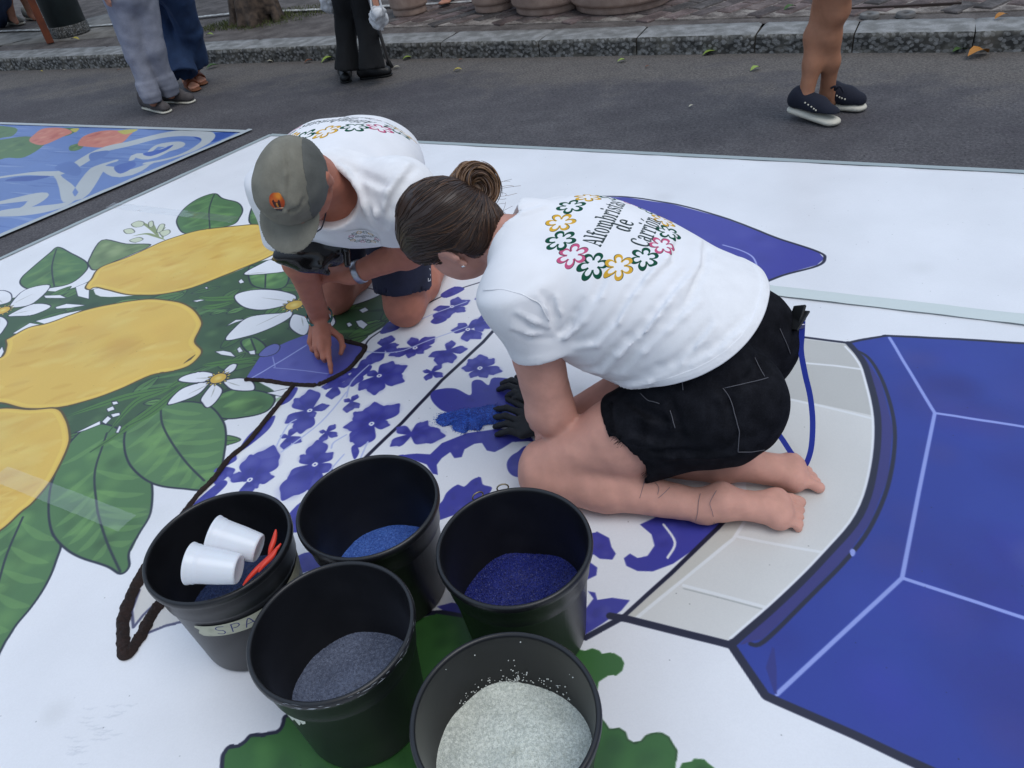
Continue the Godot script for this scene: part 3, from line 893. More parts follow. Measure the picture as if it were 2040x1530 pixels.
func build_other_carpet() -> void:
	var o := Vector2(-4.4, -6.4)
	begin_paint(1024, 1100, o, 1024.0 / 3.2, Color(0.40, 0.505, 0.71))
	rng.seed = 9
	var pale := Color(0.70, 0.725, 0.73)
	for k in 420:
		var c := Vector2(rng.randf_range(0, 1020), rng.randf_range(0, 1090))
		var d := Vector2(0.87, 0.49) * rng.randf_range(15, 70)
		brush(PackedVector2Array([c - d, c + Vector2(0, 1.5), c + d]), rng.randf_range(0.006, 0.02), Color(0.28, 0.38, 0.62, 0.5) if rng.randf() < 0.5 else Color(0.60, 0.67, 0.80, 0.5))
	# flowers and leaves at the far side
	for s in [[-3408,-5835,-3084,-5658,-3020,-5465,-3099,-5452,-3187,-5348], [-3187,-5348,-3015,-5413,-2864,-5372,-2684,-5165,-2722,-4943,-2862,-4978,-2985,-4905], [-2471,-5023,-2381,-5036,-2370,-4915,-2433,-4917], [-2766,-5464,-2575,-5403,-2560,-5268,-2662,-5277]]:
		mottle(blob(s, Color(0.33, 0.46, 0.28)), Color(0.5, 0.6, 0.36), Color(0.2, 0.33, 0.2), 10, 0.05, 0.5)
	for s in [[-2834,-5281,-2852,-5425,-2838,-5519,-2743,-5494,-2627,-5408,-2565,-5309,-2602,-5250,-2649,-5159,-2706,-5139], [-2422,-5018,-2446,-5177,-2369,-5236,-2264,-5215,-2111,-5104,-2103,-5035,-2120,-4907,-2220,-4882,-2352,-4951]]:
		mottle(blob(s, Color(0.78, 0.48, 0.41)), Color(0.86, 0.62, 0.52), Color(0.66, 0.34, 0.30), 16, 0.05, 0.6)
	for s in [[-2607,-5398,-2547,-5390,-2541,-5308], [-2222,-5185,-2079,-5136,-2139,-5070]]: blob(s, Color(0.72, 0.68, 0.32))
	# scrolls
	blob([-1667,-4848,-1512,-4811,-1382,-4768,-1506,-4643], Color(0.21, 0.33, 0.62))
	for s in [[-2851,-4612,-2677,-4615,-2519,-4587,-2379,-4529,-2310,-4576,-2215,-4820,-2048,-4874,-1849,-4934,-1681,-4882,-1571,-4803,-1539,-4683,-1601,-4545,-1698,-4468,-1836,-4450], [-1946,-4553,-1947,-4633,-1836,-4552,-1771,-4637,-1718,-4664,-1747,-4719,-1842,-4737,-1867,-4664], [-2379,-4529,-2232,-4285,-2097,-4061,-2124,-4459,-2121,-4534,-2048,-4581], [-2097,-4061,-2148,-3985,-2304,-3982,-2476,-4017,-2552,-3953], [-2656,-4181,-2468,-4188,-2342,-4178,-2340,-4072,-2413,-3993], [-2121,-4534,-1914,-4333,-1803,-4436]]:
		brush(curve(mm(s)), 0.11, pale)
		stroke(s, 0.035, pale)
	blob([-2407,-4697,-2336,-4691,-2225,-4517,-2227,-4427,-2411,-4611], Color(0.36, 0.46, 0.68))
	blob([-2270,-4802,-2165,-4806,-2147,-4706,-2213,-4653], Color(0.36, 0.46, 0.68))
	blob([-2021,-4476,-1936,-4517,-1888,-4434,-1944,-4338], Color(0.30, 0.40, 0.66))
	blob([-1904,-4639,-1807,-4662,-1745,-4709,-1766,-4618,-1838,-4561], Color(0.24, 0.36, 0.66))
	blob([-2673,-4538,-2598,-4567,-2397,-4498,-2499,-4466], Color(0.26, 0.36, 0.62))
	var tex := end_paint(0.06, 8)
	var c1 := mm2([-1310,-4733])
	var top0 := mm2([-3263,-5829])
	var right1 := mm2([-2336,-3695])
	var dt := (top0 - c1).normalized()
	var dr := (right1 - c1).normalized()
	sheet_on_road("printed_carpet", "blue printed sheet with pale scrolls and coral flowers beyond the asphalt gap", [c1 + dt * 3.6, c1, c1 + dr * 3.4, c1 + dt * 3.6 + dr * 3.4], tex, o, Vector2(3.2, 3.2 * 1100.0 / 1024.0), Color(0.66, 0.69, 0.70), 0.035, 14)
	var t := get_node("printed_carpet_001")
	flat_tape("edge_tape", t, c1 - dr * 0.03, c1 + dr * 3.4, 0.035, 0.0120, mat(Color(0.66, 0.69, 0.70), 0.5))


func build_kerb_and_pavement() -> void:
	var kl := kerb_line()
	var top_y := 0.105
	# kerb stones between the joints seen in the road edge
	var joints := [Vector2(-14.0, -12.3), Vector2(-9.5, -10.3), Vector2(-6.4, -8.8)]
	var g := [-3907,-7604,-3091,-7188,-2345,-6824,-1643,-6493,-818,-6093,-122,-5708,516,-5341,1088,-5037,1712,-4695,2168,-4421,2670,-4116]
	for i in range(0, g.size(), 2): joints.append(Vector2(g[i], g[i + 1]) * 0.001)
	joints.append_array([Vector2(4.0, -3.38), Vector2(5.2, -2.7), Vector2(6.5, -1.9)])
	var kerb := Node3D.new()
	kerb.name = "kerb"
	kerb.set_meta("kind", "structure")
	add_child(kerb)
	var face := mat(Color.WHITE, 0.9, pebble_tile(), 1.35)
	var cap := mat(Color.WHITE, 0.88, tile(512, Color(0.40, 0.40, 0.39), Color(0.56, 0.56, 0.555), 0.9, 0.5, 61, 0.02, Color(0.3, 0.3, 0.28)), 1.2)
	var n := noise(22.0, 3, 33)
	for i in joints.size() - 1:
		var a: Vector2 = joints[i]
		var b: Vector2 = joints[i + 1]
		var d := (b - a).normalized()
		a += d * 0.0035
		b -= d * 0.0035
		var back := -d.orthogonal() * 0.27
		if back.y > 0: back = -back
		var len := a.distance_to(b)
		var c := clampi(int(len / 0.02), 8, 70)
		# front face, rounded upper edge, then the top, in one section
		var section := [[0.0, -0.02], [0.0, 0.01], [0.0, 0.025], [0.0, 0.04], [0.0, 0.055], [0.0, 0.07], [0.001, 0.083], [0.005, 0.095], [0.015, 0.102], [0.03, 0.105], [0.08, 0.106], [0.14, 0.106], [0.20, 0.105], [0.268, 0.104], [0.27, 0.03]]
		var stone := Node3D.new()
		var fr := []
		var tr := []
		for k in c + 1:
			var p := a.lerp(b, float(k) / c)
			var e := minf(k, c - k) == 0
			var rowf := PackedVector3Array()
			for s in section.size():
				var sec: Array = section[s]
				var q: Vector2 = p + back.normalized() * (sec[0] + (0.006 if e else 0.0) * (1.0 if s < 10 else 0.0))
				var rough := n.get_noise_3d(q.x, sec[1] * 1.0, q.y)
				var y: float = sec[1] - (0.004 if e else 0.0)
				if s < 9: q -= back.normalized() * rough * 0.009 * (0.35 if s > 6 else 1.0)
				else: y += rough * 0.003 - (0.004 if e else 0.0)
				rowf.append(Vector3(q.x, y, q.y))
			fr.append(rowf.slice(0, 9))
			tr.append(rowf.slice(8))
		stone.free()
		var o := put("kerb_stone", sheet(fr, false, [], false), face, kerb)
		put("top_face", sheet(tr, false, [], false), cap, o)
	# soil bed under the joints
	var rows := []
	for v in kl:
		var bk := Vector2(0.47, -0.88)
		rows.append(PackedVector3Array([Vector3(v.x, -0.01, v.y) + Vector3(bk.x, 0, bk.y) * 0.012, Vector3(v.x, 0.075, v.y) + Vector3(bk.x, 0, bk.y) * 0.02, Vector3(v.x, 0.078, v.y) + Vector3(bk.x, 0, bk.y) * 0.3]))
	put("joint_filling", sheet(rows), mat(Color(0.25, 0.23, 0.2), 0.95), kerb)
	# pavement: dark earth and asphalt behind the kerb
	var rows2 := []
	for v in kl:
		var bk := Vector3(0.47, 0, -0.88)
		var p := Vector3(v.x, 0.098, v.y) + bk * 0.262
		rows2.append(PackedVector3Array([p, p + bk * 2.0 , p + bk * 30.0]))
	var pave := structure("pavement", sheet(rows2), mat(Color.WHITE, 0.95, tile(1024, Color(0.24, 0.215, 0.20), Color(0.40, 0.375, 0.36), 0.6, 0.6, 71, 0.004, Color(0.6, 0.58, 0.5)), 0.35))
	build_bricks(pave)
	# light concrete apron under the waste bin
	var st := []
	var ap := mm_raw([-4574,-8187,-5035,-9176,-4334,-9020,-3811,-9019,-3431,-9144,-2795,-8535,-2750,-7837,-3162,-7897,-3729,-8108,-4335,-8297])
	var apc := Vector2.ZERO
	for v in ap: apc += v
	apc /= ap.size()
	var r0 := PackedVector3Array()
	var r1 := PackedVector3Array()
	var r2 := PackedVector3Array()
	for v in curve(ap, true, 4):
		r0.append(Vector3(apc.x, 0.104, apc.y))
		r1.append(Vector3(v.x, 0.104, v.y))
		r2.append(Vector3(v.x, 0.09, v.y))
	put("concrete_apron", sheet([r0, r1, r2], true), mat(Color.WHITE, 0.9, tile(512, Color(0.40, 0.385, 0.36), Color(0.56, 0.545, 0.52), 0.8, 0.4, 72), 0.8), pave)
	# painted lines on the pavement
	var paint := mat(Color.WHITE, 0.8, tile(256, Color(0.55, 0.54, 0.52), Color(0.8, 0.8, 0.78), 0.8, 0.5, 73), 3.0)
	for l in [[-6447,-10419,-4988,-9802,-4372,-9450,-3956,-9279,-3554,-9114], [-3554,-9114,-2979,-8844,-2488,-8720,-2034,-8594], [-2034,-8594,-1310,-8164,-625,-7798,-169,-7555,201,-7373]]:
		var pr := []
		var pp := curve(mm_raw_h(l), false, 6)
		for i in pp.size():
			var d := (pp[mini(i + 1, pp.size() - 1)] - pp[maxi(i - 1, 0)]).normalized().orthogonal() * 0.03
			pr.append(PackedVector3Array([Vector3(pp[i].x - d.x, 0.1165, pp[i].y - d.y), Vector3(pp[i].x + d.x, 0.1165, pp[i].y + d.y)]))
		put("painted_line", sheet(pr, false, [], true), paint, pave)

func mm_raw_h(a: Array) -> PackedVector2Array:
	# points read on the ground plane, moved to where the same sight line meets the raised pavement
	var p := PackedVector2Array()
	for i in range(0, a.size() - 1, 2): p.append(Vector2(a[i], a[i + 1]) * 0.001 * ((1.40 - 0.105) / 1.40))
	return p

func pebble_tile() -> ImageTexture:
	var size := 512
	var cells := noise(0.07, 1, 3, FastNoiseLite.TYPE_CELLULAR)
	cells.cellular_return_type = FastNoiseLite.RETURN_DISTANCE
	var a := cells.get_seamless_image(size, size).get_data()
	var vals := noise(0.07, 1, 3, FastNoiseLite.TYPE_CELLULAR)
	vals.cellular_return_type = FastNoiseLite.RETURN_CELL_VALUE
	var b := vals.get_seamless_image(size, size).get_data()
	var m := noise(0.012, 4, 9).get_seamless_image(size, size).get_data()
	var r := RandomNumberGenerator.new()
	r.seed = 4
	var im := Image.create_empty(size, size, false, Image.FORMAT_RGB8)
	for i in size * size:
		var moss := clampf((m[i] / 255.0 - 0.42) * 4.0, 0.0, 1.0)
		var c := Color(0.20, 0.20, 0.19).lerp(Color(0.38, 0.37, 0.34), moss)
		var stone := b[i] / 255.0
		if a[i] < 105 and stone > 0.35: c = c.lerp(Color(0.70, 0.70, 0.69).darkened(r.randf() * 0.15), clampf(stone * 1.1, 0.0, 0.9))
		c = c.darkened(r.randf() * 0.2)
		im.set_pixel(i % size, i / size, c)
	im.generate_mipmaps()
	return ImageTexture.create_from_image(im)

# bricks of the pavement, laid in slanting courses; each one a part
func build_bricks(pave: Node3D) -> void:
	rng.seed = 19
	var mats := []
	for k in 5:
		var c: Color = [Color(0.33, 0.265, 0.25), Color(0.295, 0.25, 0.24), Color(0.36, 0.30, 0.28), Color(0.27, 0.245, 0.235), Color(0.38, 0.31, 0.295)][k]
		mats.append(mat(Color.WHITE, 0.9, tile(128, c.darkened(0.3), c.lightened(0.15), 0.7, 0.6, 80 + k, 0.01, Color(0.6, 0.56, 0.5)), 2.5))
	var meshes := []
	for k in 3: meshes.append(slab(Vector3(0.232 - k * 0.003, 0.05, 0.110 - k * 0.002), 0.006))
	var light := mat(Color(0.60, 0.57, 0.53), 0.95)
	# pale mortar bed that shows in the joints
	var kd := Vector2(0.865, 0.502)
	var bd := Vector2(0.502, -0.865)
	var o := mm2([-625,-6326])
	o += bd * 0.10
	var bed := slab(Vector3(4.6, 0.03, 1.9), 0.004)
	var be := put("mortar_bed", bed, mat(Color.WHITE, 0.95, tile(256, Color(0.30, 0.27, 0.25), Color(0.58, 0.55, 0.52), 0.9, 0.6, 88, 0.02, Color(0.7, 0.68, 0.66), 0.02), 1.0), pave)
	var mid := o + kd * 2.3 + bd * 1.0
	be.position = Vector3(mid.x, 0.092, mid.y)
	be.rotation.y = -kd.angle()
	var count := 0
	var kl := kerb_line()
	var ca := deg_to_rad(-62.0)
	var u := kd.rotated(ca)
	var v := u.orthogonal()
	for j in range(-60, 60):
		for i in range(-30, 30):
			var c := o + u * ((i + (0.5 if j % 2 else 0.0)) * 0.243) + v * (j * 0.120)
			var rel := c - o
			var al := rel.dot(kd)
			var ba := rel.dot(bd)
			if al < -0.05 or al > 4.3 or ba < 0.12 or ba > 1.75: continue
			if c.y < -7.4 : continue
			count += 1
			if count > 300: continue
			var q := put("brick", meshes[rng.randi() % 3], mats[rng.randi() % 5], pave)
			q.position = Vector3(c.x, 0.0885 + rng.randf_range(-0.003, 0.003), c.y)
			q.rotation = Vector3(rng.randf_range(-0.02, 0.02), -u.angle() + rng.randf_range(-0.02, 0.02), rng.randf_range(-0.015, 0.015))
	print("bricks ", count)


func inner_radius(y: float) -> float:
	return 0.1155 + 0.09 * y

func build_buckets() -> void:
	var plastic := mat(Color(0.105, 0.108, 0.122), 0.36)
	plastic.metallic_specular = 0.5
	plastic.albedo_texture = tile(256, Color(0.75, 0.75, 0.75), Color(1, 1, 1), 0.6, 0.25, 91, 0.0015, Color(3, 3, 3))
	plastic.uv1_triplanar = true
	plastic.uv1_scale = Vector3.ONE * 3.0
	var profile := [[0.0, 0.004], [0.10, 0.004], [0.113, 0.0], [0.1175, 0.003], [0.1185, 0.008], [0.1345, 0.195], [0.1385, 0.198], [0.1392, 0.204], [0.1405, 0.246], [0.1455, 0.249], [0.1492, 0.254], [0.1500, 0.261], [0.1488, 0.267], [0.1460, 0.2702], [0.1428, 0.2698], [0.1402, 0.267], [0.1395, 0.262], [0.1385, 0.245], [0.1160, 0.012], [0.113, 0.009], [0.0, 0.008]]
	var shell := lathe(profile, 96)
	var spots := [[-0.6357, -1.1279], [-0.3330, -1.1742], [-0.0448, -1.0054], [-0.3826, -0.8805], [-0.0919, -0.6663]]
	var labels := ["black bucket holding two white cups and orange sticks, marked with a paper tape label", "black bucket of bright mid-blue sand, farthest from the viewer", "black bucket of deep navy blue sand with wire loops on its rim", "black bucket of grey-violet sand with a white scuffed rim", "black bucket of white sand, nearest the viewer"]
	for i in 5:
		var b := thing("bucket", labels[i], "bucket", Vector3(spots[i][0], 0.0085, spots[i][1]), i * 1.3, "black buckets of coloured sand")
		put("shell", shell, plastic, b)
	# sand in each bucket
	var sands := [
		["dark blue sand", "dark slate blue sand under the white cups", 0.085, Color(0.05, 0.10, 0.24), Color(0.13, 0.22, 0.40), 0.012, 21],
		["blue sand", "bright mid-blue sand lying in the far bucket", 0.068, Color(0.13, 0.26, 0.56), Color(0.30, 0.46, 0.78), 0.010, 22],
		["navy sand", "deep navy blue sand with glinting grains", 0.100, Color(0.03, 0.055, 0.28), Color(0.085, 0.14, 0.50), 0.016, 23],
		["grey sand", "grey-violet sand filling the scuffed bucket", 0.082, Color(0.25, 0.28, 0.36), Color(0.42, 0.46, 0.55), 0.010, 24],
		["white sand", "coarse white sand in the nearest bucket", 0.146, Color(0.66, 0.69, 0.66), Color(0.90, 0.92, 0.88), 0.016, 25]]
	for i in 5:
		var s: Array = sands[i]
		var m := mat(Color.WHITE, 0.7, tile(512, s[3], s[4], 0.35, 1.3, s[6], 0.02, s[4].lightened(0.4)), 1.9)
		var rows := []
		var n := noise(5.0, 2, s[6])
		var grain := RandomNumberGenerator.new()
		grain.seed = s[6]
		var r := inner_radius(s[2]) + 0.001
		for j in 44:
			var row := PackedVector3Array()
			for k in 120:
				var q := Vector2.from_angle(TAU * k / 120.0) * r * j / 43.0
				var h: float = s[2] + n.get_noise_2d(q.x + i, q.y) * s[5] * 0.9 + grain.randf_range(-0.0011, 0.0011) * (1.0 if j < 43 else 0.3)
				if j == 0: h = s[2]
				row.append(Vector3(q.x, h, q.y))
			rows.append(row)
		var o := put("sand", sheet(rows, true, [], true), m)
		o.position = Vector3(spots[i][0], 0.0085, spots[i][1])
		tag(o, s[1], "sand", "", "stuff")
		var where := []
		for k in 8000:
			var q := Vector2.from_angle(grain.randf() * TAU) * r * sqrt(grain.randf()) * 0.99
			where.append(Vector3(q.x, s[2] + n.get_noise_2d(q.x + i, q.y) * s[5] * 0.9 + 0.0004, q.y))
		scatter("loose_grains", o, where, s[3].lerp(s[4], 0.35), s[4].lightened(0.12), [0.0010, 0.0009, 0.0016, 0.0009, 0.0009][i], grain)
	# loose white grains stuck to the wall of the nearest bucket
	rng.seed = 51
	var st := st_new()
	for k in 130:
		var a := rng.randf_range(-1.0, 1.0)
		a = -PI / 2 + 0.15 + a * absf(a) * 0.9
		var y := 0.152 + absf(rng.randfn(0.0, 0.014))
		if k > 118: y = rng.randf_range(0.15, 0.265)
		var rr := inner_radius(y) - 0.002
		var c := Vector3(cos(a) * rr, y, sin(a) * rr)
		var e := rng.randf_range(0.0008, 0.0019)
		var ps := [c + Vector3(e, 0, 0), c + Vector3(-e, 0, 0), c + Vector3(0, e, 0), c + Vector3(0, -e, 0), c + Vector3(0, 0, e), c + Vector3(0, 0, -e)]
		for f in [[0, 2, 4], [4, 2, 1], [1, 2, 5], [5, 2, 0], [0, 4, 3], [4, 1, 3], [1, 5, 3], [5, 0, 3]]:
			for q in f: st.add_vertex(ps[q])
	var gr := put("sand_grains", done(st), mat(Color(0.86, 0.88, 0.86), 0.6))
	gr.position = Vector3(spots[4][0], 0.0085, spots[4][1])
	tag(gr, "loose white grains clinging to the wall of the nearest bucket", "sand", "", "stuff")
	build_bucket_details(spots)

func build_bucket_details(spots: Array) -> void:
	var b0: Node3D = get_node("bucket")
	# paper tape with handwriting, on the side of the first bucket
	begin_paint(512, 72, Vector2.ZERO, 1000.0, Color(0.74, 0.745, 0.66))
	for k in 60: spray(Vector2(rng.randf_range(0, 512), rng.randf_range(0, 72)), rng.randf_range(4, 18), Color(0.62, 0.63, 0.55), 0.3)
	var pen_x := 62.0
	var pen := Color(0.10, 0.11, 0.42)
	var glyphs := {"S": [[34, 6, 14, 4, 6, 14, 12, 24, 26, 30, 30, 42, 20, 50, 2, 46]], "P": [[6, 50, 10, 4], [10, 5, 30, 6, 34, 18, 26, 27, 9, 28]], "A": [[2, 50, 20, 4, 36, 50], [9, 34, 30, 33]], "G": [[34, 10, 20, 4, 6, 18, 6, 38, 20, 49, 34, 42, 33, 30, 20, 30]], "N": [[4, 50, 6, 5, 32, 48, 34, 4]], "I": [[10, 4, 9, 50]]}
	for ch in ["S", "P", "A", "G", "N", "A"]:
		for s: Array in glyphs[ch]:
			var p := PackedVector2Array()
			for k in range(0, s.size(), 2): p.append(Vector2(pen_x + s[k] * 0.95, 8 + s[k + 1] * 1.06) + Vector2(rng.randf_range(-1, 1), rng.randf_range(-1, 1)))
			fill(Geometry2D.offset_polyline(curve(p, false, 6), 1.6, Geometry2D.JOIN_ROUND, Geometry2D.END_ROUND), pen)
		pen_x += 46.0
	var tex := end_paint(0.06, 4)
	var rows := []
	var uvs := []
	# the tape runs round the side that faces the viewer
	for i in 61:
		var t := i / 60.0
		var a := lerpf(deg_to_rad(112.0), deg_to_rad(-22.0), t)
		var ragged := 0.0
		if i == 0: ragged = 0.012
		var row := PackedVector3Array()
		var uv := PackedVector2Array()
		for k in 6:
			var y := lerpf(0.182, 0.146, k / 5.0) + 0.002 * sin(t * 9.0)
			var rr := 0.1185 + (y - 0.008) * 0.0856 + 0.0012
			var aa := a + (ragged * 3.0 * sin(k * 2.1) if i == 0 else 0.0)
			row.append(Vector3(cos(aa) * rr, y, sin(aa) * rr))
			uv.append(Vector2(t, k / 5.0))
		rows.append(row)
		uvs.append(uv)
	var tp := put("tape_label", sheet(rows, false, uvs), mat(Color.WHITE, 0.75, tex), b0)
	# torn paper under the rim of the scuffed bucket, pale wear on its rim
	var b3: Node3D = get_node("bucket_003")
	b3.rotation.y = 0.0
	b0.rotation.y = 0.0
	var st := st_new()
	for e in [[2.22, 0.030], [2.12, 0.036], [2.02, 0.022]]:
		for q in [[-0.06, 0.0], [0.07, 0.0], [0.04, -e[1]], [-0.06, 0.0], [0.04, -e[1]], [-0.03, -e[1] * 0.6]]:
			var y: float = 0.196 + q[1]
			var rr := 0.1185 + (y - 0.008) * 0.0856 + 0.0015
			st.add_vertex(Vector3(cos(e[0] + q[0]) * rr, y, sin(e[0] + q[0]) * rr))
	put("torn_label", done(st), mat(Color(0.78, 0.80, 0.74), 0.8), b3)
	rng.seed = 14
	st = st_new()
	for k in 46:
		var a := rng.randf_range(0.1, 2.3)
		var up := rng.randf_range(-0.9, 0.9)
		var c := Vector3(cos(a), 0, sin(a)) * (0.1455 + 0.0046 * cos(up)) + Vector3(0, 0.2622 + 0.0082 * sin(up), 0)
		var tang := Vector3(-sin(a), 0, cos(a)) * rng.randf_range(0.002, 0.010)
		var w := Vector3(0, rng.randf_range(0.0004, 0.0011), 0)
		for v in [c - tang, c + tang * 0.2 + w, c + tang, c - tang, c + tang, c - tang * 0.2 - w]: st.add_vertex(v)
	put("rim_scratches", done(st), mat(Color(0.62, 0.64, 0.66), 0.7), b3).set_meta("kind", "stuff")
	# wire loops on the rim of the navy bucket
	var b2: Node3D = get_node("bucket_002")
	b2.rotation.y = 0.0
	for a in [-1.98, -1.62]:
		var c := Vector3(cos(a) * 0.150, 0.270, sin(a) * 0.150)
		var p := PackedVector3Array()
		for k in 13: p.append(c + Vector3(cos(a + PI / 2) * 0.012 * cos(k * TAU / 12.0), 0.010 * sin(k * TAU / 12.0), sin(a + PI / 2) * 0.012 * cos(k * TAU / 12.0)))
		put("wire_loop", tube_mesh(p, [0.0016], 8), mat(Color(0.55, 0.50, 0.40), 0.35, null, 0.0, 0.8), b2)
	# two white plastic cups lying on the sand
	var cup_mat := mat(Color(0.86, 0.87, 0.89), 0.30)
	cup_mat.subsurf_scatter_enabled = true
	cup_mat.subsurf_scatter_strength = 0.05
	var cup_scale := 1.1
	var cup_profile := [[0.0, 0.083], [0.021, 0.083], [0.0225, 0.0835], [0.0245, 0.082], [0.0255, 0.079], [0.0285, 0.055], [0.0288, 0.054], [0.0318, 0.016], [0.0335, 0.012], [0.0338, 0.006], [0.0352, 0.004], [0.0356, 0.001], [0.0346, 0.0], [0.0332, 0.003], [0.0322, 0.014], [0.0280, 0.054], [0.0248, 0.078], [0.0, 0.080]]
	for c in cup_profile:
		c[0] *= cup_scale
		c[1] *= cup_scale
	var cup_mesh := lathe(cup_profile, 48)
	var cups := [["white plastic cup lying on its side, nearer the bucket's left wall", Vector3(-0.6363, 0.3535, -1.0127), Vector3(-0.547, 0.3331, -0.9974)], ["white plastic cup lying behind the other, leaning to the right", Vector3(-0.6058, 0.3553, -1.0739), Vector3(-0.5242, 0.3247, -1.051)]]
	for c in cups:
		var t := thing("plastic_cup", c[0], "cup", c[1], 0.0, "white cups in the labelled bucket")
		var ax: Vector3 = (c[2] - c[1]).normalized()
		t.basis = Basis(Quaternion(Vector3.UP, ax))
		put("cup_wall", cup_mesh, cup_mat, t)
	# orange pointed sticks
	var orange := mat(Color(0.80, 0.20, 0.11), 0.45)
	for s in [["longest orange plastic stick, running down along the bucket wall", Vector3(-0.5462, 0.3091, -0.9795), Vector3(-0.4759, 0.3362, -1.0421)], ["short orange plastic stick standing upright behind the others", Vector3(-0.5026, 0.3174, -1.0281), Vector3(-0.4857, 0.3483, -1.0687)], ["orange plastic stick lying beneath the longest one", Vector3(-0.5128, 0.3274, -0.9882), Vector3(-0.4793, 0.3403, -1.028)]]:
		var a: Vector3 = s[1]
		var b: Vector3 = s[2]
		var p := PackedVector3Array()
		var rad := []
		for k in 12:
			p.append(a.lerp(b, k / 11.0) + Vector3(0, 0.002 * sin(k * 0.6), 0))
			rad.append(0.0052 * sqrt(sin(PI * (k + 0.25) / 11.5)))
		var o := put("orange_stick", tube_mesh(p, rad, 10), orange)
		tag(o, s[0], "stick", "orange sticks in the labelled bucket")
	# heap of blue sand being spread on the print
	var heap := mm_raw([-231,-1743,-216,-1771,-184,-1772,-147,-1779,-96,-1773,-60,-1773,-25,-1748,-27,-1702,-66,-1690,-95,-1691,-110,-1672,-138,-1681,-152,-1670,-180,-1690,-186,-1713,-212,-1715])
	var outline := curve(heap, true, 4)
	var hc := Vector2.ZERO
	for v in outline: hc += v
	hc /= outline.size()
	var rows3 := []
	rng.seed = 61
	for j in 16:
		var row := PackedVector3Array()
		for k in outline.size():
			var f := j / 15.0
			var q := hc.lerp(outline[k], f * (1.0 + 0.03 * rng.randf_range(-1, 1)))
			row.append(Vector3(q.x, 0.008 + 0.016 * (1.0 - f * f * f) + rng.randf_range(0.0, 0.003) * (1.0 - f * 0.7), q.y))
		rows3.append(row)
	var heap_mat := mat(Color.WHITE, 0.6, tile(256, Color(0.03, 0.10, 0.40), Color(0.16, 0.38, 0.78), 0.3, 1.5, 27, 0.03, Color(0.45, 0.65, 0.95)), 3.0)
	var ho := put("blue_sand_heap", sheet(rows3, true, [], true), heap_mat)
	tag(ho, "small ragged heap of bright blue sand spread by the gloved hand", "sand", "", "stuff")
	var where := []
	for k in 2600:
		var v := outline[rng.randi() % outline.size()]
		var f := sqrt(rng.randf())
		where.append(Vector3(lerpf(hc.x, v.x, f), 0.0085 + 0.016 * (1.0 - f * f * f), lerpf(hc.y, v.y, f)))
	scatter("loose_grains", ho, where, Color(0.04, 0.12, 0.46), Color(0.22, 0.46, 0.84), 0.0016, rng)
	where = []
	for k in 420:
		var v := outline[rng.randi() % outline.size()]
		var q := hc.lerp(v, 1.0 + absf(rng.randfn(0.0, 0.07)))
		if k > 390: q = hc + Vector2(rng.randfn(0.0, 0.12), rng.randfn(0.0, 0.08))
		where.append(Vector3(q.x, 0.0092, q.y))
	var hg := scatter("blue_sand_grains", self, where, Color(0.04, 0.12, 0.46), Color(0.22, 0.46, 0.84), 0.0013, rng)
	tag(hg, "scattered blue grains round the little heap", "sand", "", "stuff")

# many small crystals, each an octahedron of its own size and shade
var crystal: ArrayMesh
func scatter(called: String, parent: Node, where: Array, dark: Color, light: Color, size: float, r: RandomNumberGenerator) -> MultiMeshInstance3D:
	if crystal == null:
		var st := st_new()
		st.set_smooth_group(-1)
		var ps := [Vector3(1, 0, 0), Vector3(-1, 0, 0), Vector3(0, 0.8, 0), Vector3(0, -0.8, 0), Vector3(0, 0, 0.9), Vector3(0, 0, -0.9)]
		for f in [[0, 2, 4], [4, 2, 1], [1, 2, 5], [5, 2, 0], [0, 4, 3], [4, 1, 3], [1, 5, 3], [5, 0, 3]]:
			for x in f: st.add_vertex(ps[x])
		crystal = done(st)
	var mmesh := MultiMesh.new()
	mmesh.transform_format = MultiMesh.TRANSFORM_3D
	mmesh.use_colors = true
	mmesh.mesh = crystal
	mmesh.instance_count = where.size()
	for i in where.size():
		var e := size * r.randf_range(0.55, 1.25)
		mmesh.set_instance_transform(i, Transform3D(Basis.from_euler(Vector3(r.randf() * 6.0, r.randf() * 6.0, r.randf() * 6.0)).scaled(Vector3.ONE * e), where[i]))
		mmesh.set_instance_color(i, dark.lerp(light, r.randf()).srgb_to_linear())
	var o := MultiMeshInstance3D.new()
	o.multimesh = mmesh
	var m := mat(Color.WHITE, 0.45)
	m.vertex_color_use_as_albedo = true
	o.material_override = m
	o.name = numbered(called) if parent == self else called
	parent.add_child(o, true)
	o.set_meta("kind", "stuff")
	return o


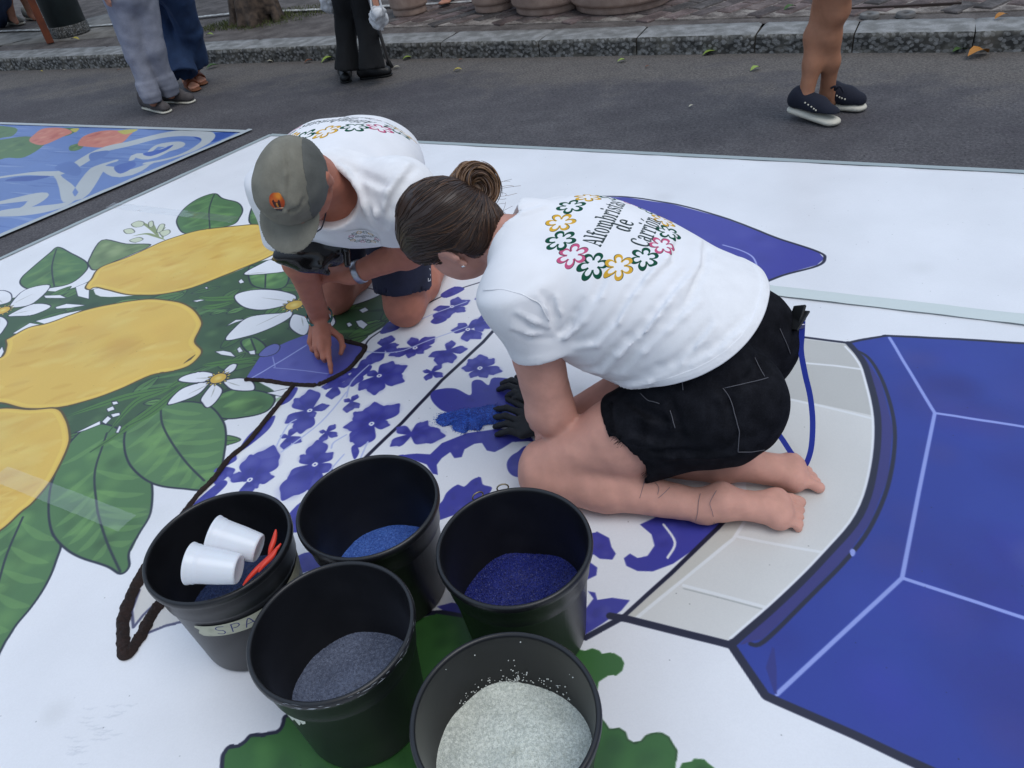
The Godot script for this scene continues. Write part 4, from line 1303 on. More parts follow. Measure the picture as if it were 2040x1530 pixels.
func build_street_objects() -> void:
	# round waste column of dark green sheet metal with a timber post
	var at: Vector3 = Vector3(-3.5937, 0.105, -8.2956)
	var t := thing("waste_column", "dark green metal column with a reddish timber post and stone foot", "column", at)
	var gm := mat(Color.WHITE, 0.45, tile(256, Color(0.085, 0.125, 0.13), Color(0.12, 0.165, 0.17), 0.8, 0.3, 201, 0.001, Color(0.5, 0.5, 0.5)), 2.0)
	put("metal_drum", lathe([[0.0, 0.095], [0.163, 0.095], [0.168, 0.10], [0.168, 1.05], [0.160, 1.07], [0.0, 1.08]], 48), gm, t)
	put("stone_foot", lathe([[0.0, 0.0], [0.168, 0.0], [0.176, 0.015], [0.176, 0.085], [0.166, 0.098], [0.0, 0.099]], 40), mat(Color.WHITE, 0.9, pebble_tile(), 2.5), t)
	var post := put("timber_post", slab(Vector3(0.062, 1.15, 0.05), 0.006), mat(Color.WHITE, 0.7, tile(256, Color(0.33, 0.15, 0.075), Color(0.47, 0.235, 0.115), 0.9, 0.4, 202), 1.5), t)
	var pp: Vector3 = Vector3(-3.6839, 0.105, -8.002)
	post.position = pp - at + Vector3(0, 0.575, 0)
	post.rotation.y = 0.5
	# planters of pale pinkish stone
	var stone := mat(Color.WHITE, 0.9, tile(512, Color(0.57, 0.48, 0.43), Color(0.70, 0.61, 0.55), 0.8, 0.4, 203, 0.006, Color(0.35, 0.3, 0.27)), 1.6)
	var spots := [[Vector3(-0.3479, 0.105, -6.6514), 0.150, "small round stone planter standing beside the crutch"], [Vector3(0.2986, 0.105, -6.3003), 0.165, "round stone planter with a sandalled foot in front"], [Vector3(0.6698, 0.105, -5.9417), 0.270, "broad round stone planter left of the widest one"], [Vector3(1.1566, 0.105, -5.632), 0.375, "widest round stone planter, nearest the road kerb"]]
	for s in spots:
		var r: float = s[1]
		var p: Vector3 = s[0] + Vector3(0.14, 0, -0.99) * r * 0.86
		p.y = 0.112
		var pl := thing("planter", s[2], "planter", p, 0.0, "stone planters on the pavement")
		put("bowl", lathe([[0.0, 0.055], [r * 0.93, 0.052], [r * 0.97, 0.056], [r, 0.075], [r * 1.02, 0.20], [r * 1.04, 0.42], [r * 1.03, 0.45], [r * 0.92, 0.45], [r * 0.90, 0.40], [0.0, 0.38]], 56), stone, pl)
		put("foot_ring", lathe([[0.0, 0.0], [r * 0.86, 0.0], [r * 0.885, 0.008], [r * 0.885, 0.046], [r * 0.86, 0.054], [0.0, 0.055]], 48), stone, pl)
		put("soil", lathe([[0.0, 0.41], [r * 0.5, 0.415], [r * 0.905, 0.40], [r * 0.905, 0.39], [0.0, 0.385]], 32), mat(Color(0.17, 0.13, 0.10), 0.95), pl)
	# street tree
	var tp: Vector3 = Vector3(-1.6676, 0.105, -7.5138)
	var tree := thing("street_tree", "street tree with a grooved grey-brown trunk and flared roots", "tree", tp)
	var tr := Shape.new()
	tr.cap(Vector3(0, -0.05, 0), Vector3(0.0, 0.5, 0), 0.165, 0.135, 0.05)
	tr.cap(Vector3(0, 0.5, 0), Vector3(0.05, 3.0, 0), 0.135, 0.10, 0.05)
	rng.seed = 210
	for k in 9:
		var a := k * TAU / 9.0 + rng.randf_range(-0.2, 0.2)
		var d := Vector3(cos(a), 0, sin(a))
		tr.cap(d * 0.10 + Vector3(0, 0.35, 0), d * rng.randf_range(0.19, 0.25) + Vector3(0, -0.02, 0), 0.035, 0.045, 0.05)
		tr.cap(d * 0.165 + Vector3(0, 0.22, 0).rotated(Vector3.UP, 0.2), d.rotated(Vector3.UP, 0.2) * 0.155 + Vector3(0, 1.4, 0), 0.012, 0.010, 0.03, Vector3.ZERO, 1.0, 1)
	for k in 5:
		var a := k * TAU / 5.0
		tr.cap(Vector3(0.05, 2.7, 0), Vector3(cos(a) * 1.1, 4.0 + 0.3 * sin(a * 2.0), sin(a) * 1.1), 0.07, 0.025, 0.05)
	cloth_noise(tr, 6.0, 0.03, 211, Vector3(2.0, 0.35, 2.0))
	put("trunk", tr.net(0.026), mat(Color.WHITE, 0.95, tile(512, Color(0.17, 0.14, 0.12), Color(0.37, 0.31, 0.26), 1.0, 0.5, 212), 2.0), tree)
	var st := st_new()
	for k in 2600:
		var v := Vector3(rng.randfn(0, 1), rng.randfn(0, 0.7), rng.randfn(0, 1)).limit_length(2.0) * 0.85 + Vector3(0, 4.4, 0)
		var u := Vector3(rng.randfn(0, 1), rng.randfn(0, 0.5), rng.randfn(0, 1)).normalized()
		leaf_blade(st, v, u, rng.randf_range(0.09, 0.16), 0.5)
	put("crown", done(st), mat(Color(0.17, 0.26, 0.11), 0.7), tree)
	# grass at the foot of the tree
	st = st_new()
	for k in 2200:
		var a := rng.randf() * TAU
		var r := rng.randf_range(0.14, 0.75) * (1.0 if cos(a) > -0.2 else 0.7)
		var p := tp + Vector3(cos(a) * r * 0.95, 0.0, sin(a) * r * 0.5)
		var h := rng.randf_range(0.015, 0.05) * (1.15 - r)
		var lean := Vector3(rng.randf_range(-1, 1), 0, rng.randf_range(-1, 1)) * h
		var w := Vector3(rng.randf_range(-1, 1), 0, rng.randf_range(-1, 1)).normalized() * 0.004
		for q in [p - w, p + lean + Vector3(0, h, 0), p + w]: st.add_vertex(q)
	tag(put("grass_tuft", done(st), mat(Color.WHITE, 0.8, tile(128, Color(0.22, 0.26, 0.12), Color(0.36, 0.38, 0.20), 0.8, 0.8, 213), 4.0)), "short straggly grass round the foot of the tree", "grass", "", "stuff")
	build_fallen_leaves()
	# valve covers set in the pavement
	for e in [[Vector3(2.3746, 0.112, -4.6841), "valve cover with a dark keyhole nearer the tanned legs"], [Vector3(2.5385, 0.112, -4.5899), "valve cover in the pavement farther from the tanned legs"]]:
		var vc := thing("valve_cover", e[1], "valve cover", e[0], 0.0, "valve covers behind the kerb")
		put("rim", lathe([[0.016, 0.004], [0.018, 0.010], [0.048, 0.012], [0.052, 0.006], [0.052, -0.01]], 28), mat(Color.WHITE, 0.8, tile(128, Color(0.30, 0.29, 0.28), Color(0.45, 0.44, 0.43), 0.8, 0.5, 214), 5.0), vc)
		put("keyhole", lathe([[0.0, 0.002], [0.018, 0.003], [0.018, -0.01]], 20), mat(Color(0.06, 0.06, 0.06), 0.9), vc)
	var ea: Vector3 = Vector3(2.3012, 0.108, -4.8983)
	var eb: Vector3 = Vector3(2.88, 0.108, -4.6259)
	var edge := put("steel_edging", slab(Vector3(ea.distance_to(eb), 0.03, 0.014), 0.002), mat(Color(0.20, 0.15, 0.13), 0.8))
	edge.position = (ea + eb) * 0.5
	edge.rotation.y = -Vector2(eb.x - ea.x, eb.z - ea.z).angle()
	tag(edge, "rusty steel edging strip behind the kerb at right", "edging")

# one leaf: two rows of points bent along a rib
func leaf_blade(st: SurfaceTool, p: Vector3, dir: Vector3, size: float, wide: float) -> void:
	var s := dir.cross(Vector3.UP)
	s = (s if s.length() > 0.1 else dir.cross(Vector3.RIGHT)).normalized()
	var n := s.cross(dir).normalized()
	var rows := []
	for e in [[0.0, 0.05, 0.0], [0.25, 0.8, 0.10], [0.5, 1.0, 0.14], [0.78, 0.62, 0.10], [1.0, 0.03, 0.0]]:
		var c: Vector3 = p + dir * size * e[0] + n * size * e[2]
		var w: Vector3 = s * size * wide * 0.5 * e[1]
		rows.append(PackedVector3Array([c - w + n * size * 0.10 * e[1], c, c + w + n * size * 0.10 * e[1]]))
	add_sheet(st, rows)

func build_fallen_leaves() -> void:
	var yellow := mat(Color(0.66, 0.60, 0.25), 0.7)
	var lime := mat(Color(0.52, 0.60, 0.26), 0.7)
	var green := mat(Color(0.22, 0.33, 0.13), 0.7)
	var brown := mat(Color(0.40, 0.24, 0.15), 0.8)
	var orange := mat(Color(0.64, 0.42, 0.13), 0.7)
	var pale := mat(Color(0.70, 0.68, 0.60), 0.8)
	var list := [
		[Vector3(-3.8654, 0.004, -7.6068), 0.030, yellow, "leftmost tiny leaf scrap in the gutter, by the leaning kerb joint"], [Vector3(-3.7272, 0.004, -7.5095), 0.035, yellow, "tiny yellow leaf scrap, second from the left in the gutter"], [Vector3(-3.5622, 0.004, -7.3491), 0.030, yellow, "tiny yellow leaf scrap lowest on the road, third from the left"], [Vector3(-3.3998, 0.004, -7.3819), 0.032, pale, "pale leaf scrap against the kerb, upper one of two"], [Vector3(-3.3272, 0.004, -7.2438), 0.028, pale, "pale leaf scrap on the road, lower one of two"], [Vector3(-3.0887, 0.004, -7.2142), 0.034, yellow, "small yellow leaf scrap at the foot of a kerb joint left of the grey trousers"],
		[Vector3(-2.7535, 0.004, -6.9092), 0.03, brown, "dark leaf scrap on the road beside the grey trousers"],
		[Vector3(-3.4256, 0.11, -7.9249), 0.09, yellow, "dry yellow leaf on the concrete beside the green column"],
		[Vector3(-2.0199, 0.11, -7.1545), 0.07, lime, "pale leaf on the pavement below the tree roots"],
		[Vector3(-1.8784, 0.004, -6.6765), 0.08, yellow, "bright yellow leaf at the left of the gutter clump"], [Vector3(-1.8186, 0.006, -6.6024), 0.09, lime, "yellow-green leaf in the middle of the gutter clump"], [Vector3(-1.7804, 0.004, -6.6475), 0.07, yellow, "yellow leaf at the right end of the gutter clump"], [Vector3(-1.891, 0.004, -6.4919), 0.10, green, "dark green leaf just below the gutter clump"],
		[Vector3(-1.4999, 0.004, -6.4476), 0.05, lime, "curled lime leaf in the gutter under the tree"], [Vector3(-1.4262, 0.004, -6.3739), 0.05, pale, "pale tan leaf beside the curled lime leaf"],
		[Vector3(-1.1072, 0.004, -6.1817), 0.07, brown, "red-brown leaf in the gutter left of the black trousers"], [Vector3(-0.9561, 0.004, -6.1327), 0.11, lime, "lime leaf in the gutter touching the black trousers"],
		[Vector3(-0.3663, 0.004, -5.8157), 0.07, lime, "lime leaf in the gutter just right of the crutch"], [Vector3(0.0039, 0.004, -5.5508), 0.035, brown, "small reddish leaf scrap right of the crutch"], [Vector3(-0.026, 0.004, -5.3186), 0.06, yellow, "thin yellow leaf on the road right of the crutch"], [Vector3(-0.4366, 0.004, -5.6212), 0.05, pale, "pale scrap on the road by the crutch foot"],
		[Vector3(0.9758, 0.004, -4.9382), 0.06, lime, "lime leaf on the road below the widest planter"], [Vector3(1.0888, 0.004, -4.7451), 0.03, brown, "tiny brown scrap on the road below the widest planter"],
		[Vector3(1.4802, 0.004, -4.8056), 0.09, lime, "yellow-green leaf at the kerb left of the tanned legs"], [Vector3(1.6104, 0.004, -4.3848), 0.07, lime, "lime leaf on the road left of the navy shoes"], [Vector3(1.9109, 0.004, -4.6293), 0.12, brown, "curled brown leaf against the kerb beside the tanned legs"],
		[Vector3(2.0693, 0.112, -5.0973), 0.09, green, "green leaf on the bricks left of the tanned legs"], [Vector3(2.6209, 0.004, -4.1378), 0.10, green, "green leaf crossing the large orange leaf"], [Vector3(2.6542, 0.01, -4.0302), 0.15, orange, "large orange leaf lying on the road at the right"], [Vector3(2.8821, 0.114, -4.2505), 0.08, orange, "orange leaf on top of the kerb at the right"],
		[Vector3(1.1302, 0.004, -3.9621), 0.03, pale, "white paper scrap on the asphalt in the middle"]]
	rng.seed = 220
	for l in list:
		var st := st_new()
		var a := rng.randf_range(-0.7, 0.7) + (PI if rng.randf() < 0.5 else 0.0)
		var d := Vector3(cos(a), rng.randf_range(0.02, 0.16), sin(a) * 0.6).normalized()
		leaf_blade(st, -d * l[1] * 0.5 + Vector3(0, 0.004, 0), d, l[1], 0.5)
		var o := put("fallen_leaf", done(st), l[2])
		o.position = l[0]
		tag(o, l[3], "leaf", "fallen leaves along the kerb")


# ---------------------------------------------------------------- bodies: tapered limbs joined by a smooth minimum, meshed as surface nets
class Shape:
	var kind := PackedInt32Array()
	var op := PackedInt32Array()
	var a := PackedVector3Array()
	var ba := PackedVector3Array()
	var ra := PackedFloat32Array()
	var rb := PackedFloat32Array()
	var k := PackedFloat32Array()
	var fl := PackedVector3Array()
	var fm := PackedFloat32Array()
	var fs := PackedFloat32Array()
	var rd := PackedFloat32Array()
	var bb := PackedFloat32Array()
	var ex := PackedVector3Array()
	var ey := PackedVector3Array()
	var ez := PackedVector3Array()
	var er := PackedVector3Array()
	var rough: FastNoiseLite = null
	var amount := 0.0
	var stretch := Vector3.ONE

	func add(kd: int, o: int, p: Vector3, q: Vector3, r0: float, r1: float, kk: float, f: Vector3, s: float, r: float, x: Vector3, y: Vector3, z: Vector3, e: Vector3) -> void:
		kind.append(kd)
		op.append(o)
		a.append(p)
		var d := q
		if s < 1.0: d += f * d.dot(f) * (1.0 / s - 1.0)
		ba.append(d)
		ra.append(r0)
		rb.append(r1)
		k.append(kk)
		fl.append(f)
		fm.append(1.0 / s - 1.0)
		fs.append(s)
		rd.append(r)
		bb.append(maxf(d.dot(d), 1e-9))
		ex.append(x)
		ey.append(y)
		ez.append(z)
		er.append(e)

	func cap(p: Vector3, q: Vector3, r0: float, r1: float, kk := 0.02, f := Vector3.ZERO, s := 1.0, o := 0) -> void:
		add(0, o, p, q - p, r0, r1, kk, f, s, 0.0, Vector3.ZERO, Vector3.ZERO, Vector3.ZERO, Vector3.ONE)

	func con(p: Vector3, q: Vector3, r0: float, r1: float, kk := 0.02, f := Vector3.ZERO, s := 1.0, o := 0, r := 0.004) -> void:
		add(1, o, p, q - p, r0 - r, r1 - r, kk, f, s, r, Vector3.ZERO, Vector3.ZERO, Vector3.ZERO, Vector3.ONE)

	func ell(c: Vector3, r: Vector3, kk := 0.02, x := Vector3.RIGHT, y := Vector3.UP, o := 0) -> void:
		add(2, o, c, Vector3.ONE, 0.0, 0.0, kk, Vector3.ZERO, 1.0, 0.0, x, y, x.cross(y), r)

	# keeps what lies behind a plane, with a raised band along the cut
	func pln(c: Vector3, n: Vector3, w: float, h: float) -> void:
		add(3, 1, c, n, w, h, 0.003, Vector3.ZERO, 1.0, 0.0, Vector3.ZERO, Vector3.ZERO, Vector3.ZERO, Vector3.ONE)

	func one(i: int, p: Vector3) -> float:
		var v := p - a[i]
		if kind[i] == 2:
			var l := Vector3(v.dot(ex[i]), v.dot(ey[i]), v.dot(ez[i])) / er[i]
			var k0 := l.length()
			var k1 := (l / er[i]).length() + 1e-9
			return k0 * (k0 - 1.0) / k1
		if fm[i] > 0.0: v += fl[i] * (v.dot(fl[i]) * fm[i])
		var t := v.dot(ba[i]) / bb[i]
		if kind[i] == 0:
			t = clampf(t, 0.0, 1.0)
			return ((v - ba[i] * t).length() - (ra[i] + (rb[i] - ra[i]) * t)) * fs[i]
		var x := sqrt(maxf(v.dot(v) - t * t * bb[i], 0.0))
		var cax := maxf(0.0, x - (ra[i] if t < 0.5 else rb[i]))
		var cay := absf(t - 0.5) - 0.5
		var rba := rb[i] - ra[i]
		var f := clampf((rba * (x - ra[i]) + t * bb[i]) / (rba * rba + bb[i]), 0.0, 1.0)
		var cbx := x - ra[i] - f * rba
		var cby := t - f
		var s := -1.0 if cbx < 0.0 and cay < 0.0 else 1.0
		return (s * sqrt(minf(cax * cax + cay * cay * bb[i], cbx * cbx + cby * cby * bb[i])) - rd[i]) * fs[i]

	func at(p: Vector3, list: PackedInt32Array) -> float:
		var d := 10.0
		var worn := rough == null
		for i in list:
			if kind[i] == 3:
				if not worn:
					d += rough.get_noise_3d(p.x * stretch.x, p.y * stretch.y, p.z * stretch.z) * amount
					worn = true
				var pd := (p - a[i]).dot(ba[i])
				d = maxf(d - rb[i] * clampf((pd + ra[i]) / 0.002, 0.0, 1.0), pd)
				continue
			var e := one(i, p)
			var kk := k[i]
			if op[i] == 0:
				if e - d > kk: continue
				if d - e > kk:
					d = e
					continue
				var h := 0.5 + 0.5 * (e - d) / kk
				d = e + (d - e) * h - kk * h * (1.0 - h)
			else:
				if -e < d - kk: continue
				var h2 := clampf(0.5 - 0.5 * (d + e) / kk, 0.0, 1.0)
				d = d * (1.0 - h2) - e * h2 + kk * h2 * (1.0 - h2)
		if not worn: d += rough.get_noise_3d(p.x * stretch.x, p.y * stretch.y, p.z * stretch.z) * amount
		return d

	func everything() -> PackedInt32Array:
		return PackedInt32Array(range(kind.size()))

	func slope(p: Vector3) -> Vector3:
		var l := everything()
		var e := 0.003
		return Vector3(at(p + Vector3(e, 0, 0), l) - at(p - Vector3(e, 0, 0), l), at(p + Vector3(0, e, 0), l) - at(p - Vector3(0, e, 0), l), at(p + Vector3(0, 0, e), l) - at(p - Vector3(0, 0, e), l)).normalized()

	# moves a point onto the surface
	func onto(p: Vector3, lift := 0.0) -> Vector3:
		var l := everything()
		for n in 4: p -= slope(p) * (at(p, l) - lift) * 0.9
		return p

	# a sewn hem round the cut made by plane number i of the list: a band that follows the cloth
	func hem(i: int, width: float) -> ArrayMesh:
		var l := PackedInt32Array()
		for j in kind.size():
			if kind[j] != 3: l.append(j)
		var n := ba[i]
		var c := a[i]
		var u := n.cross(Vector3.UP).normalized()
		var w := n.cross(u)
		# the middle of the cut
		var mid := Vector3.ZERO
		var count := 0.0
		for x in range(-24, 25):
			for y in range(-24, 25):
				var q := c + u * x * 0.016 + w * y * 0.016
				if at(q, l) < 0.0:
					mid += q
					count += 1.0
		mid /= maxf(count, 1.0)
		var rows := []
		for e in [[-1.0, -0.001], [-0.98, 0.0022], [-0.9, 0.0026], [-0.5, 0.0027], [-0.1, 0.0027], [0.05, 0.0018], [0.08, -0.001], [0.04, -0.012]]:
			var row := PackedVector3Array()
			for k in 144:
				var d := u * cos(TAU * k / 144.0) + w * sin(TAU * k / 144.0)
				var o: Vector3 = mid + n * (e[0] * width)
				var r := 0.38
				while r > 0.0 and at(o + d * r, l) > 0.0: r -= maxf(at(o + d * r, l) * 0.6, 0.0006)
				row.append(o + d * (r + e[1]))
			rows.append(row)
		var st := SurfaceTool.new()
		st.begin(Mesh.PRIMITIVE_TRIANGLES)
		for j in rows.size() - 1:
			for k in 144:
				var k2 := (k + 1) % 144
				for v in [rows[j][k], rows[j][k2], rows[j + 1][k2], rows[j][k], rows[j + 1][k2], rows[j + 1][k]]: st.add_vertex(v)
		st.index()
		st.generate_normals()
		return st.commit()

	# the surface as a mesh of about one vertex per cell; a print is laid flat along ux and uy
	func net(cell: float, uc := Vector3.ZERO, ux := Vector3.ZERO, uy := Vector3.ZERO) -> ArrayMesh:
		var lo := Vector3.ONE * 1e6
		var hi := -lo
		for i in kind.size():
			if op[i]: continue
			var r := maxf(ra[i], rb[i]) + rd[i] + k[i] * 0.3
			if kind[i] == 2: r = maxf(er[i].x, maxf(er[i].y, er[i].z)) + k[i] * 0.3
			var q := a[i] + (ba[i] - fl[i] * ba[i].dot(fl[i]) * (1.0 - fs[i]) if kind[i] < 2 else Vector3.ZERO)
			lo = lo.min(a[i] - Vector3.ONE * r).min(q - Vector3.ONE * r)
			hi = hi.max(a[i] + Vector3.ONE * r).max(q + Vector3.ONE * r)
		lo -= Vector3.ONE * cell * 1.5
		var b := 8
		var side := cell * b
		var nb := Vector3i(((hi - lo) / side).ceil()) + Vector3i.ONE
		var half := side * 0.5
		var diag := half * 1.7321 + cell
		var verts := {}
		var points := PackedVector3Array()
		var edges := []
		var sx := 1
		var sy := nb.x * b + 2
		var sz := sy * (nb.y * b + 2)
		var n1 := b + 1
		var val := PackedFloat32Array()
		val.resize(n1 * n1 * n1)
		for bz in nb.z:
			for by in nb.y:
				for bx in nb.x:
					var o := lo + Vector3(bx, by, bz) * side
					var c := o + Vector3.ONE * half
					var near := PackedInt32Array()
					var best := 10.0
					var ds := PackedFloat32Array()
					for i in kind.size():
						var d := 0.0 if kind[i] == 3 else one(i, c)
						ds.append(d)
						if op[i] == 0: best = minf(best, d)
					if best > diag + 0.03: continue
					for i in kind.size():
						if kind[i] == 3 or (op[i] == 0 and ds[i] < best + diag * 2.0 + k[i]) or (op[i] == 1 and ds[i] < diag + k[i] + 0.01): near.append(i)
					var mid := at(c, near)
					if absf(mid) > diag + 0.004: continue
					var any_in := false
					var any_out := false
					var w := 0
					for z in n1:
						for y in n1:
							for x in n1:
								var v := at(o + Vector3(x, y, z) * cell, near)
								val[w] = v
								if v < 0.0: any_in = true
								else: any_out = true
								w += 1
					if not (any_in and any_out): continue
					for z in b:
						for y in b:
							for x in b:
								w = x + (y + z * n1) * n1
								var v0 := val[w]
								var v1 := val[w + 1]
								var v2 := val[w + n1]
								var v3 := val[w + n1 + 1]
								var w2 := w + n1 * n1
								var v4 := val[w2]
								var v5 := val[w2 + 1]
								var v6 := val[w2 + n1]
								var v7 := val[w2 + n1 + 1]
								var m := (1 if v0 < 0 else 0) + (1 if v1 < 0 else 0) + (1 if v2 < 0 else 0) + (1 if v3 < 0 else 0) + (1 if v4 < 0 else 0) + (1 if v5 < 0 else 0) + (1 if v6 < 0 else 0) + (1 if v7 < 0 else 0)
								if m == 0 or m == 8: continue
								var s := Vector3.ZERO
								var cn := 0.0
								if (v0 < 0) != (v1 < 0):
									s += Vector3(v0 / (v0 - v1), 0, 0)
									cn += 1
								if (v2 < 0) != (v3 < 0):
									s += Vector3(v2 / (v2 - v3), 1, 0)
									cn += 1
								if (v4 < 0) != (v5 < 0):
									s += Vector3(v4 / (v4 - v5), 0, 1)
									cn += 1
								if (v6 < 0) != (v7 < 0):
									s += Vector3(v6 / (v6 - v7), 1, 1)
									cn += 1
								if (v0 < 0) != (v2 < 0):
									s += Vector3(0, v0 / (v0 - v2), 0)
									cn += 1
								if (v1 < 0) != (v3 < 0):
									s += Vector3(1, v1 / (v1 - v3), 0)
									cn += 1
								if (v4 < 0) != (v6 < 0):
									s += Vector3(0, v4 / (v4 - v6), 1)
									cn += 1
								if (v5 < 0) != (v7 < 0):
									s += Vector3(1, v5 / (v5 - v7), 1)
									cn += 1
								if (v0 < 0) != (v4 < 0):
									s += Vector3(0, 0, v0 / (v0 - v4))
									cn += 1
								if (v1 < 0) != (v5 < 0):
									s += Vector3(1, 0, v1 / (v1 - v5))
									cn += 1
								if (v2 < 0) != (v6 < 0):
									s += Vector3(0, 1, v2 / (v2 - v6))
									cn += 1
								if (v3 < 0) != (v7 < 0):
									s += Vector3(1, 1, v3 / (v3 - v7))
									cn += 1
								var gx := bx * b + x + 1
								var gy := by * b + y + 1
								var gz := bz * b + z + 1
								var key := gx + gy * sy + gz * sz
								verts[key] = points.size()
								points.append(o + (Vector3(x, y, z) + s / cn) * cell)
								if (v0 < 0) != (v1 < 0): edges.append([key, 0, v0 < 0])
								if (v0 < 0) != (v2 < 0): edges.append([key, 1, v0 < 0])
								if (v0 < 0) != (v4 < 0): edges.append([key, 2, v0 < 0])
		# crisp hems: points beside a cut are drawn onto its plane
		for i in kind.size():
			if kind[i] != 3 or ra[i] < 0.001: continue
			for j in points.size():
				var pd := (points[j] - a[i]).dot(ba[i])
				if pd > -cell * 0.9: points[j] -= ba[i] * pd
		var index := PackedInt32Array()
		var step := [sx, sy, sz]
		for e in edges:
			var u: int = step[(e[1] + 1) % 3]
			var v: int = step[(e[1] + 2) % 3]
			var key: int = e[0]
			if not (verts.has(key - u) and verts.has(key - v) and verts.has(key - u - v)): continue
			var q := [verts[key], verts[key - u], verts[key - u - v], verts[key - v]]
			if e[2]: index.append_array([q[0], q[2], q[1], q[0], q[3], q[2]])
			else: index.append_array([q[0], q[1], q[2], q[0], q[2], q[3]])
		var normals := PackedVector3Array()
		normals.resize(points.size())
		for i in range(0, index.size(), 3):
			var p0 := points[index[i]]
			var fn := (points[index[i + 2]] - p0).cross(points[index[i + 1]] - p0)
			for q in 3: normals[index[i + q]] += fn
		for i in normals.size(): normals[i] = normals[i].normalized()
		var arrays := []
		arrays.resize(Mesh.ARRAY_MAX)
		arrays[Mesh.ARRAY_VERTEX] = points
		arrays[Mesh.ARRAY_NORMAL] = normals
		arrays[Mesh.ARRAY_INDEX] = index
		if ux != uy:
			var uvs := PackedVector2Array()
			for p in points: uvs.append(Vector2(0.5 + (p - uc).dot(ux), 0.5 + (p - uc).dot(uy)))
			arrays[Mesh.ARRAY_TEX_UV] = uvs
		var out := ArrayMesh.new()
		out.add_surface_from_arrays(Mesh.PRIMITIVE_TRIANGLES, arrays)
		return out

func cloth_noise(s: Shape, freq: float, amount: float, sd: int, stretch := Vector3.ONE) -> void:
	s.rough = noise(freq, 2, sd)
	s.amount = amount
	s.stretch = stretch

# a mesh made in world coordinates, hung under a thing that stands elsewhere
func put_at(called: String, m: Mesh, material: Material, parent: Node, base: Vector3) -> MeshInstance3D:
	var o := put(called, m, material, parent)
	if parent.get_parent() == self: o.position = -base
	elif base.length() > 0.0 and parent is MeshInstance3D: o.position = Vector3.ZERO
	return o

func skin_tile(c: Color, sd: int) -> ImageTexture:
	return tile(256, c.darkened(0.045), Color(minf(c.r * 1.03, 1.0), c.g * 1.03, c.b * 1.03), 0.8, 0.14, sd, 0.0012, c.darkened(0.3), 0.014)

func relief_pale(sd: int) -> ImageTexture:
	return tile(256, Color(0.92, 0.92, 0.92), Color(1, 1, 1), 0.5, 0.4, sd)

var cloth_cache: StandardMaterial3D
func plain_cloth() -> StandardMaterial3D:
	if cloth_cache == null:
		cloth_cache = mat(Color(0.925, 0.925, 0.93), 0.95, tile(256, Color(0.955, 0.955, 0.955), Color(1, 1, 1), 0.5, 0.5, 112), 6.0)
		cloth_cache.metallic_specular = 0.15
	return cloth_cache

var thread_cache: StandardMaterial3D
func thread_mat() -> StandardMaterial3D:
	if thread_cache == null: thread_cache = mat(Color(0.34, 0.34, 0.36), 0.9)
	return thread_cache

# the shirt in two surfaces: the back carries the print, the front is plain
func put_shirt(m: ArrayMesh, print_mat: Material, plain: Material, n: Vector3, t: Node3D, base: Vector3) -> void:
	var arr := m.surface_get_arrays(0)
	var v: PackedVector3Array = arr[Mesh.ARRAY_VERTEX]
	var nn: PackedVector3Array = arr[Mesh.ARRAY_NORMAL]
	var uv: PackedVector2Array = arr[Mesh.ARRAY_TEX_UV]
	var ix: PackedInt32Array = arr[Mesh.ARRAY_INDEX]
	var a := PackedInt32Array()
	var b := PackedInt32Array()
	for i in range(0, ix.size(), 3):
		var c := (uv[ix[i]] + uv[ix[i + 1]] + uv[ix[i + 2]]) / 3.0
		if nn[ix[i]].dot(n) > 0.0 and c.x > 0.02 and c.x < 0.98 and c.y > 0.02 and c.y < 0.98:
			for k in 3: a.append(ix[i + k])
		else:
			for k in 3: b.append(ix[i + k])
	var out := ArrayMesh.new()
	for part in [a, b]:
		var s := arr.duplicate()
		s[Mesh.ARRAY_INDEX] = part
		out.add_surface_from_arrays(Mesh.PRIMITIVE_TRIANGLES, s)
	out.surface_set_material(0, print_mat)
	out.surface_set_material(1, plain)
	put_at("t_shirt", out, null, t, base)

func daisy(c: Vector2, r: float, col: Color, turn: float) -> void:
	var dark := Color(0.12, 0.20, 0.18)
	for pass_n in 3:
		for k in 6:
			var d := Vector2.from_angle(turn + k * TAU / 6.0)
			var o := d.orthogonal()
			var grow: float = [1.06, 1.0, 0.62][pass_n]
			var m: Vector2 = c + d * r * [0.62, 0.62, 0.52][pass_n] + o * r * (0.03 if pass_n == 0 else 0.0)
			var p := PackedVector2Array()
			for q in 20:
				var a := q * TAU / 20.0
				p.append(m + d * cos(a) * r * 0.44 * grow + o * sin(a) * r * 0.29 * grow * (1.0 + 0.25 * cos(a)))
			fill([p], [dark, col, Color(0.925, 0.925, 0.93)][pass_n])
	var e := PackedVector2Array()
	for q in 20: e.append(c + Vector2.from_angle(q * TAU / 20.0) * r * 0.36)
	fill([e], Color(0.925, 0.925, 0.93))

func emblem(c: Vector2, s: float) -> void:
	var cols := [Color(0.12, 0.32, 0.25), Color(0.85, 0.66, 0.25), Color(0.12, 0.32, 0.25), Color(0.78, 0.36, 0.50)]
	var order := [0, 3, 0, 1, 0, 1, 0, 3, 0, 1, 0, 3, 0, 1]
	for k in 14:
		var a := PI + k * TAU / 14.0
		daisy(c + Vector2(cos(a) * 0.130, sin(a) * 0.110) * s, 0.0275 * s, cols[order[k]], a * 1.7)
	var ink := Color(0.17, 0.22, 0.22)
	for l in [["Alfombristas", Vector2(0.0, -0.024), 0.172], ["de", Vector2(-0.004, 0.014), 0.038], ["Carrión", Vector2(0.006, 0.064), 0.118]]:
		var wide: float = text_width(l[0])
		var sx: float = l[2] * s / wide
		letters(l[0], "Droid Serif", true, true, Transform2D(Vector2(sx, 0), Vector2(0, 0.056 * s), c + l[1] * s), ink)

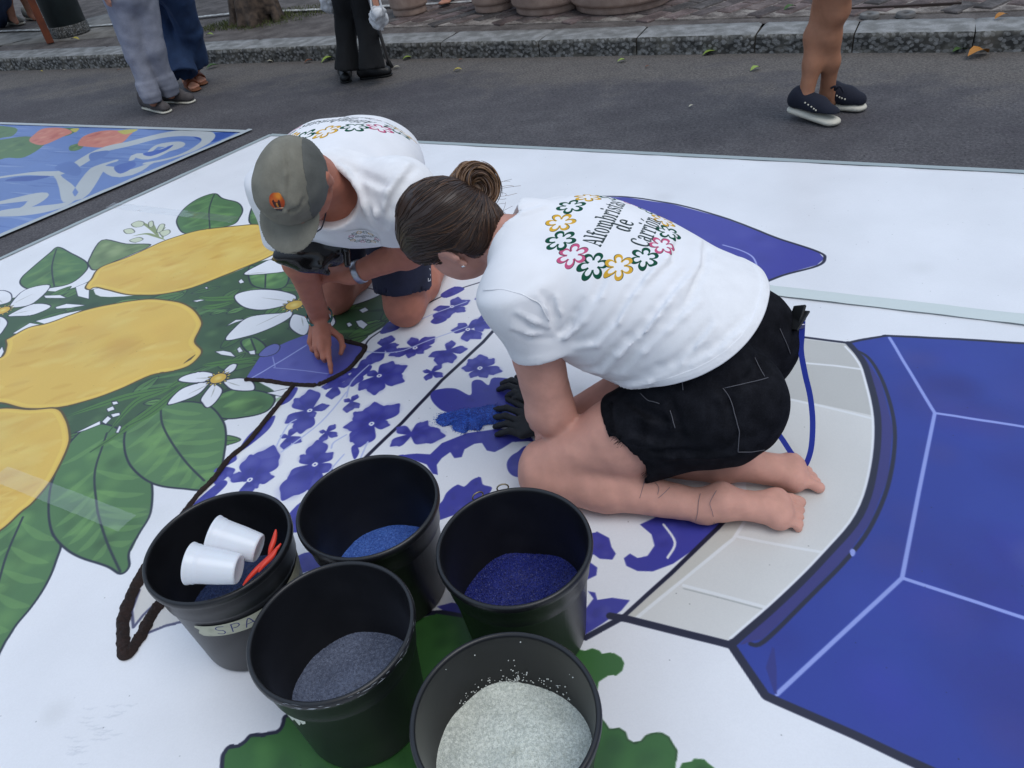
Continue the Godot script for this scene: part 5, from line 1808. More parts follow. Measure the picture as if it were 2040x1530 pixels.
func text_width(text: String) -> float:
	var f := SystemFont.new()
	f.font_names = PackedStringArray(["Droid Serif"])
	f.font_weight = 700
	f.font_italic = true
	var t := TextMesh.new()
	t.font = f
	t.font_size = 64
	t.pixel_size = 1.0 / 64.0
	t.depth = 0.0
	t.text = text
	return t.get_aabb().size.x

func back_print(offset: Vector2, span: float) -> StandardMaterial3D:
	begin_paint(1024, 1024, Vector2.ZERO, 1.0, Color(0.925, 0.925, 0.93))
	var s := 1024.0 / span
	emblem(Vector2(512, 512) + Vector2(offset.x, -offset.y) * s, s)
	var tex := end_paint(0.03, 6)
	var m := mat(Color.WHITE, 0.95, tex)
	m.metallic_specular = 0.15
	m.texture_repeat = false
	return m

func emblem_print() -> ImageTexture:
	begin_paint(256, 256, Vector2.ZERO, 1.0, Color(0.925, 0.925, 0.93))
	emblem(Vector2(128, 128), 800.0)
	return end_paint(0.03, 6)

func badge_print() -> ImageTexture:
	begin_paint(128, 160, Vector2.ZERO, 1.0, Color(0.72, 0.30, 0.06, 0.0))
	var e := PackedVector2Array()
	for q in 40: e.append(Vector2(64 + cos(q * TAU / 40.0) * 52, 76 + sin(q * TAU / 40.0) * 60))
	fill([e], Color(0.70, 0.27, 0.05))
	spray(Vector2(48, 40), 46, Color(0.90, 0.58, 0.15), 0.9)
	spray(Vector2(88, 70), 34, Color(0.85, 0.42, 0.10), 0.8)
	fill([PackedVector2Array([Vector2(40, 70), Vector2(52, 62), Vector2(60, 80), Vector2(78, 78), Vector2(86, 60), Vector2(98, 72), Vector2(90, 100), Vector2(84, 124), Vector2(46, 124), Vector2(42, 100)])], Color(0.24, 0.08, 0.05))
	fill([PackedVector2Array([Vector2(60, 84), Vector2(72, 84), Vector2(70, 118), Vector2(58, 118)])], Color(0.80, 0.50, 0.14))
	line(PackedVector2Array([Vector2(34, 126), Vector2(94, 126)]), 5.0, Color(0.85, 0.72, 0.6))
	fill([PackedVector2Array([Vector2(40, 134), Vector2(88, 134), Vector2(84, 148), Vector2(44, 148)])], Color(0.16, 0.17, 0.19))
	var tex := ImageTexture.create_from_image(img)
	return tex

func patch_mesh(rows: Array) -> ArrayMesh:
	var uvs := []
	for j in rows.size():
		var r := PackedVector2Array()
		for i in rows[0].size(): r.append(Vector2(float(i) / (rows[0].size() - 1), float(j) / (rows.size() - 1)))
		uvs.append(r)
	return sheet(rows, false, uvs)

func ball(c: Vector3, r: float) -> ArrayMesh:
	var rows := []
	for j in 7:
		var a := PI * j / 6.0
		rows.append(ring(c + Vector3(0, cos(a) * r, 0), maxf(sin(a) * r, 0.0001), 10))
	return sheet(rows, true, [], true)

# a closed strap round a limb
func band(c: Vector3, ax: Vector3, r: float, width: float, thick: float) -> ArrayMesh:
	var rows := []
	for e in [[-0.5, 0.0], [-0.5, 0.8], [-0.35, 1.0], [0.35, 1.0], [0.5, 0.8], [0.5, 0.0]]:
		rows.append(ring(c + ax.normalized() * width * e[0], r + thick * e[1], 40, ax.normalized()))
	return sheet(rows, true)

# strands combed from the hairline over the head into the bun, and the coiled bun
func comb_hair(hair: Shape, parent: MeshInstance3D, base: Vector3, hc: Vector3, cr: Vector3, fa: Vector3, lf: Vector3, bun: Vector3) -> void:
	rng.seed = 91
	var shades := [Color(0.17, 0.12, 0.095), Color(0.25, 0.175, 0.13), Color(0.36, 0.255, 0.175)]
	var sets := [st_new(), st_new(), st_new()]
	var bd := (bun - hc).normalized()
	for k in 1050:
		# start anywhere round the head, below the bun
		var v := Vector3(rng.randfn(0, 1), rng.randfn(0, 1), rng.randfn(0, 1)).normalized()
		if v.dot(bd) > 0.82 or v.dot(fa) > 0.72: continue
		var p := hair.onto(hc + v * 0.12, 0.0)
		var pts := PackedVector3Array()
		var rad := []
		var n := 14
		var sway := rng.randf_range(-0.10, 0.10)
		for i in n:
			var t := i / float(n - 1)
			var goal := bun - bd * 0.030
			var dir := (goal - p)
			var g := hair.slope(p)
			dir = (dir - g * dir.dot(g)).normalized()
			dir = dir.rotated(g, sway * (1.0 - t))
			pts.append(p + g * rng.randf_range(-0.0002, 0.0022))
			rad.append(0.0009 * (0.5 + sin(PI * clampf(t, 0.05, 0.95))))
			if p.distance_to(goal) < 0.03: break
			p = hair.onto(p + dir * minf(0.016, p.distance_to(goal) * 0.5))
		if pts.size() < 4: continue
		tube(sets[2 if rng.randf() < 0.16 else (1 if rng.randf() < 0.4 else 0)], pts, rad.slice(0, pts.size()), 4, false)
	for k in 3:
		put_at("hair_strands", done(sets[k]), mat(shades[k], 0.42), parent, base).set_meta("kind", "stuff")
	# bun: locks wound round an axis that points up and towards the viewer
	var axis := Vector3(0.35, 0.42, 0.84).normalized()
	var u := axis.cross(Vector3.UP).normalized()
	var w := axis.cross(u)
	var bun_shades := [Color(0.38, 0.275, 0.19), Color(0.48, 0.36, 0.25), Color(0.26, 0.18, 0.13)]
	sets = [st_new(), st_new(), st_new()]
	for k in 330:
		var pts := PackedVector3Array()
		var rad := []
		var ph := rng.randf() * TAU
		var minor := rng.randf() * TAU
		var mr := rng.randf_range(0.010, 0.027)
		var major := rng.randf_range(0.029, 0.038)
		var span := rng.randf_range(1.6, 4.6)
		var ku := u.rotated(w, rng.randfn(0.0, 0.28))
		var kw := w.rotated(u, rng.randfn(0.0, 0.28))
		for i in 20:
			var a := ph + span * i / 19.0
			var b := minor + a * 0.35
			var rr := major + cos(b) * mr
			pts.append(bun + (ku * cos(a) + kw * sin(a)) * rr + axis * (sin(b) * mr * 1.15 - 0.006))
			rad.append(0.0021 * sin(PI * (i + 0.5) / 20.0) + 0.0002)
		tube(sets[k % 3], pts, rad, 5, false)
	# loose ends standing off the bun and the nape
	for k in 60:
		var a := rng.randf_range(-0.6, 2.9)
		var s := bun + (u * cos(a) + w * sin(a)) * 0.050 + axis * rng.randf_range(-0.01, 0.012)
		if k > 34: s = hc - cr * 0.075 - fa * 0.085 + lf * rng.randf_range(-0.04, 0.03)
		var d := (s - bun).normalized() * rng.randf_range(0.010, 0.035) + Vector3(0.02, 0.015, 0) * rng.randf_range(-0.4, 1.2)
		if k > 34: d = Vector3(rng.randf_range(0.01, 0.03), rng.randf_range(-0.005, 0.02), rng.randf_range(0, 0.02))
		var side := Vector3(rng.randf_range(-1, 1), rng.randf_range(-1, 1), rng.randf_range(-1, 1)) * 0.012
		tube(sets[k % 3], curve3([s - d * 0.2, s + d * 0.3 + side, s + d * 0.75 + side * 0.6, s + d * 1.1 - side * 0.5], 4), [0.0004], 4, false)
	var core := Shape.new()
	for k in 14:
		var a := k * TAU / 14.0
		var a2 := (k + 1) * TAU / 14.0
		core.cap(bun + (u * cos(a) + w * sin(a)) * 0.0305 - axis * 0.006, bun + (u * cos(a2) + w * sin(a2)) * 0.0305 - axis * 0.006, 0.0195, 0.0195, 0.006)
	core.cap(bun - axis * 0.02, bun - bd * 0.04, 0.024, 0.03, 0.02)
	put_at("bun", core.net(0.004), mat(bun_shades[0], 0.5), parent, base)
	for k in 3:
		put_at("bun_strands", done(sets[k]), mat(bun_shades[k], 0.42), parent, base).set_meta("kind", "stuff")


func build_woman() -> void:
	var t := thing("person", "kneeling barefoot person with brown hair bun, white t-shirt and black shorts, spreading sand", "person", v3(0.463, 0, -1.425))
	var base := t.position
	var body := Shape.new()
	body.cap(v3(0.0527,0.085,-1.402), v3(0.235,0.174,-1.367), 0.07, 0.092, 0.03)
	body.cap(v3(0.235,0.174,-1.367), v3(0.432,0.27,-1.329), 0.092, 0.1, 0.03)
	body.cap(v3(0.108,0.085,-1.509), v3(0.512,0.27,-1.512), 0.068, 0.095, 0.03)
	body.cap(v3(0.0407,0.067,-1.375), v3(0.175,0.0706,-1.319), 0.055, 0.055, 0.03)
	body.cap(v3(0.175,0.0706,-1.319), v3(0.393,0.045,-1.229), 0.055, 0.036, 0.03)
	body.cap(v3(0.0962,0.067,-1.481), v3(0.238,0.0725,-1.427), 0.055, 0.055, 0.03)
	body.cap(v3(0.238,0.0725,-1.427), v3(0.468,0.05,-1.339), 0.055, 0.036, 0.03)
	body.cap(v3(0.393,0.045,-1.229), v3(0.427,0.067,-1.223), 0.038, 0.037, 0.02)
	body.cap(v3(0.427,0.067,-1.223), v3(0.549,0.034,-1.184), 0.035, 0.032, 0.025, v3(0,1,0), 0.85)
	body.cap(v3(0.442,0.045,-1.22), v3(0.556,0.034,-1.22), 0.032, 0.029, 0.02)
	body.cap(v3(0.557,0.034,-1.226), v3(0.545,0.034,-1.165), 0.024, 0.021, 0.02)
	body.cap(v3(0.571,0.034,-1.231), v3(0.591,0.0315,-1.227), 0.013, 0.012, 0.004)
	body.cap(v3(0.591,0.0315,-1.227), v3(0.612,0.017,-1.223), 0.0117, 0.0143, 0.0035)
	body.cap(v3(0.566,0.034,-1.209), v3(0.586,0.0298,-1.205), 0.0096, 0.0088, 0.004)
	body.cap(v3(0.586,0.0298,-1.205), v3(0.606,0.0136,-1.201), 0.0086, 0.0106, 0.0035)
	body.cap(v3(0.563,0.034,-1.19), v3(0.58,0.0296,-1.186), 0.0092, 0.0085, 0.004)
	body.cap(v3(0.58,0.0296,-1.186), v3(0.598,0.0132,-1.183), 0.0083, 0.0101, 0.0035)
	body.cap(v3(0.559,0.034,-1.172), v3(0.574,0.0294,-1.169), 0.0088, 0.0081, 0.004)
	body.cap(v3(0.574,0.0294,-1.169), v3(0.59,0.0128,-1.166), 0.0079, 0.0097, 0.0035)
	body.cap(v3(0.556,0.034,-1.157), v3(0.568,0.0292,-1.154), 0.0085, 0.0078, 0.004)
	body.cap(v3(0.568,0.0292,-1.154), v3(0.581,0.0125,-1.152), 0.0077, 0.0094, 0.0035)
	body.cap(v3(0.468,0.05,-1.339), v3(0.502,0.072,-1.332), 0.038, 0.037, 0.02)
	body.cap(v3(0.502,0.072,-1.332), v3(0.63,0.034,-1.319), 0.035, 0.032, 0.025, v3(0,1,0), 0.85)
	body.cap(v3(0.517,0.05,-1.329), v3(0.622,0.034,-1.284), 0.032, 0.029, 0.02)
	body.cap(v3(0.621,0.034,-1.278), v3(0.634,0.034,-1.339), 0.024, 0.021, 0.02)
	body.cap(v3(0.631,0.034,-1.268), v3(0.652,0.0315,-1.263), 0.013, 0.012, 0.004)
	body.cap(v3(0.652,0.0315,-1.263), v3(0.672,0.017,-1.259), 0.0117, 0.0143, 0.0035)
	body.cap(v3(0.636,0.034,-1.29), v3(0.655,0.0298,-1.286), 0.0096, 0.0088, 0.004)
	body.cap(v3(0.655,0.0298,-1.286), v3(0.675,0.0136,-1.282), 0.0086, 0.0106, 0.0035)
	body.cap(v3(0.64,0.034,-1.309), v3(0.657,0.0296,-1.305), 0.0092, 0.0085, 0.004)
	body.cap(v3(0.657,0.0296,-1.305), v3(0.675,0.0132,-1.301), 0.0083, 0.0101, 0.0035)
	body.cap(v3(0.643,0.034,-1.327), v3(0.659,0.0294,-1.323), 0.0088, 0.0081, 0.004)
	body.cap(v3(0.659,0.0294,-1.323), v3(0.674,0.0128,-1.32), 0.0079, 0.0097, 0.0035)
	body.cap(v3(0.647,0.034,-1.342), v3(0.659,0.0292,-1.34), 0.0085, 0.0078, 0.004)
	body.cap(v3(0.659,0.0292,-1.34), v3(0.671,0.0125,-1.337), 0.0077, 0.0094, 0.0035)
	body.con(v3(0.112,0.54,-1.603), v3(0.463,0.335,-1.425), 0.145, 0.15, 0.03, v3(0.4241,0.8866,0.1845), 0.65, 0, 0.05)
	body.cap(v3(0.103,0.585,-1.607), v3(-0.0113,0.572,-1.69), 0.062, 0.055, 0.03)
	body.cap(v3(0.0522,0.54,-1.465), v3(0.0814,0.235,-1.441), 0.06, 0.056, 0.03)
	body.cap(v3(0.0814,0.235,-1.441), v3(0.0565,0.055,-1.608), 0.052, 0.03, 0.02)
	body.ell(v3(0.0764,0.223,-1.441), v3(0.052,0.052,0.052), 0.02, v3(1,0,0), v3(0,1,0))
	body.cap(v3(0.172,0.54,-1.74), v3(0.125,0.26,-1.782), 0.054, 0.045, 0.03)
	body.cap(v3(0.125,0.26,-1.782), v3(0.0567,0.055,-1.724), 0.045, 0.028, 0.02)
	body.ell(v3(-0.0933,0.62,-1.694), v3(0.098,0.098,0.076), 0.02, v3(-0.8211,0.5708,0), v3(-0.5006,-0.7202,-0.4803))
	body.ell(v3(-0.0745,0.533,-1.723), v3(0.076,0.068,0.066), 0.03, v3(-0.8211,0.5708,0), v3(-0.5006,-0.7202,-0.4803))
	body.cap(v3(-0.0592,0.547,-1.665), v3(-0.0367,0.495,-1.719), 0.024, 0.022, 0.03)
	body.cap(v3(-0.0345,0.582,-1.744), v3(-0.0301,0.504,-1.74), 0.024, 0.022, 0.03)
	body.cap(v3(-0.139,0.541,-1.744), v3(-0.113,0.501,-1.754), 0.009, 0.014, 0.012)
	body.cap(v3(-0.0731,0.505,-1.76), v3(-0.0829,0.491,-1.728), 0.0075, 0.0075, 0.008)
	body.ell(v3(-0.15,0.535,-1.715), v3(0.012,0.01,0.016), 0.012, v3(-0.8211,0.5708,0), v3(-0.5006,-0.7202,-0.4803), 1)
	body.ell(v3(-0.143,0.54,-1.71), v3(0.0115,0.0115,0.0115), 0.003, v3(-0.8211,0.5708,0), v3(-0.5006,-0.7202,-0.4803))
	body.cap(v3(-0.107,0.593,-1.615), v3(-0.0802,0.572,-1.611), 0.014, 0.011, 0.005, v3(-0.2741,-0.3944,0.8771), 0.5)
	body.cap(v3(-0.114,0.59,-1.623), v3(-0.0642,0.55,-1.623), 0.0085, 0.0085, 0.005)
	body.ell(v3(-0.104,0.57,-1.613), v3(0.014,0.007,0.008), 0.004, v3(-0.8211,0.5708,0), v3(-0.5006,-0.7202,-0.4803), 1)
	body.ell(v3(-0.133,0.559,-1.769), v3(0.012,0.01,0.016), 0.012, v3(-0.8211,0.5708,0), v3(-0.5006,-0.7202,-0.4803), 1)
	body.ell(v3(-0.126,0.565,-1.765), v3(0.0115,0.0115,0.0115), 0.003, v3(-0.8211,0.5708,0), v3(-0.5006,-0.7202,-0.4803))
	body.cap(v3(-0.061,0.66,-1.762), v3(-0.032,0.642,-1.766), 0.014, 0.011, 0.005, v3(-0.2741,-0.3944,0.8771), 0.5)
	body.cap(v3(-0.0704,0.653,-1.763), v3(-0.0193,0.614,-1.767), 0.0085, 0.0085, 0.005)
	body.ell(v3(-0.0521,0.644,-1.778), v3(0.014,0.007,0.008), 0.004, v3(-0.8211,0.5708,0), v3(-0.5006,-0.7202,-0.4803), 1)
	cloth_noise(body, 16.0, 0.0022, 5)
	var skin := skin_mat(Color.WHITE, skin_tile(Color(0.80, 0.60, 0.535), 101))
	put_at("body", body.net(0.0050), skin, t, base)
	var shorts := Shape.new()
	shorts.con(v3(0.243,0.177,-1.365), v3(0.432,0.27,-1.329), 0.108, 0.125, 0.04, Vector3.ZERO, 1, 0, 0.01)
	shorts.con(v3(0.31,0.178,-1.511), v3(0.512,0.27,-1.512), 0.102, 0.122, 0.04, Vector3.ZERO, 1, 0, 0.01)
	shorts.con(v3(0.25,0.138,-1.354), v3(0.432,0.24,-1.329), 0.07, 0.1, 0.05, Vector3.ZERO, 1, 0, 0.01)
	shorts.ell(v3(0.454,0.27,-1.317), v3(0.142,0.135,0.13), 0.05, v3(-0.917,0,-0.399), v3(0,1,0))
	shorts.ell(v3(0.547,0.29,-1.512), v3(0.145,0.145,0.13), 0.05, v3(-0.917,0,-0.399), v3(0,1,0))
	shorts.con(v3(0.463,0.335,-1.425), v3(0.376,0.386,-1.469), 0.172, 0.168, 0.05, v3(0.4241,0.8866,0.1845), 0.8, 0, 0.02)
	shorts.cap(v3(0.25,0.181,-1.364), v3(0.162,0.134,-1.268), 0.088, 0.082, 0.006, Vector3.ZERO, 1, 1)
	shorts.cap(v3(0.237,0.296,-1.343), v3(0.276,0.294,-1.277), 0.005, 0.005, 0.018)
	shorts.cap(v3(0.24,0.307,-1.346), v3(0.281,0.301,-1.279), 0.005, 0.005, 0.018, Vector3.ZERO, 1, 1)
	shorts.cap(v3(0.276,0.294,-1.277), v3(0.318,0.293,-1.244), 0.005, 0.005, 0.018)
	shorts.cap(v3(0.279,0.303,-1.279), v3(0.318,0.302,-1.244), 0.005, 0.005, 0.018, Vector3.ZERO, 1, 1)
	shorts.cap(v3(0.319,0.33,-1.268), v3(0.326,0.297,-1.236), 0.0045, 0.0045, 0.018)
	shorts.cap(v3(0.321,0.338,-1.261), v3(0.331,0.303,-1.231), 0.0045, 0.0045, 0.018, Vector3.ZERO, 1, 1)
	shorts.cap(v3(0.326,0.297,-1.236), v3(0.33,0.251,-1.224), 0.0045, 0.0045, 0.018)
	shorts.cap(v3(0.33,0.3,-1.231), v3(0.333,0.252,-1.216), 0.0045, 0.0045, 0.018, Vector3.ZERO, 1, 1)
	shorts.cap(v3(0.279,0.221,-1.247), v3(0.314,0.224,-1.232), 0.005, 0.005, 0.018)
	shorts.cap(v3(0.276,0.232,-1.24), v3(0.311,0.233,-1.228), 0.005, 0.005, 0.018, Vector3.ZERO, 1, 1)
	shorts.cap(v3(0.314,0.224,-1.232), v3(0.348,0.228,-1.216), 0.005, 0.005, 0.018)
	shorts.cap(v3(0.31,0.233,-1.227), v3(0.344,0.237,-1.212), 0.005, 0.005, 0.018, Vector3.ZERO, 1, 1)
	shorts.cap(v3(0.348,0.228,-1.216), v3(0.386,0.238,-1.199), 0.005, 0.005, 0.018)
	shorts.cap(v3(0.343,0.237,-1.212), v3(0.381,0.247,-1.194), 0.005, 0.005, 0.018, Vector3.ZERO, 1, 1)
	shorts.cap(v3(0.386,0.238,-1.199), v3(0.424,0.244,-1.188), 0.005, 0.005, 0.018)
	shorts.cap(v3(0.382,0.247,-1.193), v3(0.421,0.252,-1.179), 0.005, 0.005, 0.018, Vector3.ZERO, 1, 1)
	shorts.cap(v3(0.407,0.382,-1.25), v3(0.421,0.355,-1.223), 0.006, 0.006, 0.018)
	shorts.cap(v3(0.416,0.393,-1.245), v3(0.43,0.364,-1.219), 0.006, 0.006, 0.018, Vector3.ZERO, 1, 1)
	shorts.cap(v3(0.421,0.355,-1.223), v3(0.42,0.311,-1.198), 0.006, 0.006, 0.018)
	shorts.cap(v3(0.431,0.36,-1.216), v3(0.43,0.315,-1.188), 0.006, 0.006, 0.018, Vector3.ZERO, 1, 1)
	shorts.cap(v3(0.242,0.254,-1.274), v3(0.29,0.248,-1.245), 0.005, 0.005, 0.018)
	shorts.cap(v3(0.242,0.266,-1.272), v3(0.291,0.257,-1.244), 0.005, 0.005, 0.018, Vector3.ZERO, 1, 1)
	shorts.cap(v3(0.29,0.248,-1.245), v3(0.34,0.261,-1.226), 0.005, 0.005, 0.018)
	shorts.cap(v3(0.286,0.257,-1.242), v3(0.334,0.272,-1.222), 0.005, 0.005, 0.018, Vector3.ZERO, 1, 1)
	shorts.cap(v3(0.511,0.393,-1.32), v3(0.483,0.39,-1.263), 0.006, 0.006, 0.018)
	shorts.cap(v3(0.526,0.394,-1.316), v3(0.493,0.389,-1.255), 0.006, 0.006, 0.018, Vector3.ZERO, 1, 1)
	shorts.cap(v3(0.483,0.39,-1.263), v3(0.457,0.382,-1.246), 0.006, 0.006, 0.018)
	shorts.cap(v3(0.492,0.39,-1.252), v3(0.464,0.382,-1.233), 0.006, 0.006, 0.018, Vector3.ZERO, 1, 1)
	cloth_noise(shorts, 9.0, 0.0035, 6)
	var denim := mat(Color.WHITE, 0.85, tile(512, Color(0.065, 0.068, 0.082), Color(0.135, 0.138, 0.158), 0.7, 0.7, 102, 0.02, Color(0.24, 0.24, 0.26)), 4.0)
	denim.metallic_specular = 0.15
	var sh := put_at("shorts", shorts.net(0.0065), denim, t, base)
	put_at("stitching", tube_mesh(curve3([v3(0.426, 0.376, -1.241), v3(0.435, 0.362, -1.228), v3(0.439, 0.346, -1.213), v3(0.44, 0.335, -1.206), v3(0.442, 0.324, -1.199), v3(0.444, 0.311, -1.193), v3(0.446, 0.299, -1.187), v3(0.445, 0.283, -1.184), v3(0.444, 0.266, -1.182), v3(0.444, 0.247, -1.182)], 3), [0.0010], 5), thread_mat(), sh, base)
	put_at("stitching", tube_mesh(curve3([v3(0.444, 0.247, -1.182), v3(0.459, 0.242, -1.184), v3(0.475, 0.236, -1.187), v3(0.491, 0.232, -1.191), v3(0.508, 0.224, -1.199)], 3), [0.0010], 5), thread_mat(), sh, base)
	put_at("stitching", tube_mesh(curve3([v3(0.429, 0.376, -1.24), v3(0.45, 0.382, -1.235), v3(0.465, 0.378, -1.241), v3(0.479, 0.377, -1.244), v3(0.501, 0.377, -1.246), v3(0.526, 0.372, -1.256)], 3), [0.0010], 5), thread_mat(), sh, base)
	put_at("stitching", tube_mesh(curve3([v3(0.515, 0.389, -1.309), v3(0.515, 0.384, -1.279), v3(0.518, 0.377, -1.256)], 3), [0.0010], 5), thread_mat(), sh, base)
	put_at("stitching", tube_mesh(curve3([v3(0.61, 0.375, -1.416), v3(0.615, 0.361, -1.409), v3(0.621, 0.346, -1.404), v3(0.627, 0.33, -1.401), v3(0.633, 0.312, -1.4)], 3), [0.0010], 5), thread_mat(), sh, base)
	put_at("stitching", tube_mesh(curve3([v3(0.272, 0.329, -1.325), v3(0.283, 0.324, -1.304), v3(0.293, 0.327, -1.292), v3(0.303, 0.329, -1.28)], 3), [0.0010], 5), thread_mat(), sh, base)
	put_at("stitching", tube_mesh(curve3([v3(0.35, 0.384, -1.273), v3(0.349, 0.37, -1.262)], 3), [0.0010], 5), thread_mat(), sh, base)
	put_at("stitching", tube_mesh(curve3([v3(0.32, 0.325, -1.257), v3(0.322, 0.315, -1.249), v3(0.322, 0.308, -1.238), v3(0.324, 0.297, -1.231)], 3), [0.0010], 5), thread_mat(), sh, base)
	var fr := st_new()
	rng.seed = 71
	var hem := curve3([v3(0.216, 0.288, -1.362), v3(0.209, 0.278, -1.329), v3(0.207, 0.262, -1.302), v3(0.217, 0.241, -1.277), v3(0.265, 0.0936, -1.364), v3(0.273, 0.1631, -1.247)], 14)
	for i in hem.size():
		for r in 3:
			var p0: Vector3 = hem[i] + Vector3(rng.randf_range(-0.003, 0.003), rng.randf_range(-0.003, 0.003), rng.randf_range(-0.003, 0.003))
			var d := Vector3(-0.012, -0.004, 0.004) * rng.randf_range(0.4, 1.3) + Vector3(rng.randf_range(-0.004, 0.004), rng.randf_range(-0.006, 0.004), rng.randf_range(-0.004, 0.004))
			tube(fr, PackedVector3Array([p0, p0 + d * 0.5, p0 + d]), [0.0006, 0.0005, 0.0003], 4, false)
	put_at("frayed_hem", done(fr), denim, sh, base).set_meta("kind", "stuff")
	put_at("loose_thread", tube_mesh(curve3([v3(0.381, 0.0919, -1.229), v3(0.372, 0.0835, -1.213), v3(0.366, 0.0662, -1.198), v3(0.361, 0.0433, -1.195)], 4), [0.0005], 5), mat(Color(0.38, 0.39, 0.43), 0.9), sh, base)
	put_at("loose_thread", tube_mesh(curve3([v3(0.413, 0.1071, -1.216), v3(0.399, 0.0961, -1.204), v3(0.393, 0.0874, -1.197), v3(0.396, 0.0692, -1.185), v3(0.403, 0.0247, -1.19)], 4), [0.0005], 5), mat(Color(0.38, 0.39, 0.43), 0.9), sh, base)
	put_at("loose_thread", tube_mesh(curve3([v3(0.266, 0.1153, -1.277), v3(0.257, 0.1052, -1.262), v3(0.246, 0.09, -1.246)], 4), [0.0005], 5), mat(Color(0.38, 0.39, 0.43), 0.9), sh, base)
	put_at("loose_thread", tube_mesh(curve3([v3(0.318, 0.099, -1.256), v3(0.3, 0.0954, -1.243), v3(0.287, 0.0896, -1.238)], 4), [0.0005], 5), mat(Color(0.38, 0.39, 0.43), 0.9), sh, base)
	put_at("loose_thread", tube_mesh(curve3([v3(0.288, 0.1055, -1.272), v3(0.293, 0.1019, -1.258), v3(0.287, 0.0952, -1.244)], 4), [0.0005], 5), mat(Color(0.38, 0.39, 0.43), 0.9), sh, base)
	var shirt := Shape.new()
	shirt.con(v3(0.542,0.289,-1.384), v3(0.207,0.485,-1.554), 0.205, 0.178, 0.03, v3(0.4241,0.8866,0.1845), 0.8, 0, 0.03)
	shirt.con(v3(0.27,0.448,-1.522), v3(0.0883,0.554,-1.615), 0.17, 0.135, 0.05, v3(0.4241,0.8866,0.1845), 0.7, 0, 0.07)
	shirt.ell(v3(0.432,0.438,-1.443), v3(0.21,0.18,0.12), 0.07, v3(0.7911,-0.4619,0.401), v3(0.4408,-0.0241,-0.8973))
	shirt.ell(v3(0.5,0.37,-1.407), v3(0.15,0.19,0.12), 0.07, v3(0.7911,-0.4619,0.401), v3(0.4408,-0.0241,-0.8973))
	shirt.ell(v3(0.28,0.51,-1.519), v3(0.21,0.17,0.1), 0.07, v3(0.7911,-0.4619,0.401), v3(0.4408,-0.0241,-0.8973))
	shirt.ell(v3(0.292,0.519,-1.591), v3(0.19,0.11,0.105), 0.07, v3(0.7911,-0.4619,0.401), v3(0.4408,-0.0241,-0.8973))
	shirt.ell(v3(0.217,0.399,-1.547), v3(0.13,0.15,0.085), 0.05, v3(0.7911,-0.4619,0.401), v3(0.4408,-0.0241,-0.8973))
	shirt.con(v3(0.0503,0.56,-1.467), v3(0.0876,0.416,-1.445), 0.088, 0.083, 0.045, Vector3.ZERO, 1, 0, 0.006)
	shirt.con(v3(0.0854,0.431,-1.447), v3(0.0883,0.414,-1.445), 0.085, 0.0845, 0.002, Vector3.ZERO, 1, 0, 0.003)
	shirt.ell(v3(0.0522,0.54,-1.465), v3(0.09,0.084,0.084), 0.05, v3(1,0,0), v3(0,1,0))
	shirt.con(v3(0.175,0.56,-1.737), v3(0.147,0.394,-1.762), 0.078, 0.074, 0.045, Vector3.ZERO, 1, 0, 0.008)
	shirt.ell(v3(0.172,0.54,-1.74), v3(0.076,0.076,0.076), 0.05, v3(1,0,0), v3(0,1,0))
	shirt.cap(v3(0.0962,0.569,-1.611), v3(0.0752,0.601,-1.621), 0.085, 0.075, 0.05)
	shirt.cap(v3(0.087,0.594,-1.615), v3(0.0079,0.63,-1.655), 0.068, 0.072, 0.01, Vector3.ZERO, 1, 1)
	shirt.cap(v3(0.107,0.486,-1.37), v3(0.124,0.48,-1.368), 0.004, 0.004, 0.014)
	shirt.cap(v3(0.109,0.493,-1.365), v3(0.127,0.488,-1.367), 0.004, 0.004, 0.014, Vector3.ZERO, 1, 1)
	shirt.cap(v3(0.124,0.48,-1.368), v3(0.146,0.499,-1.365), 0.004, 0.004, 0.014)
	shirt.cap(v3(0.119,0.486,-1.367), v3(0.141,0.505,-1.366), 0.004, 0.004, 0.014, Vector3.ZERO, 1, 1)
	shirt.cap(v3(0.146,0.499,-1.365), v3(0.159,0.527,-1.365), 0.004, 0.004, 0.014)
	shirt.cap(v3(0.139,0.502,-1.368), v3(0.153,0.53,-1.366), 0.004, 0.004, 0.014, Vector3.ZERO, 1, 1)
	shirt.cap(v3(0.159,0.527,-1.365), v3(0.176,0.549,-1.369), 0.004, 0.004, 0.014)
	shirt.cap(v3(0.153,0.53,-1.367), v3(0.169,0.555,-1.368), 0.004, 0.004, 0.014, Vector3.ZERO, 1, 1)
	shirt.cap(v3(0.128,0.481,-1.362), v3(0.164,0.517,-1.358), 0.0048, 0.0048, 0.014)
	shirt.cap(v3(0.121,0.489,-1.357), v3(0.158,0.522,-1.355), 0.0048, 0.0048, 0.014, Vector3.ZERO, 1, 1)
	shirt.cap(v3(0.164,0.517,-1.358), v3(0.205,0.562,-1.368), 0.0048, 0.0048, 0.014)
	shirt.cap(v3(0.157,0.522,-1.352), v3(0.198,0.571,-1.363), 0.0048, 0.0048, 0.014, Vector3.ZERO, 1, 1)
	shirt.cap(v3(0.205,0.562,-1.368), v3(0.233,0.592,-1.397), 0.0048, 0.0048, 0.014)
	shirt.cap(v3(0.197,0.568,-1.368), v3(0.226,0.601,-1.397), 0.0048, 0.0048, 0.014, Vector3.ZERO, 1, 1)
	shirt.cap(v3(0.15,0.452,-1.366), v3(0.187,0.467,-1.342), 0.0048, 0.0048, 0.014)
	shirt.cap(v3(0.145,0.46,-1.359), v3(0.182,0.475,-1.34), 0.0048, 0.0048, 0.014, Vector3.ZERO, 1, 1)
	shirt.cap(v3(0.187,0.467,-1.342), v3(0.232,0.519,-1.332), 0.0048, 0.0048, 0.014)
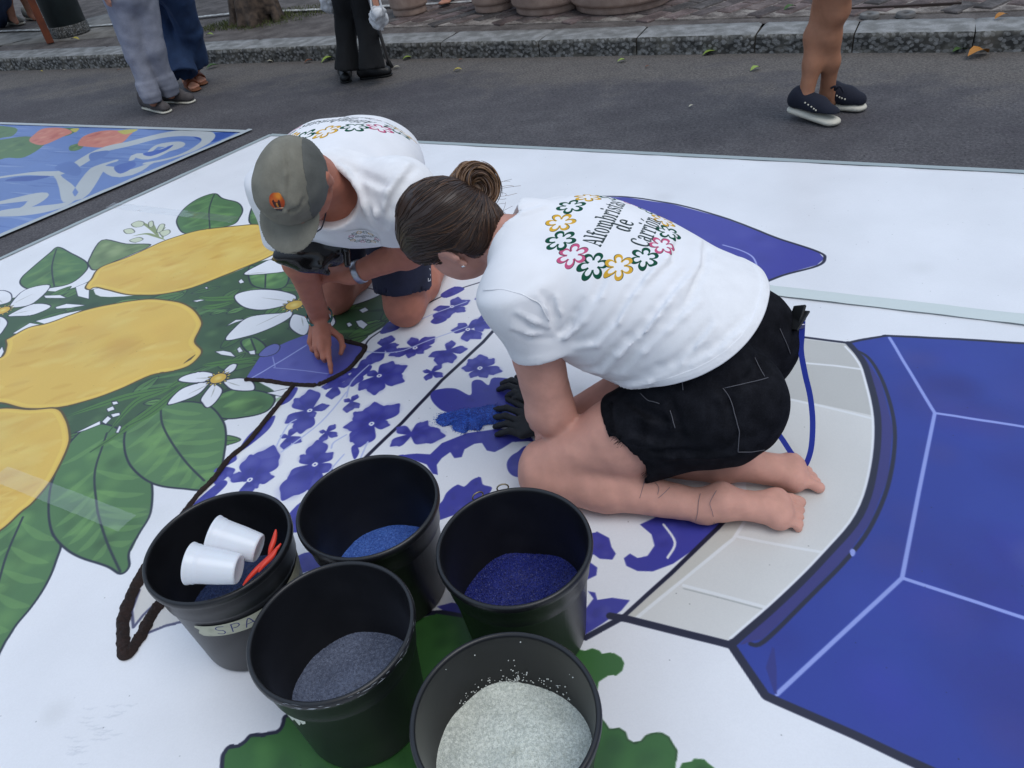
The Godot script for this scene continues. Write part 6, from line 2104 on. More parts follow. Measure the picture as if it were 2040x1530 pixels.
	shirt.cap(v3(0.179,0.472,-1.343), v3(0.226,0.525,-1.334), 0.0048, 0.0048, 0.014, Vector3.ZERO, 1, 1)
	shirt.cap(v3(0.232,0.519,-1.332), v3(0.272,0.563,-1.356), 0.0048, 0.0048, 0.014)
	shirt.cap(v3(0.225,0.523,-1.335), v3(0.265,0.569,-1.358), 0.0048, 0.0048, 0.014, Vector3.ZERO, 1, 1)
	shirt.cap(v3(0.272,0.563,-1.356), v3(0.32,0.584,-1.393), 0.0048, 0.0048, 0.014)
	shirt.cap(v3(0.266,0.569,-1.359), v3(0.315,0.594,-1.396), 0.0048, 0.0048, 0.014, Vector3.ZERO, 1, 1)
	shirt.cap(v3(0.162,0.361,-1.404), v3(0.196,0.383,-1.36), 0.0052, 0.0052, 0.014)
	shirt.cap(v3(0.151,0.363,-1.397), v3(0.187,0.388,-1.355), 0.0052, 0.0052, 0.014, Vector3.ZERO, 1, 1)
	shirt.cap(v3(0.196,0.383,-1.36), v3(0.227,0.443,-1.323), 0.0052, 0.0052, 0.014)
	shirt.cap(v3(0.186,0.386,-1.359), v3(0.218,0.449,-1.323), 0.0052, 0.0052, 0.014, Vector3.ZERO, 1, 1)
	shirt.cap(v3(0.227,0.443,-1.323), v3(0.254,0.474,-1.311), 0.0052, 0.0052, 0.014)
	shirt.cap(v3(0.219,0.45,-1.323), v3(0.247,0.481,-1.314), 0.0052, 0.0052, 0.014, Vector3.ZERO, 1, 1)
	shirt.cap(v3(0.254,0.474,-1.311), v3(0.282,0.499,-1.308), 0.0052, 0.0052, 0.014)
	shirt.cap(v3(0.248,0.481,-1.315), v3(0.276,0.506,-1.311), 0.0052, 0.0052, 0.014, Vector3.ZERO, 1, 1)
	shirt.cap(v3(0.282,0.499,-1.308), v3(0.306,0.524,-1.316), 0.0052, 0.0052, 0.014)
	shirt.cap(v3(0.275,0.504,-1.312), v3(0.3,0.529,-1.32), 0.0052, 0.0052, 0.014, Vector3.ZERO, 1, 1)
	shirt.cap(v3(0.306,0.524,-1.316), v3(0.332,0.543,-1.331), 0.0052, 0.0052, 0.014)
	shirt.cap(v3(0.3,0.529,-1.32), v3(0.326,0.549,-1.335), 0.0052, 0.0052, 0.014, Vector3.ZERO, 1, 1)
	shirt.cap(v3(0.332,0.543,-1.331), v3(0.363,0.558,-1.355), 0.0052, 0.0052, 0.014)
	shirt.cap(v3(0.326,0.549,-1.335), v3(0.357,0.567,-1.357), 0.0052, 0.0052, 0.014, Vector3.ZERO, 1, 1)
	shirt.cap(v3(0.363,0.558,-1.355), v3(0.396,0.566,-1.388), 0.0052, 0.0052, 0.014)
	shirt.cap(v3(0.357,0.566,-1.358), v3(0.391,0.578,-1.391), 0.0052, 0.0052, 0.014, Vector3.ZERO, 1, 1)
	shirt.cap(v3(0.239,0.386,-1.334), v3(0.276,0.456,-1.304), 0.0056, 0.0056, 0.014)
	shirt.cap(v3(0.226,0.389,-1.329), v3(0.265,0.463,-1.301), 0.0056, 0.0056, 0.014, Vector3.ZERO, 1, 1)
	shirt.cap(v3(0.276,0.456,-1.304), v3(0.328,0.502,-1.301), 0.0056, 0.0056, 0.014)
	shirt.cap(v3(0.267,0.464,-1.301), v3(0.32,0.512,-1.3), 0.0056, 0.0056, 0.014, Vector3.ZERO, 1, 1)
	shirt.cap(v3(0.328,0.502,-1.301), v3(0.361,0.521,-1.312), 0.0056, 0.0056, 0.014)
	shirt.cap(v3(0.321,0.512,-1.302), v3(0.355,0.533,-1.313), 0.0056, 0.0056, 0.014, Vector3.ZERO, 1, 1)
	shirt.cap(v3(0.361,0.521,-1.312), v3(0.396,0.534,-1.331), 0.0056, 0.0056, 0.014)
	shirt.cap(v3(0.355,0.532,-1.314), v3(0.391,0.548,-1.332), 0.0056, 0.0056, 0.014, Vector3.ZERO, 1, 1)
	shirt.cap(v3(0.279,0.388,-1.303), v3(0.307,0.413,-1.28), 0.0044, 0.0044, 0.014)
	shirt.cap(v3(0.271,0.394,-1.299), v3(0.301,0.42,-1.28), 0.0044, 0.0044, 0.014, Vector3.ZERO, 1, 1)
	shirt.cap(v3(0.307,0.413,-1.28), v3(0.336,0.435,-1.264), 0.0044, 0.0044, 0.014)
	shirt.cap(v3(0.302,0.42,-1.281), v3(0.332,0.442,-1.266), 0.0044, 0.0044, 0.014, Vector3.ZERO, 1, 1)
	shirt.cap(v3(0.336,0.435,-1.264), v3(0.374,0.471,-1.265), 0.0044, 0.0044, 0.014)
	shirt.cap(v3(0.331,0.44,-1.267), v3(0.369,0.477,-1.267), 0.0044, 0.0044, 0.014, Vector3.ZERO, 1, 1)
	shirt.cap(v3(0.374,0.471,-1.265), v3(0.415,0.5,-1.286), 0.0044, 0.0044, 0.014)
	shirt.cap(v3(0.368,0.476,-1.268), v3(0.409,0.509,-1.287), 0.0044, 0.0044, 0.014, Vector3.ZERO, 1, 1)
	shirt.cap(v3(0.367,0.44,-1.255), v3(0.396,0.457,-1.253), 0.0048, 0.0048, 0.014)
	shirt.cap(v3(0.36,0.45,-1.252), v3(0.391,0.467,-1.252), 0.0048, 0.0048, 0.014, Vector3.ZERO, 1, 1)
	shirt.cap(v3(0.396,0.457,-1.253), v3(0.427,0.47,-1.256), 0.0048, 0.0048, 0.014)
	shirt.cap(v3(0.391,0.467,-1.252), v3(0.423,0.48,-1.257), 0.0048, 0.0048, 0.014, Vector3.ZERO, 1, 1)
	shirt.cap(v3(0.427,0.47,-1.256), v3(0.456,0.484,-1.271), 0.0048, 0.0048, 0.014)
	shirt.cap(v3(0.421,0.479,-1.257), v3(0.451,0.494,-1.272), 0.0048, 0.0048, 0.014, Vector3.ZERO, 1, 1)
	shirt.cap(v3(0.456,0.484,-1.271), v3(0.488,0.493,-1.294), 0.0048, 0.0048, 0.014)
	shirt.cap(v3(0.452,0.494,-1.272), v3(0.485,0.505,-1.294), 0.0048, 0.0048, 0.014, Vector3.ZERO, 1, 1)
	shirt.cap(v3(0.241,0.334,-1.358), v3(0.282,0.386,-1.292), 0.0036, 0.0036, 0.014)
	shirt.cap(v3(0.234,0.336,-1.356), v3(0.277,0.39,-1.293), 0.0036, 0.0036, 0.014, Vector3.ZERO, 1, 1)
	shirt.cap(v3(0.282,0.386,-1.292), v3(0.336,0.425,-1.258), 0.0036, 0.0036, 0.014)
	shirt.cap(v3(0.278,0.391,-1.292), v3(0.332,0.429,-1.255), 0.0036, 0.0036, 0.014, Vector3.ZERO, 1, 1)
	shirt.cap(v3(0.0995,0.497,-1.37), v3(0.0648,0.525,-1.364), 0.004, 0.004, 0.014)
	shirt.cap(v3(0.0972,0.492,-1.363), v3(0.0606,0.519,-1.361), 0.004, 0.004, 0.014, Vector3.ZERO, 1, 1)
	shirt.cap(v3(0.0648,0.525,-1.364), v3(0.0361,0.55,-1.369), 0.004, 0.004, 0.014)
	shirt.cap(v3(0.0599,0.519,-1.363), v3(0.0304,0.545,-1.365), 0.004, 0.004, 0.014, Vector3.ZERO, 1, 1)
	shirt.cap(v3(0.0974,0.485,-1.371), v3(0.0545,0.496,-1.367), 0.004, 0.004, 0.014)
	shirt.cap(v3(0.0958,0.481,-1.363), v3(0.0528,0.489,-1.361), 0.004, 0.004, 0.014, Vector3.ZERO, 1, 1)
	shirt.cap(v3(0.0545,0.496,-1.367), v3(0.0249,0.514,-1.373), 0.004, 0.004, 0.014)
	shirt.cap(v3(0.0506,0.489,-1.365), v3(0.0197,0.506,-1.37), 0.004, 0.004, 0.014, Vector3.ZERO, 1, 1)
	shirt.cap(v3(0.101,0.509,-1.367), v3(0.0947,0.551,-1.371), 0.0036, 0.0036, 0.014)
	shirt.cap(v3(0.108,0.511,-1.366), v3(0.101,0.552,-1.373), 0.0036, 0.0036, 0.014, Vector3.ZERO, 1, 1)
	shirt.cap(v3(0.0947,0.551,-1.371), v3(0.0834,0.579,-1.378), 0.0036, 0.0036, 0.014)
	shirt.cap(v3(0.101,0.553,-1.372), v3(0.0905,0.582,-1.377), 0.0036, 0.0036, 0.014, Vector3.ZERO, 1, 1)
	shirt.cap(v3(0.11,0.5,-1.37), v3(0.117,0.533,-1.373), 0.0032, 0.0032, 0.014)
	shirt.cap(v3(0.108,0.501,-1.364), v3(0.112,0.534,-1.369), 0.0032, 0.0032, 0.014, Vector3.ZERO, 1, 1)
	shirt.cap(v3(0.117,0.533,-1.373), v3(0.114,0.565,-1.382), 0.0032, 0.0032, 0.014)
	shirt.cap(v3(0.111,0.532,-1.373), v3(0.109,0.565,-1.38), 0.0032, 0.0032, 0.014, Vector3.ZERO, 1, 1)
	shirt.cap(v3(0.395,0.596,-1.503), v3(0.357,0.588,-1.417), 0.0048, 0.0048, 0.014)
	shirt.cap(v3(0.406,0.599,-1.499), v3(0.366,0.589,-1.413), 0.0048, 0.0048, 0.014, Vector3.ZERO, 1, 1)
	shirt.cap(v3(0.357,0.588,-1.417), v3(0.304,0.576,-1.372), 0.0048, 0.0048, 0.014)
	shirt.cap(v3(0.365,0.59,-1.41), v3(0.311,0.578,-1.361), 0.0048, 0.0048, 0.014, Vector3.ZERO, 1, 1)
	shirt.cap(v3(0.463,0.562,-1.525), v3(0.425,0.569,-1.411), 0.004, 0.004, 0.014)
	shirt.cap(v3(0.472,0.563,-1.524), v3(0.432,0.568,-1.408), 0.004, 0.004, 0.014, Vector3.ZERO, 1, 1)
	shirt.cap(v3(0.425,0.569,-1.411), v3(0.373,0.546,-1.341), 0.004, 0.004, 0.014)
	shirt.cap(v3(0.431,0.568,-1.407), v3(0.38,0.547,-1.335), 0.004, 0.004, 0.014, Vector3.ZERO, 1, 1)
	shirt.cap(v3(0.0464,0.66,-1.574), v3(0.0811,0.673,-1.585), 0.004, 0.004, 0.014)
	shirt.cap(v3(0.0412,0.668,-1.577), v3(0.0783,0.679,-1.59), 0.004, 0.004, 0.014, Vector3.ZERO, 1, 1)
	shirt.cap(v3(0.0811,0.673,-1.585), v3(0.126,0.669,-1.602), 0.004, 0.004, 0.014)
	shirt.cap(v3(0.0788,0.68,-1.59), v3(0.126,0.677,-1.607), 0.004, 0.004, 0.014, Vector3.ZERO, 1, 1)
	shirt.pln(v3(0.407,0.436,-1.234), v3(0.4793,-0.8711,0.107), 0.016, 0.0022)
	cloth_noise(shirt, 5.0, 0.0030, 7)
	var pc := v3(0.254, 0.639, -1.492)
	var pu := v3(0.399, 0, -0.917)
	var pv := v3(-0.791, 0.462, -0.401)
	var pn := v3(0.424, 0.887, 0.1845)
	var shirt_mesh := shirt.net(0.0050, pc, pu / 0.42, pv / -0.42)
	put_shirt(shirt_mesh, back_print(Vector2(0.040, -0.004), 0.42), plain_cloth(), pn, t, base)
	put_at("hem", shirt.hem(shirt.kind.size() - 1, 0.017), plain_cloth(), t.get_node("t_shirt"), base)
	put_at("shoulder_seam", tube_mesh(curve3([v3(-0.0292, 0.579, -1.439), v3(-0.0091, 0.588, -1.418), v3(0.0105, 0.593, -1.406), v3(0.0298, 0.592, -1.391), v3(0.049, 0.589, -1.379), v3(0.0651, 0.579, -1.372), v3(0.0814, 0.567, -1.369), v3(0.0885, 0.548, -1.363), v3(0.0961, 0.525, -1.363)], 3), [0.0012], 5), plain_cloth(), t.get_node("t_shirt"), base)
	var glove_l := Shape.new()
	glove_l.cap(v3(0.0996,0.0591,-1.592), v3(0.0657,0.05,-1.61), 0.036, 0.03, 0.02)
	glove_l.cap(v3(0.0522,0.0461,-1.634), v3(0.0094,0.034,-1.689), 0.02, 0.0125, 0.014)
	glove_l.cap(v3(0.0495,0.0468,-1.622), v3(0.0018,0.036,-1.653), 0.02, 0.0125, 0.014)
	glove_l.cap(v3(0.0489,0.0461,-1.612), v3(0.0001,0.034,-1.626), 0.02, 0.0125, 0.014)
	glove_l.cap(v3(0.0507,0.0447,-1.603), v3(0.0051,0.03,-1.6), 0.02, 0.0125, 0.014)
	glove_l.cap(v3(0.0094,0.034,-1.689), v3(-0.0251,0.0364,-1.717), 0.0098, 0.0091, 0.004)
	glove_l.cap(v3(-0.0251,0.0364,-1.717), v3(-0.0482,0.0224,-1.735), 0.0091, 0.0084, 0.004)
	glove_l.cap(v3(-0.0482,0.0224,-1.735), v3(-0.0626,0.012,-1.746), 0.0084, 0.0076, 0.004)
	glove_l.cap(v3(0.0018,0.036,-1.653), v3(-0.0318,0.037,-1.682), 0.0098, 0.0091, 0.004)
	glove_l.cap(v3(-0.0318,0.037,-1.682), v3(-0.0542,0.022,-1.701), 0.0091, 0.0084, 0.004)
	glove_l.cap(v3(-0.0542,0.022,-1.701), v3(-0.0682,0.011,-1.713), 0.0084, 0.0076, 0.004)
	glove_l.cap(v3(0.0001,0.034,-1.626), v3(-0.0314,0.036,-1.649), 0.0098, 0.0091, 0.004)
	glove_l.cap(v3(-0.0314,0.036,-1.649), v3(-0.0524,0.0216,-1.664), 0.0091, 0.0084, 0.004)
	glove_l.cap(v3(-0.0524,0.0216,-1.664), v3(-0.0655,0.011,-1.674), 0.0084, 0.0076, 0.004)
	glove_l.cap(v3(0.0051,0.03,-1.6), v3(-0.0274,0.0339,-1.619), 0.0098, 0.0091, 0.004)
	glove_l.cap(v3(-0.0274,0.0339,-1.619), v3(-0.0491,0.0208,-1.631), 0.0091, 0.0084, 0.004)
	glove_l.cap(v3(-0.0491,0.0208,-1.631), v3(-0.0627,0.011,-1.639), 0.0084, 0.0076, 0.004)
	glove_l.cap(v3(0.0488,0.0452,-1.634), v3(0.0324,0.03,-1.697), 0.0115, 0.0107, 0.006)
	glove_l.cap(v3(0.0324,0.03,-1.697), v3(0.0055,0.02,-1.751), 0.0107, 0.0098, 0.006)
	glove_l.cap(v3(0.0055,0.02,-1.751), v3(-0.0183,0.012,-1.787), 0.0098, 0.009, 0.006)
	var rubber := mat(Color(0.115, 0.118, 0.128), 0.7, relief_pale(111), 12.0)
	put_at("glove", glove_l.net(0.0032), rubber, t, base)
	var glove_r := Shape.new()
	glove_r.cap(v3(0.112,0.0591,-1.707), v3(0.0815,0.05,-1.733), 0.036, 0.03, 0.02)
	glove_r.cap(v3(0.0686,0.0461,-1.758), v3(0.0288,0.034,-1.818), 0.02, 0.0125, 0.014)
	glove_r.cap(v3(0.0656,0.0467,-1.748), v3(0.0203,0.036,-1.791), 0.02, 0.0125, 0.014)
	glove_r.cap(v3(0.0666,0.0461,-1.739), v3(0.023,0.034,-1.764), 0.02, 0.0125, 0.014)
	glove_r.cap(v3(0.0698,0.0447,-1.733), v3(0.0321,0.03,-1.746), 0.02, 0.0125, 0.014)
	glove_r.cap(v3(0.0288,0.034,-1.818), v3(0.0009,0.036,-1.842), 0.0098, 0.0091, 0.004)
	glove_r.cap(v3(0.0009,0.036,-1.842), v3(-0.0176,0.0216,-1.857), 0.0091, 0.0084, 0.004)
	glove_r.cap(v3(-0.0176,0.0216,-1.857), v3(-0.0292,0.011,-1.867), 0.0084, 0.0076, 0.004)
	glove_r.cap(v3(0.0203,0.036,-1.791), v3(-0.0096,0.037,-1.815), 0.0098, 0.0091, 0.004)
	glove_r.cap(v3(-0.0096,0.037,-1.815), v3(-0.0295,0.022,-1.831), 0.0091, 0.0084, 0.004)
	glove_r.cap(v3(-0.0295,0.022,-1.831), v3(-0.042,0.011,-1.84), 0.0084, 0.0076, 0.004)
	glove_r.cap(v3(0.023,0.034,-1.764), v3(0.0023,0.036,-1.782), 0.0098, 0.0091, 0.004)
	glove_r.cap(v3(0.0023,0.036,-1.782), v3(-0.0115,0.0216,-1.793), 0.0091, 0.0084, 0.004)
	glove_r.cap(v3(-0.0115,0.0216,-1.793), v3(-0.0202,0.011,-1.8), 0.0084, 0.0076, 0.004)
	glove_r.cap(v3(0.0321,0.03,-1.746), v3(0.0123,0.0339,-1.76), 0.0098, 0.0091, 0.004)
	glove_r.cap(v3(0.0123,0.0339,-1.76), v3(-0.0009,0.0208,-1.77), 0.0091, 0.0084, 0.004)
	glove_r.cap(v3(-0.0009,0.0208,-1.77), v3(-0.0092,0.011,-1.776), 0.0084, 0.0076, 0.004)
	glove_r.cap(v3(0.0657,0.0452,-1.758), v3(0.0568,0.03,-1.809), 0.0115, 0.0107, 0.006)
	glove_r.cap(v3(0.0568,0.03,-1.809), v3(0.0382,0.02,-1.852), 0.0107, 0.0098, 0.006)
	glove_r.cap(v3(0.0382,0.02,-1.852), v3(0.0179,0.012,-1.884), 0.0098, 0.009, 0.006)
	put_at("glove", glove_r.net(0.0032), rubber, t, base)
	var hair := Shape.new()
	hair.ell(v3(-0.0942,0.629,-1.69), v3(0.115,0.112,0.09), 0.02, v3(-0.8211,0.5708,0), v3(-0.5006,-0.7202,-0.4803))
	hair.ell(v3(-0.0307,0.623,-1.673), v3(0.07,0.052,0.07), 0.03, v3(-0.8211,0.5708,0), v3(-0.5006,-0.7202,-0.4803))
	hair.cap(v3(-0.0036,0.609,-1.671), v3(0.0259,0.572,-1.678), 0.046, 0.035, 0.03)
	hair.ell(v3(-0.149,0.593,-1.724), v3(0.062,0.052,0.078), 0.03, v3(-0.8211,0.5708,0), v3(-0.5006,-0.7202,-0.4803))
	hair.ell(v3(-0.0843,0.51,-1.741), v3(0.11,0.075,0.11), 0.012, v3(-0.8211,0.5708,0), v3(-0.5006,-0.7202,-0.4803), 1)
	hair.ell(v3(-0.0909,0.543,-1.614), v3(0.054,0.046,0.046), 0.01, v3(-0.8211,0.5708,0), v3(-0.5006,-0.7202,-0.4803), 1)
	cloth_noise(hair, 24.0, 0.0015, 8)
	var dark := mat(Color(0.20, 0.145, 0.115), 0.45)
	var hr := put_at("hair", hair.net(0.006), dark, t, base)
	comb_hair(hair, hr, base, v3(-0.0829, 0.6, -1.7), v3(-0.821, 0.571, 0), v3(-0.5, -0.72, -0.48), v3(-0.274, -0.394, 0.877), v3(-0.0138, 0.687, -1.728))
	put_at("earring", lathe([[0.0, 0.0], [0.005, 0.0], [0.0055, 0.002], [0.003, 0.005], [0.0, 0.0055]], 14), mat(Color(0.85, 0.85, 0.84), 0.15, null, 0.0, 0.9), t, base - v3(-0.0679, 0.545, -1.62))

func build_man() -> void:
	var t := thing("person", "kneeling person in an olive cap, white t-shirt and navy shorts, pointing at the blue leaf", "person", v3(-0.364, 0, -2.478))
	var base := t.position
	var body := Shape.new()
	body.cap(v3(-0.316,0.075,-2.308), v3(-0.278,0.47,-2.426), 0.07, 0.088, 0.03)
	body.cap(v3(-0.571,0.075,-2.464), v3(-0.449,0.47,-2.53), 0.07, 0.088, 0.03)
	body.cap(v3(-0.316,0.06,-2.308), v3(-0.256,0.06,-2.459), 0.056, 0.056, 0.03)
	body.cap(v3(-0.256,0.06,-2.459), v3(-0.166,0.06,-2.686), 0.056, 0.036, 0.03)
	body.cap(v3(-0.166,0.06,-2.686), v3(-0.0621,0.03,-2.856), 0.036, 0.03, 0.03)
	body.cap(v3(-0.571,0.06,-2.464), v3(-0.505,0.06,-2.611), 0.056, 0.056, 0.03)
	body.cap(v3(-0.505,0.06,-2.611), v3(-0.405,0.06,-2.832), 0.056, 0.036, 0.03)
	body.cap(v3(-0.405,0.06,-2.832), v3(-0.301,0.03,-3.002), 0.036, 0.03, 0.03)
	body.con(v3(-0.375,0.615,-2.018), v3(-0.364,0.51,-2.478), 0.15, 0.15, 0.03, v3(0.133,0.967,-0.2175), 0.65, 0, 0.05)
	body.cap(v3(-0.391,0.635,-1.992), v3(-0.416,0.728,-1.871), 0.068, 0.062, 0.03)
	body.cap(v3(-0.209,0.62,-1.916), v3(-0.237,0.37,-2.1), 0.055, 0.048, 0.03)
	body.cap(v3(-0.237,0.37,-2.1), v3(-0.419,0.304,-2.142), 0.046, 0.031, 0.03)
	body.cap(v3(-0.541,0.61,-2.12), v3(-0.561,0.38,-2.128), 0.055, 0.048, 0.03)
	body.cap(v3(-0.561,0.38,-2.128), v3(-0.59,0.105,-2.255), 0.047, 0.031, 0.03)
	body.ell(v3(-0.427,0.758,-1.785), v3(0.088,0.084,0.065), 0.02, v3(-0.0502,0.502,0.8634), v3(-0.329,-0.8246,0.4603))
	body.ell(v3(-0.437,0.687,-1.828), v3(0.072,0.066,0.062), 0.03, v3(-0.0502,0.502,0.8634), v3(-0.329,-0.8246,0.4603))
	body.cap(v3(-0.383,0.692,-1.825), v3(-0.432,0.627,-1.854), 0.026, 0.024, 0.03)
	body.ell(v3(-0.43,0.665,-1.733), v3(0.012,0.01,0.016), 0.012, v3(-0.0502,0.502,0.8634), v3(-0.329,-0.8246,0.4603), 1)
	body.ell(v3(-0.426,0.671,-1.741), v3(0.0115,0.0115,0.0115), 0.003, v3(-0.0502,0.502,0.8634), v3(-0.329,-0.8246,0.4603))
	body.cap(v3(-0.349,0.745,-1.775), v3(-0.344,0.725,-1.803), 0.014, 0.012, 0.006, v3(0.943,-0.261,0.2066), 0.5)
	body.cap(v3(-0.358,0.738,-1.772), v3(-0.357,0.704,-1.819), 0.008, 0.0085, 0.006)
	body.cap(v3(-0.477,0.718,-1.846), v3(-0.46,0.635,-1.86), 0.026, 0.024, 0.03)
	body.ell(v3(-0.49,0.681,-1.747), v3(0.012,0.01,0.016), 0.012, v3(-0.0502,0.502,0.8634), v3(-0.329,-0.8246,0.4603), 1)
	body.ell(v3(-0.487,0.688,-1.754), v3(0.0115,0.0115,0.0115), 0.003, v3(-0.0502,0.502,0.8634), v3(-0.329,-0.8246,0.4603))
	body.cap(v3(-0.498,0.786,-1.808), v3(-0.5,0.768,-1.837), 0.014, 0.012, 0.006, v3(0.943,-0.261,0.2066), 0.5)
	body.cap(v3(-0.495,0.776,-1.802), v3(-0.494,0.742,-1.849), 0.008, 0.0085, 0.006)
	body.cap(v3(-0.456,0.678,-1.75), v3(-0.462,0.632,-1.784), 0.009, 0.014, 0.012)
	body.cap(v3(-0.473,0.64,-1.821), v3(-0.435,0.63,-1.813), 0.008, 0.008, 0.008)
	body.cap(v3(-0.577,0.1,-2.24), v3(-0.567,0.062,-2.151), 0.019, 0.0128, 0.014)
	body.cap(v3(-0.585,0.102,-2.229), v3(-0.583,0.066,-2.126), 0.019, 0.0128, 0.014)
	body.cap(v3(-0.595,0.1,-2.242), v3(-0.606,0.062,-2.153), 0.019, 0.0128, 0.014)
	body.cap(v3(-0.606,0.0966,-2.263), v3(-0.63,0.054,-2.202), 0.019, 0.0128, 0.014)
	body.cap(v3(-0.567,0.062,-2.151), v3(-0.56,0.05,-2.097), 0.0098, 0.0091, 0.004)
	body.cap(v3(-0.56,0.05,-2.097), v3(-0.56,0.03,-2.081), 0.0091, 0.0084, 0.004)
	body.cap(v3(-0.56,0.03,-2.081), v3(-0.563,0.011,-2.069), 0.0084, 0.0076, 0.004)
	body.cap(v3(-0.583,0.066,-2.126), v3(-0.58,0.046,-2.107), 0.0098, 0.0091, 0.004)
	body.cap(v3(-0.58,0.046,-2.107), v3(-0.582,0.026,-2.122), 0.0091, 0.0084, 0.004)
	body.cap(v3(-0.582,0.026,-2.122), v3(-0.584,0.03,-2.138), 0.0084, 0.0076, 0.004)
	body.cap(v3(-0.606,0.062,-2.153), v3(-0.604,0.042,-2.135), 0.0098, 0.0091, 0.004)
	body.cap(v3(-0.604,0.042,-2.135), v3(-0.606,0.023,-2.15), 0.0091, 0.0084, 0.004)
	body.cap(v3(-0.606,0.023,-2.15), v3(-0.608,0.027,-2.166), 0.0084, 0.0076, 0.004)
	body.cap(v3(-0.63,0.054,-2.202), v3(-0.628,0.034,-2.186), 0.0098, 0.0091, 0.004)
	body.cap(v3(-0.628,0.034,-2.186), v3(-0.63,0.018,-2.202), 0.0091, 0.0084, 0.004)
	body.cap(v3(-0.63,0.018,-2.202), v3(-0.632,0.022,-2.217), 0.0084, 0.0076, 0.004)
	body.cap(v3(-0.568,0.0896,-2.221), v3(-0.534,0.052,-2.204), 0.0115, 0.0107, 0.006)
	body.cap(v3(-0.534,0.052,-2.204), v3(-0.526,0.036,-2.172), 0.0107, 0.0098, 0.006)
	body.cap(v3(-0.526,0.036,-2.172), v3(-0.534,0.024,-2.15), 0.0098, 0.009, 0.006)
	body.cap(v3(-0.433,0.304,-2.159), v3(-0.492,0.3,-2.23), 0.02, 0.0128, 0.014)
	body.cap(v3(-0.436,0.301,-2.154), v3(-0.499,0.292,-2.217), 0.02, 0.0128, 0.014)
	body.cap(v3(-0.438,0.297,-2.147), v3(-0.502,0.284,-2.203), 0.02, 0.0128, 0.014)
	body.cap(v3(-0.436,0.293,-2.142), v3(-0.498,0.276,-2.191), 0.02, 0.0128, 0.014)
	body.cap(v3(-0.492,0.3,-2.23), v3(-0.528,0.3,-2.212), 0.0098, 0.0091, 0.004)
	body.cap(v3(-0.528,0.3,-2.212), v3(-0.561,0.292,-2.228), 0.0091, 0.0084, 0.004)
	body.cap(v3(-0.561,0.292,-2.228), v3(-0.591,0.276,-2.281), 0.0084, 0.0076, 0.004)
	body.cap(v3(-0.499,0.292,-2.217), v3(-0.537,0.29,-2.204), 0.0098, 0.0091, 0.004)
	body.cap(v3(-0.537,0.29,-2.204), v3(-0.574,0.28,-2.228), 0.0091, 0.0084, 0.004)
	body.cap(v3(-0.574,0.28,-2.228), v3(-0.605,0.265,-2.282), 0.0084, 0.0076, 0.004)
	body.cap(v3(-0.502,0.284,-2.203), v3(-0.539,0.28,-2.197), 0.0098, 0.0091, 0.004)
	body.cap(v3(-0.539,0.28,-2.197), v3(-0.572,0.27,-2.219), 0.0091, 0.0084, 0.004)
	body.cap(v3(-0.572,0.27,-2.219), v3(-0.601,0.258,-2.267), 0.0084, 0.0076, 0.004)
	body.cap(v3(-0.498,0.276,-2.191), v3(-0.531,0.272,-2.189), 0.0098, 0.0091, 0.004)
	body.cap(v3(-0.531,0.272,-2.189), v3(-0.561,0.262,-2.214), 0.0091, 0.0084, 0.004)
	body.cap(v3(-0.561,0.262,-2.214), v3(-0.588,0.252,-2.254), 0.0084, 0.0076, 0.004)
	body.cap(v3(-0.456,0.295,-2.17), v3(-0.465,0.322,-2.206), 0.0118, 0.0109, 0.006)
	body.cap(v3(-0.465,0.322,-2.206), v3(-0.48,0.34,-2.21), 0.0109, 0.0101, 0.006)
	body.cap(v3(-0.48,0.34,-2.21), v3(-0.493,0.348,-2.226), 0.0101, 0.0092, 0.006)
	cloth_noise(body, 20.0, 0.0022, 15)
	var skin := skin_mat(Color.WHITE, skin_tile(Color(0.70, 0.46, 0.38), 103))
	put_at("body", body.net(0.0050), skin, t, base)
	var shorts := Shape.new()
	shorts.con(v3(-0.31,0.13,-2.324), v3(-0.278,0.47,-2.426), 0.096, 0.125, 0.04, Vector3.ZERO, 1, 0, 0.008)
	shorts.con(v3(-0.54,0.178,-2.482), v3(-0.449,0.47,-2.53), 0.098, 0.125, 0.04, Vector3.ZERO, 1, 0, 0.008)
	shorts.ell(v3(-0.278,0.44,-2.426), v3(0.105,0.11,0.105), 0.05, v3(1,0,0), v3(0,1,0))
	shorts.ell(v3(-0.449,0.44,-2.53), v3(0.105,0.11,0.105), 0.05, v3(1,0,0), v3(0,1,0))
	shorts.con(v3(-0.365,0.519,-2.439), v3(-0.367,0.537,-2.361), 0.155, 0.16, 0.05, v3(0.133,0.967,-0.2175), 0.75, 0, 0.02)
	shorts.cap(v3(-0.31,0.138,-2.327), v3(-0.314,0.0868,-2.311), 0.086, 0.082, 0.006, Vector3.ZERO, 1, 1)
	shorts.cap(v3(-0.537,0.186,-2.483), v3(-0.553,0.134,-2.474), 0.086, 0.082, 0.006, Vector3.ZERO, 1, 1)
	cloth_noise(shorts, 9.0, 0.003, 16)
	var navy := mat(Color.WHITE, 0.85, tile(256, Color(0.09, 0.10, 0.17), Color(0.13, 0.145, 0.24), 0.5, 0.6, 104), 4.0)
	var ss := put_at("shorts", shorts.net(0.009), navy, t, base)
	put_at("printed_mark", tube_mesh(PackedVector3Array([v3(-0.207, 0.1926, -2.311), v3(-0.207, 0.1852, -2.314)]), [0.0018], 5), mat(Color(0.8, 0.8, 0.82), 0.8), ss, base)
	put_at("printed_mark", tube_mesh(PackedVector3Array([v3(-0.209, 0.1727, -2.31), v3(-0.211, 0.1665, -2.308)]), [0.0018], 5), mat(Color(0.8, 0.8, 0.82), 0.8), ss, base)
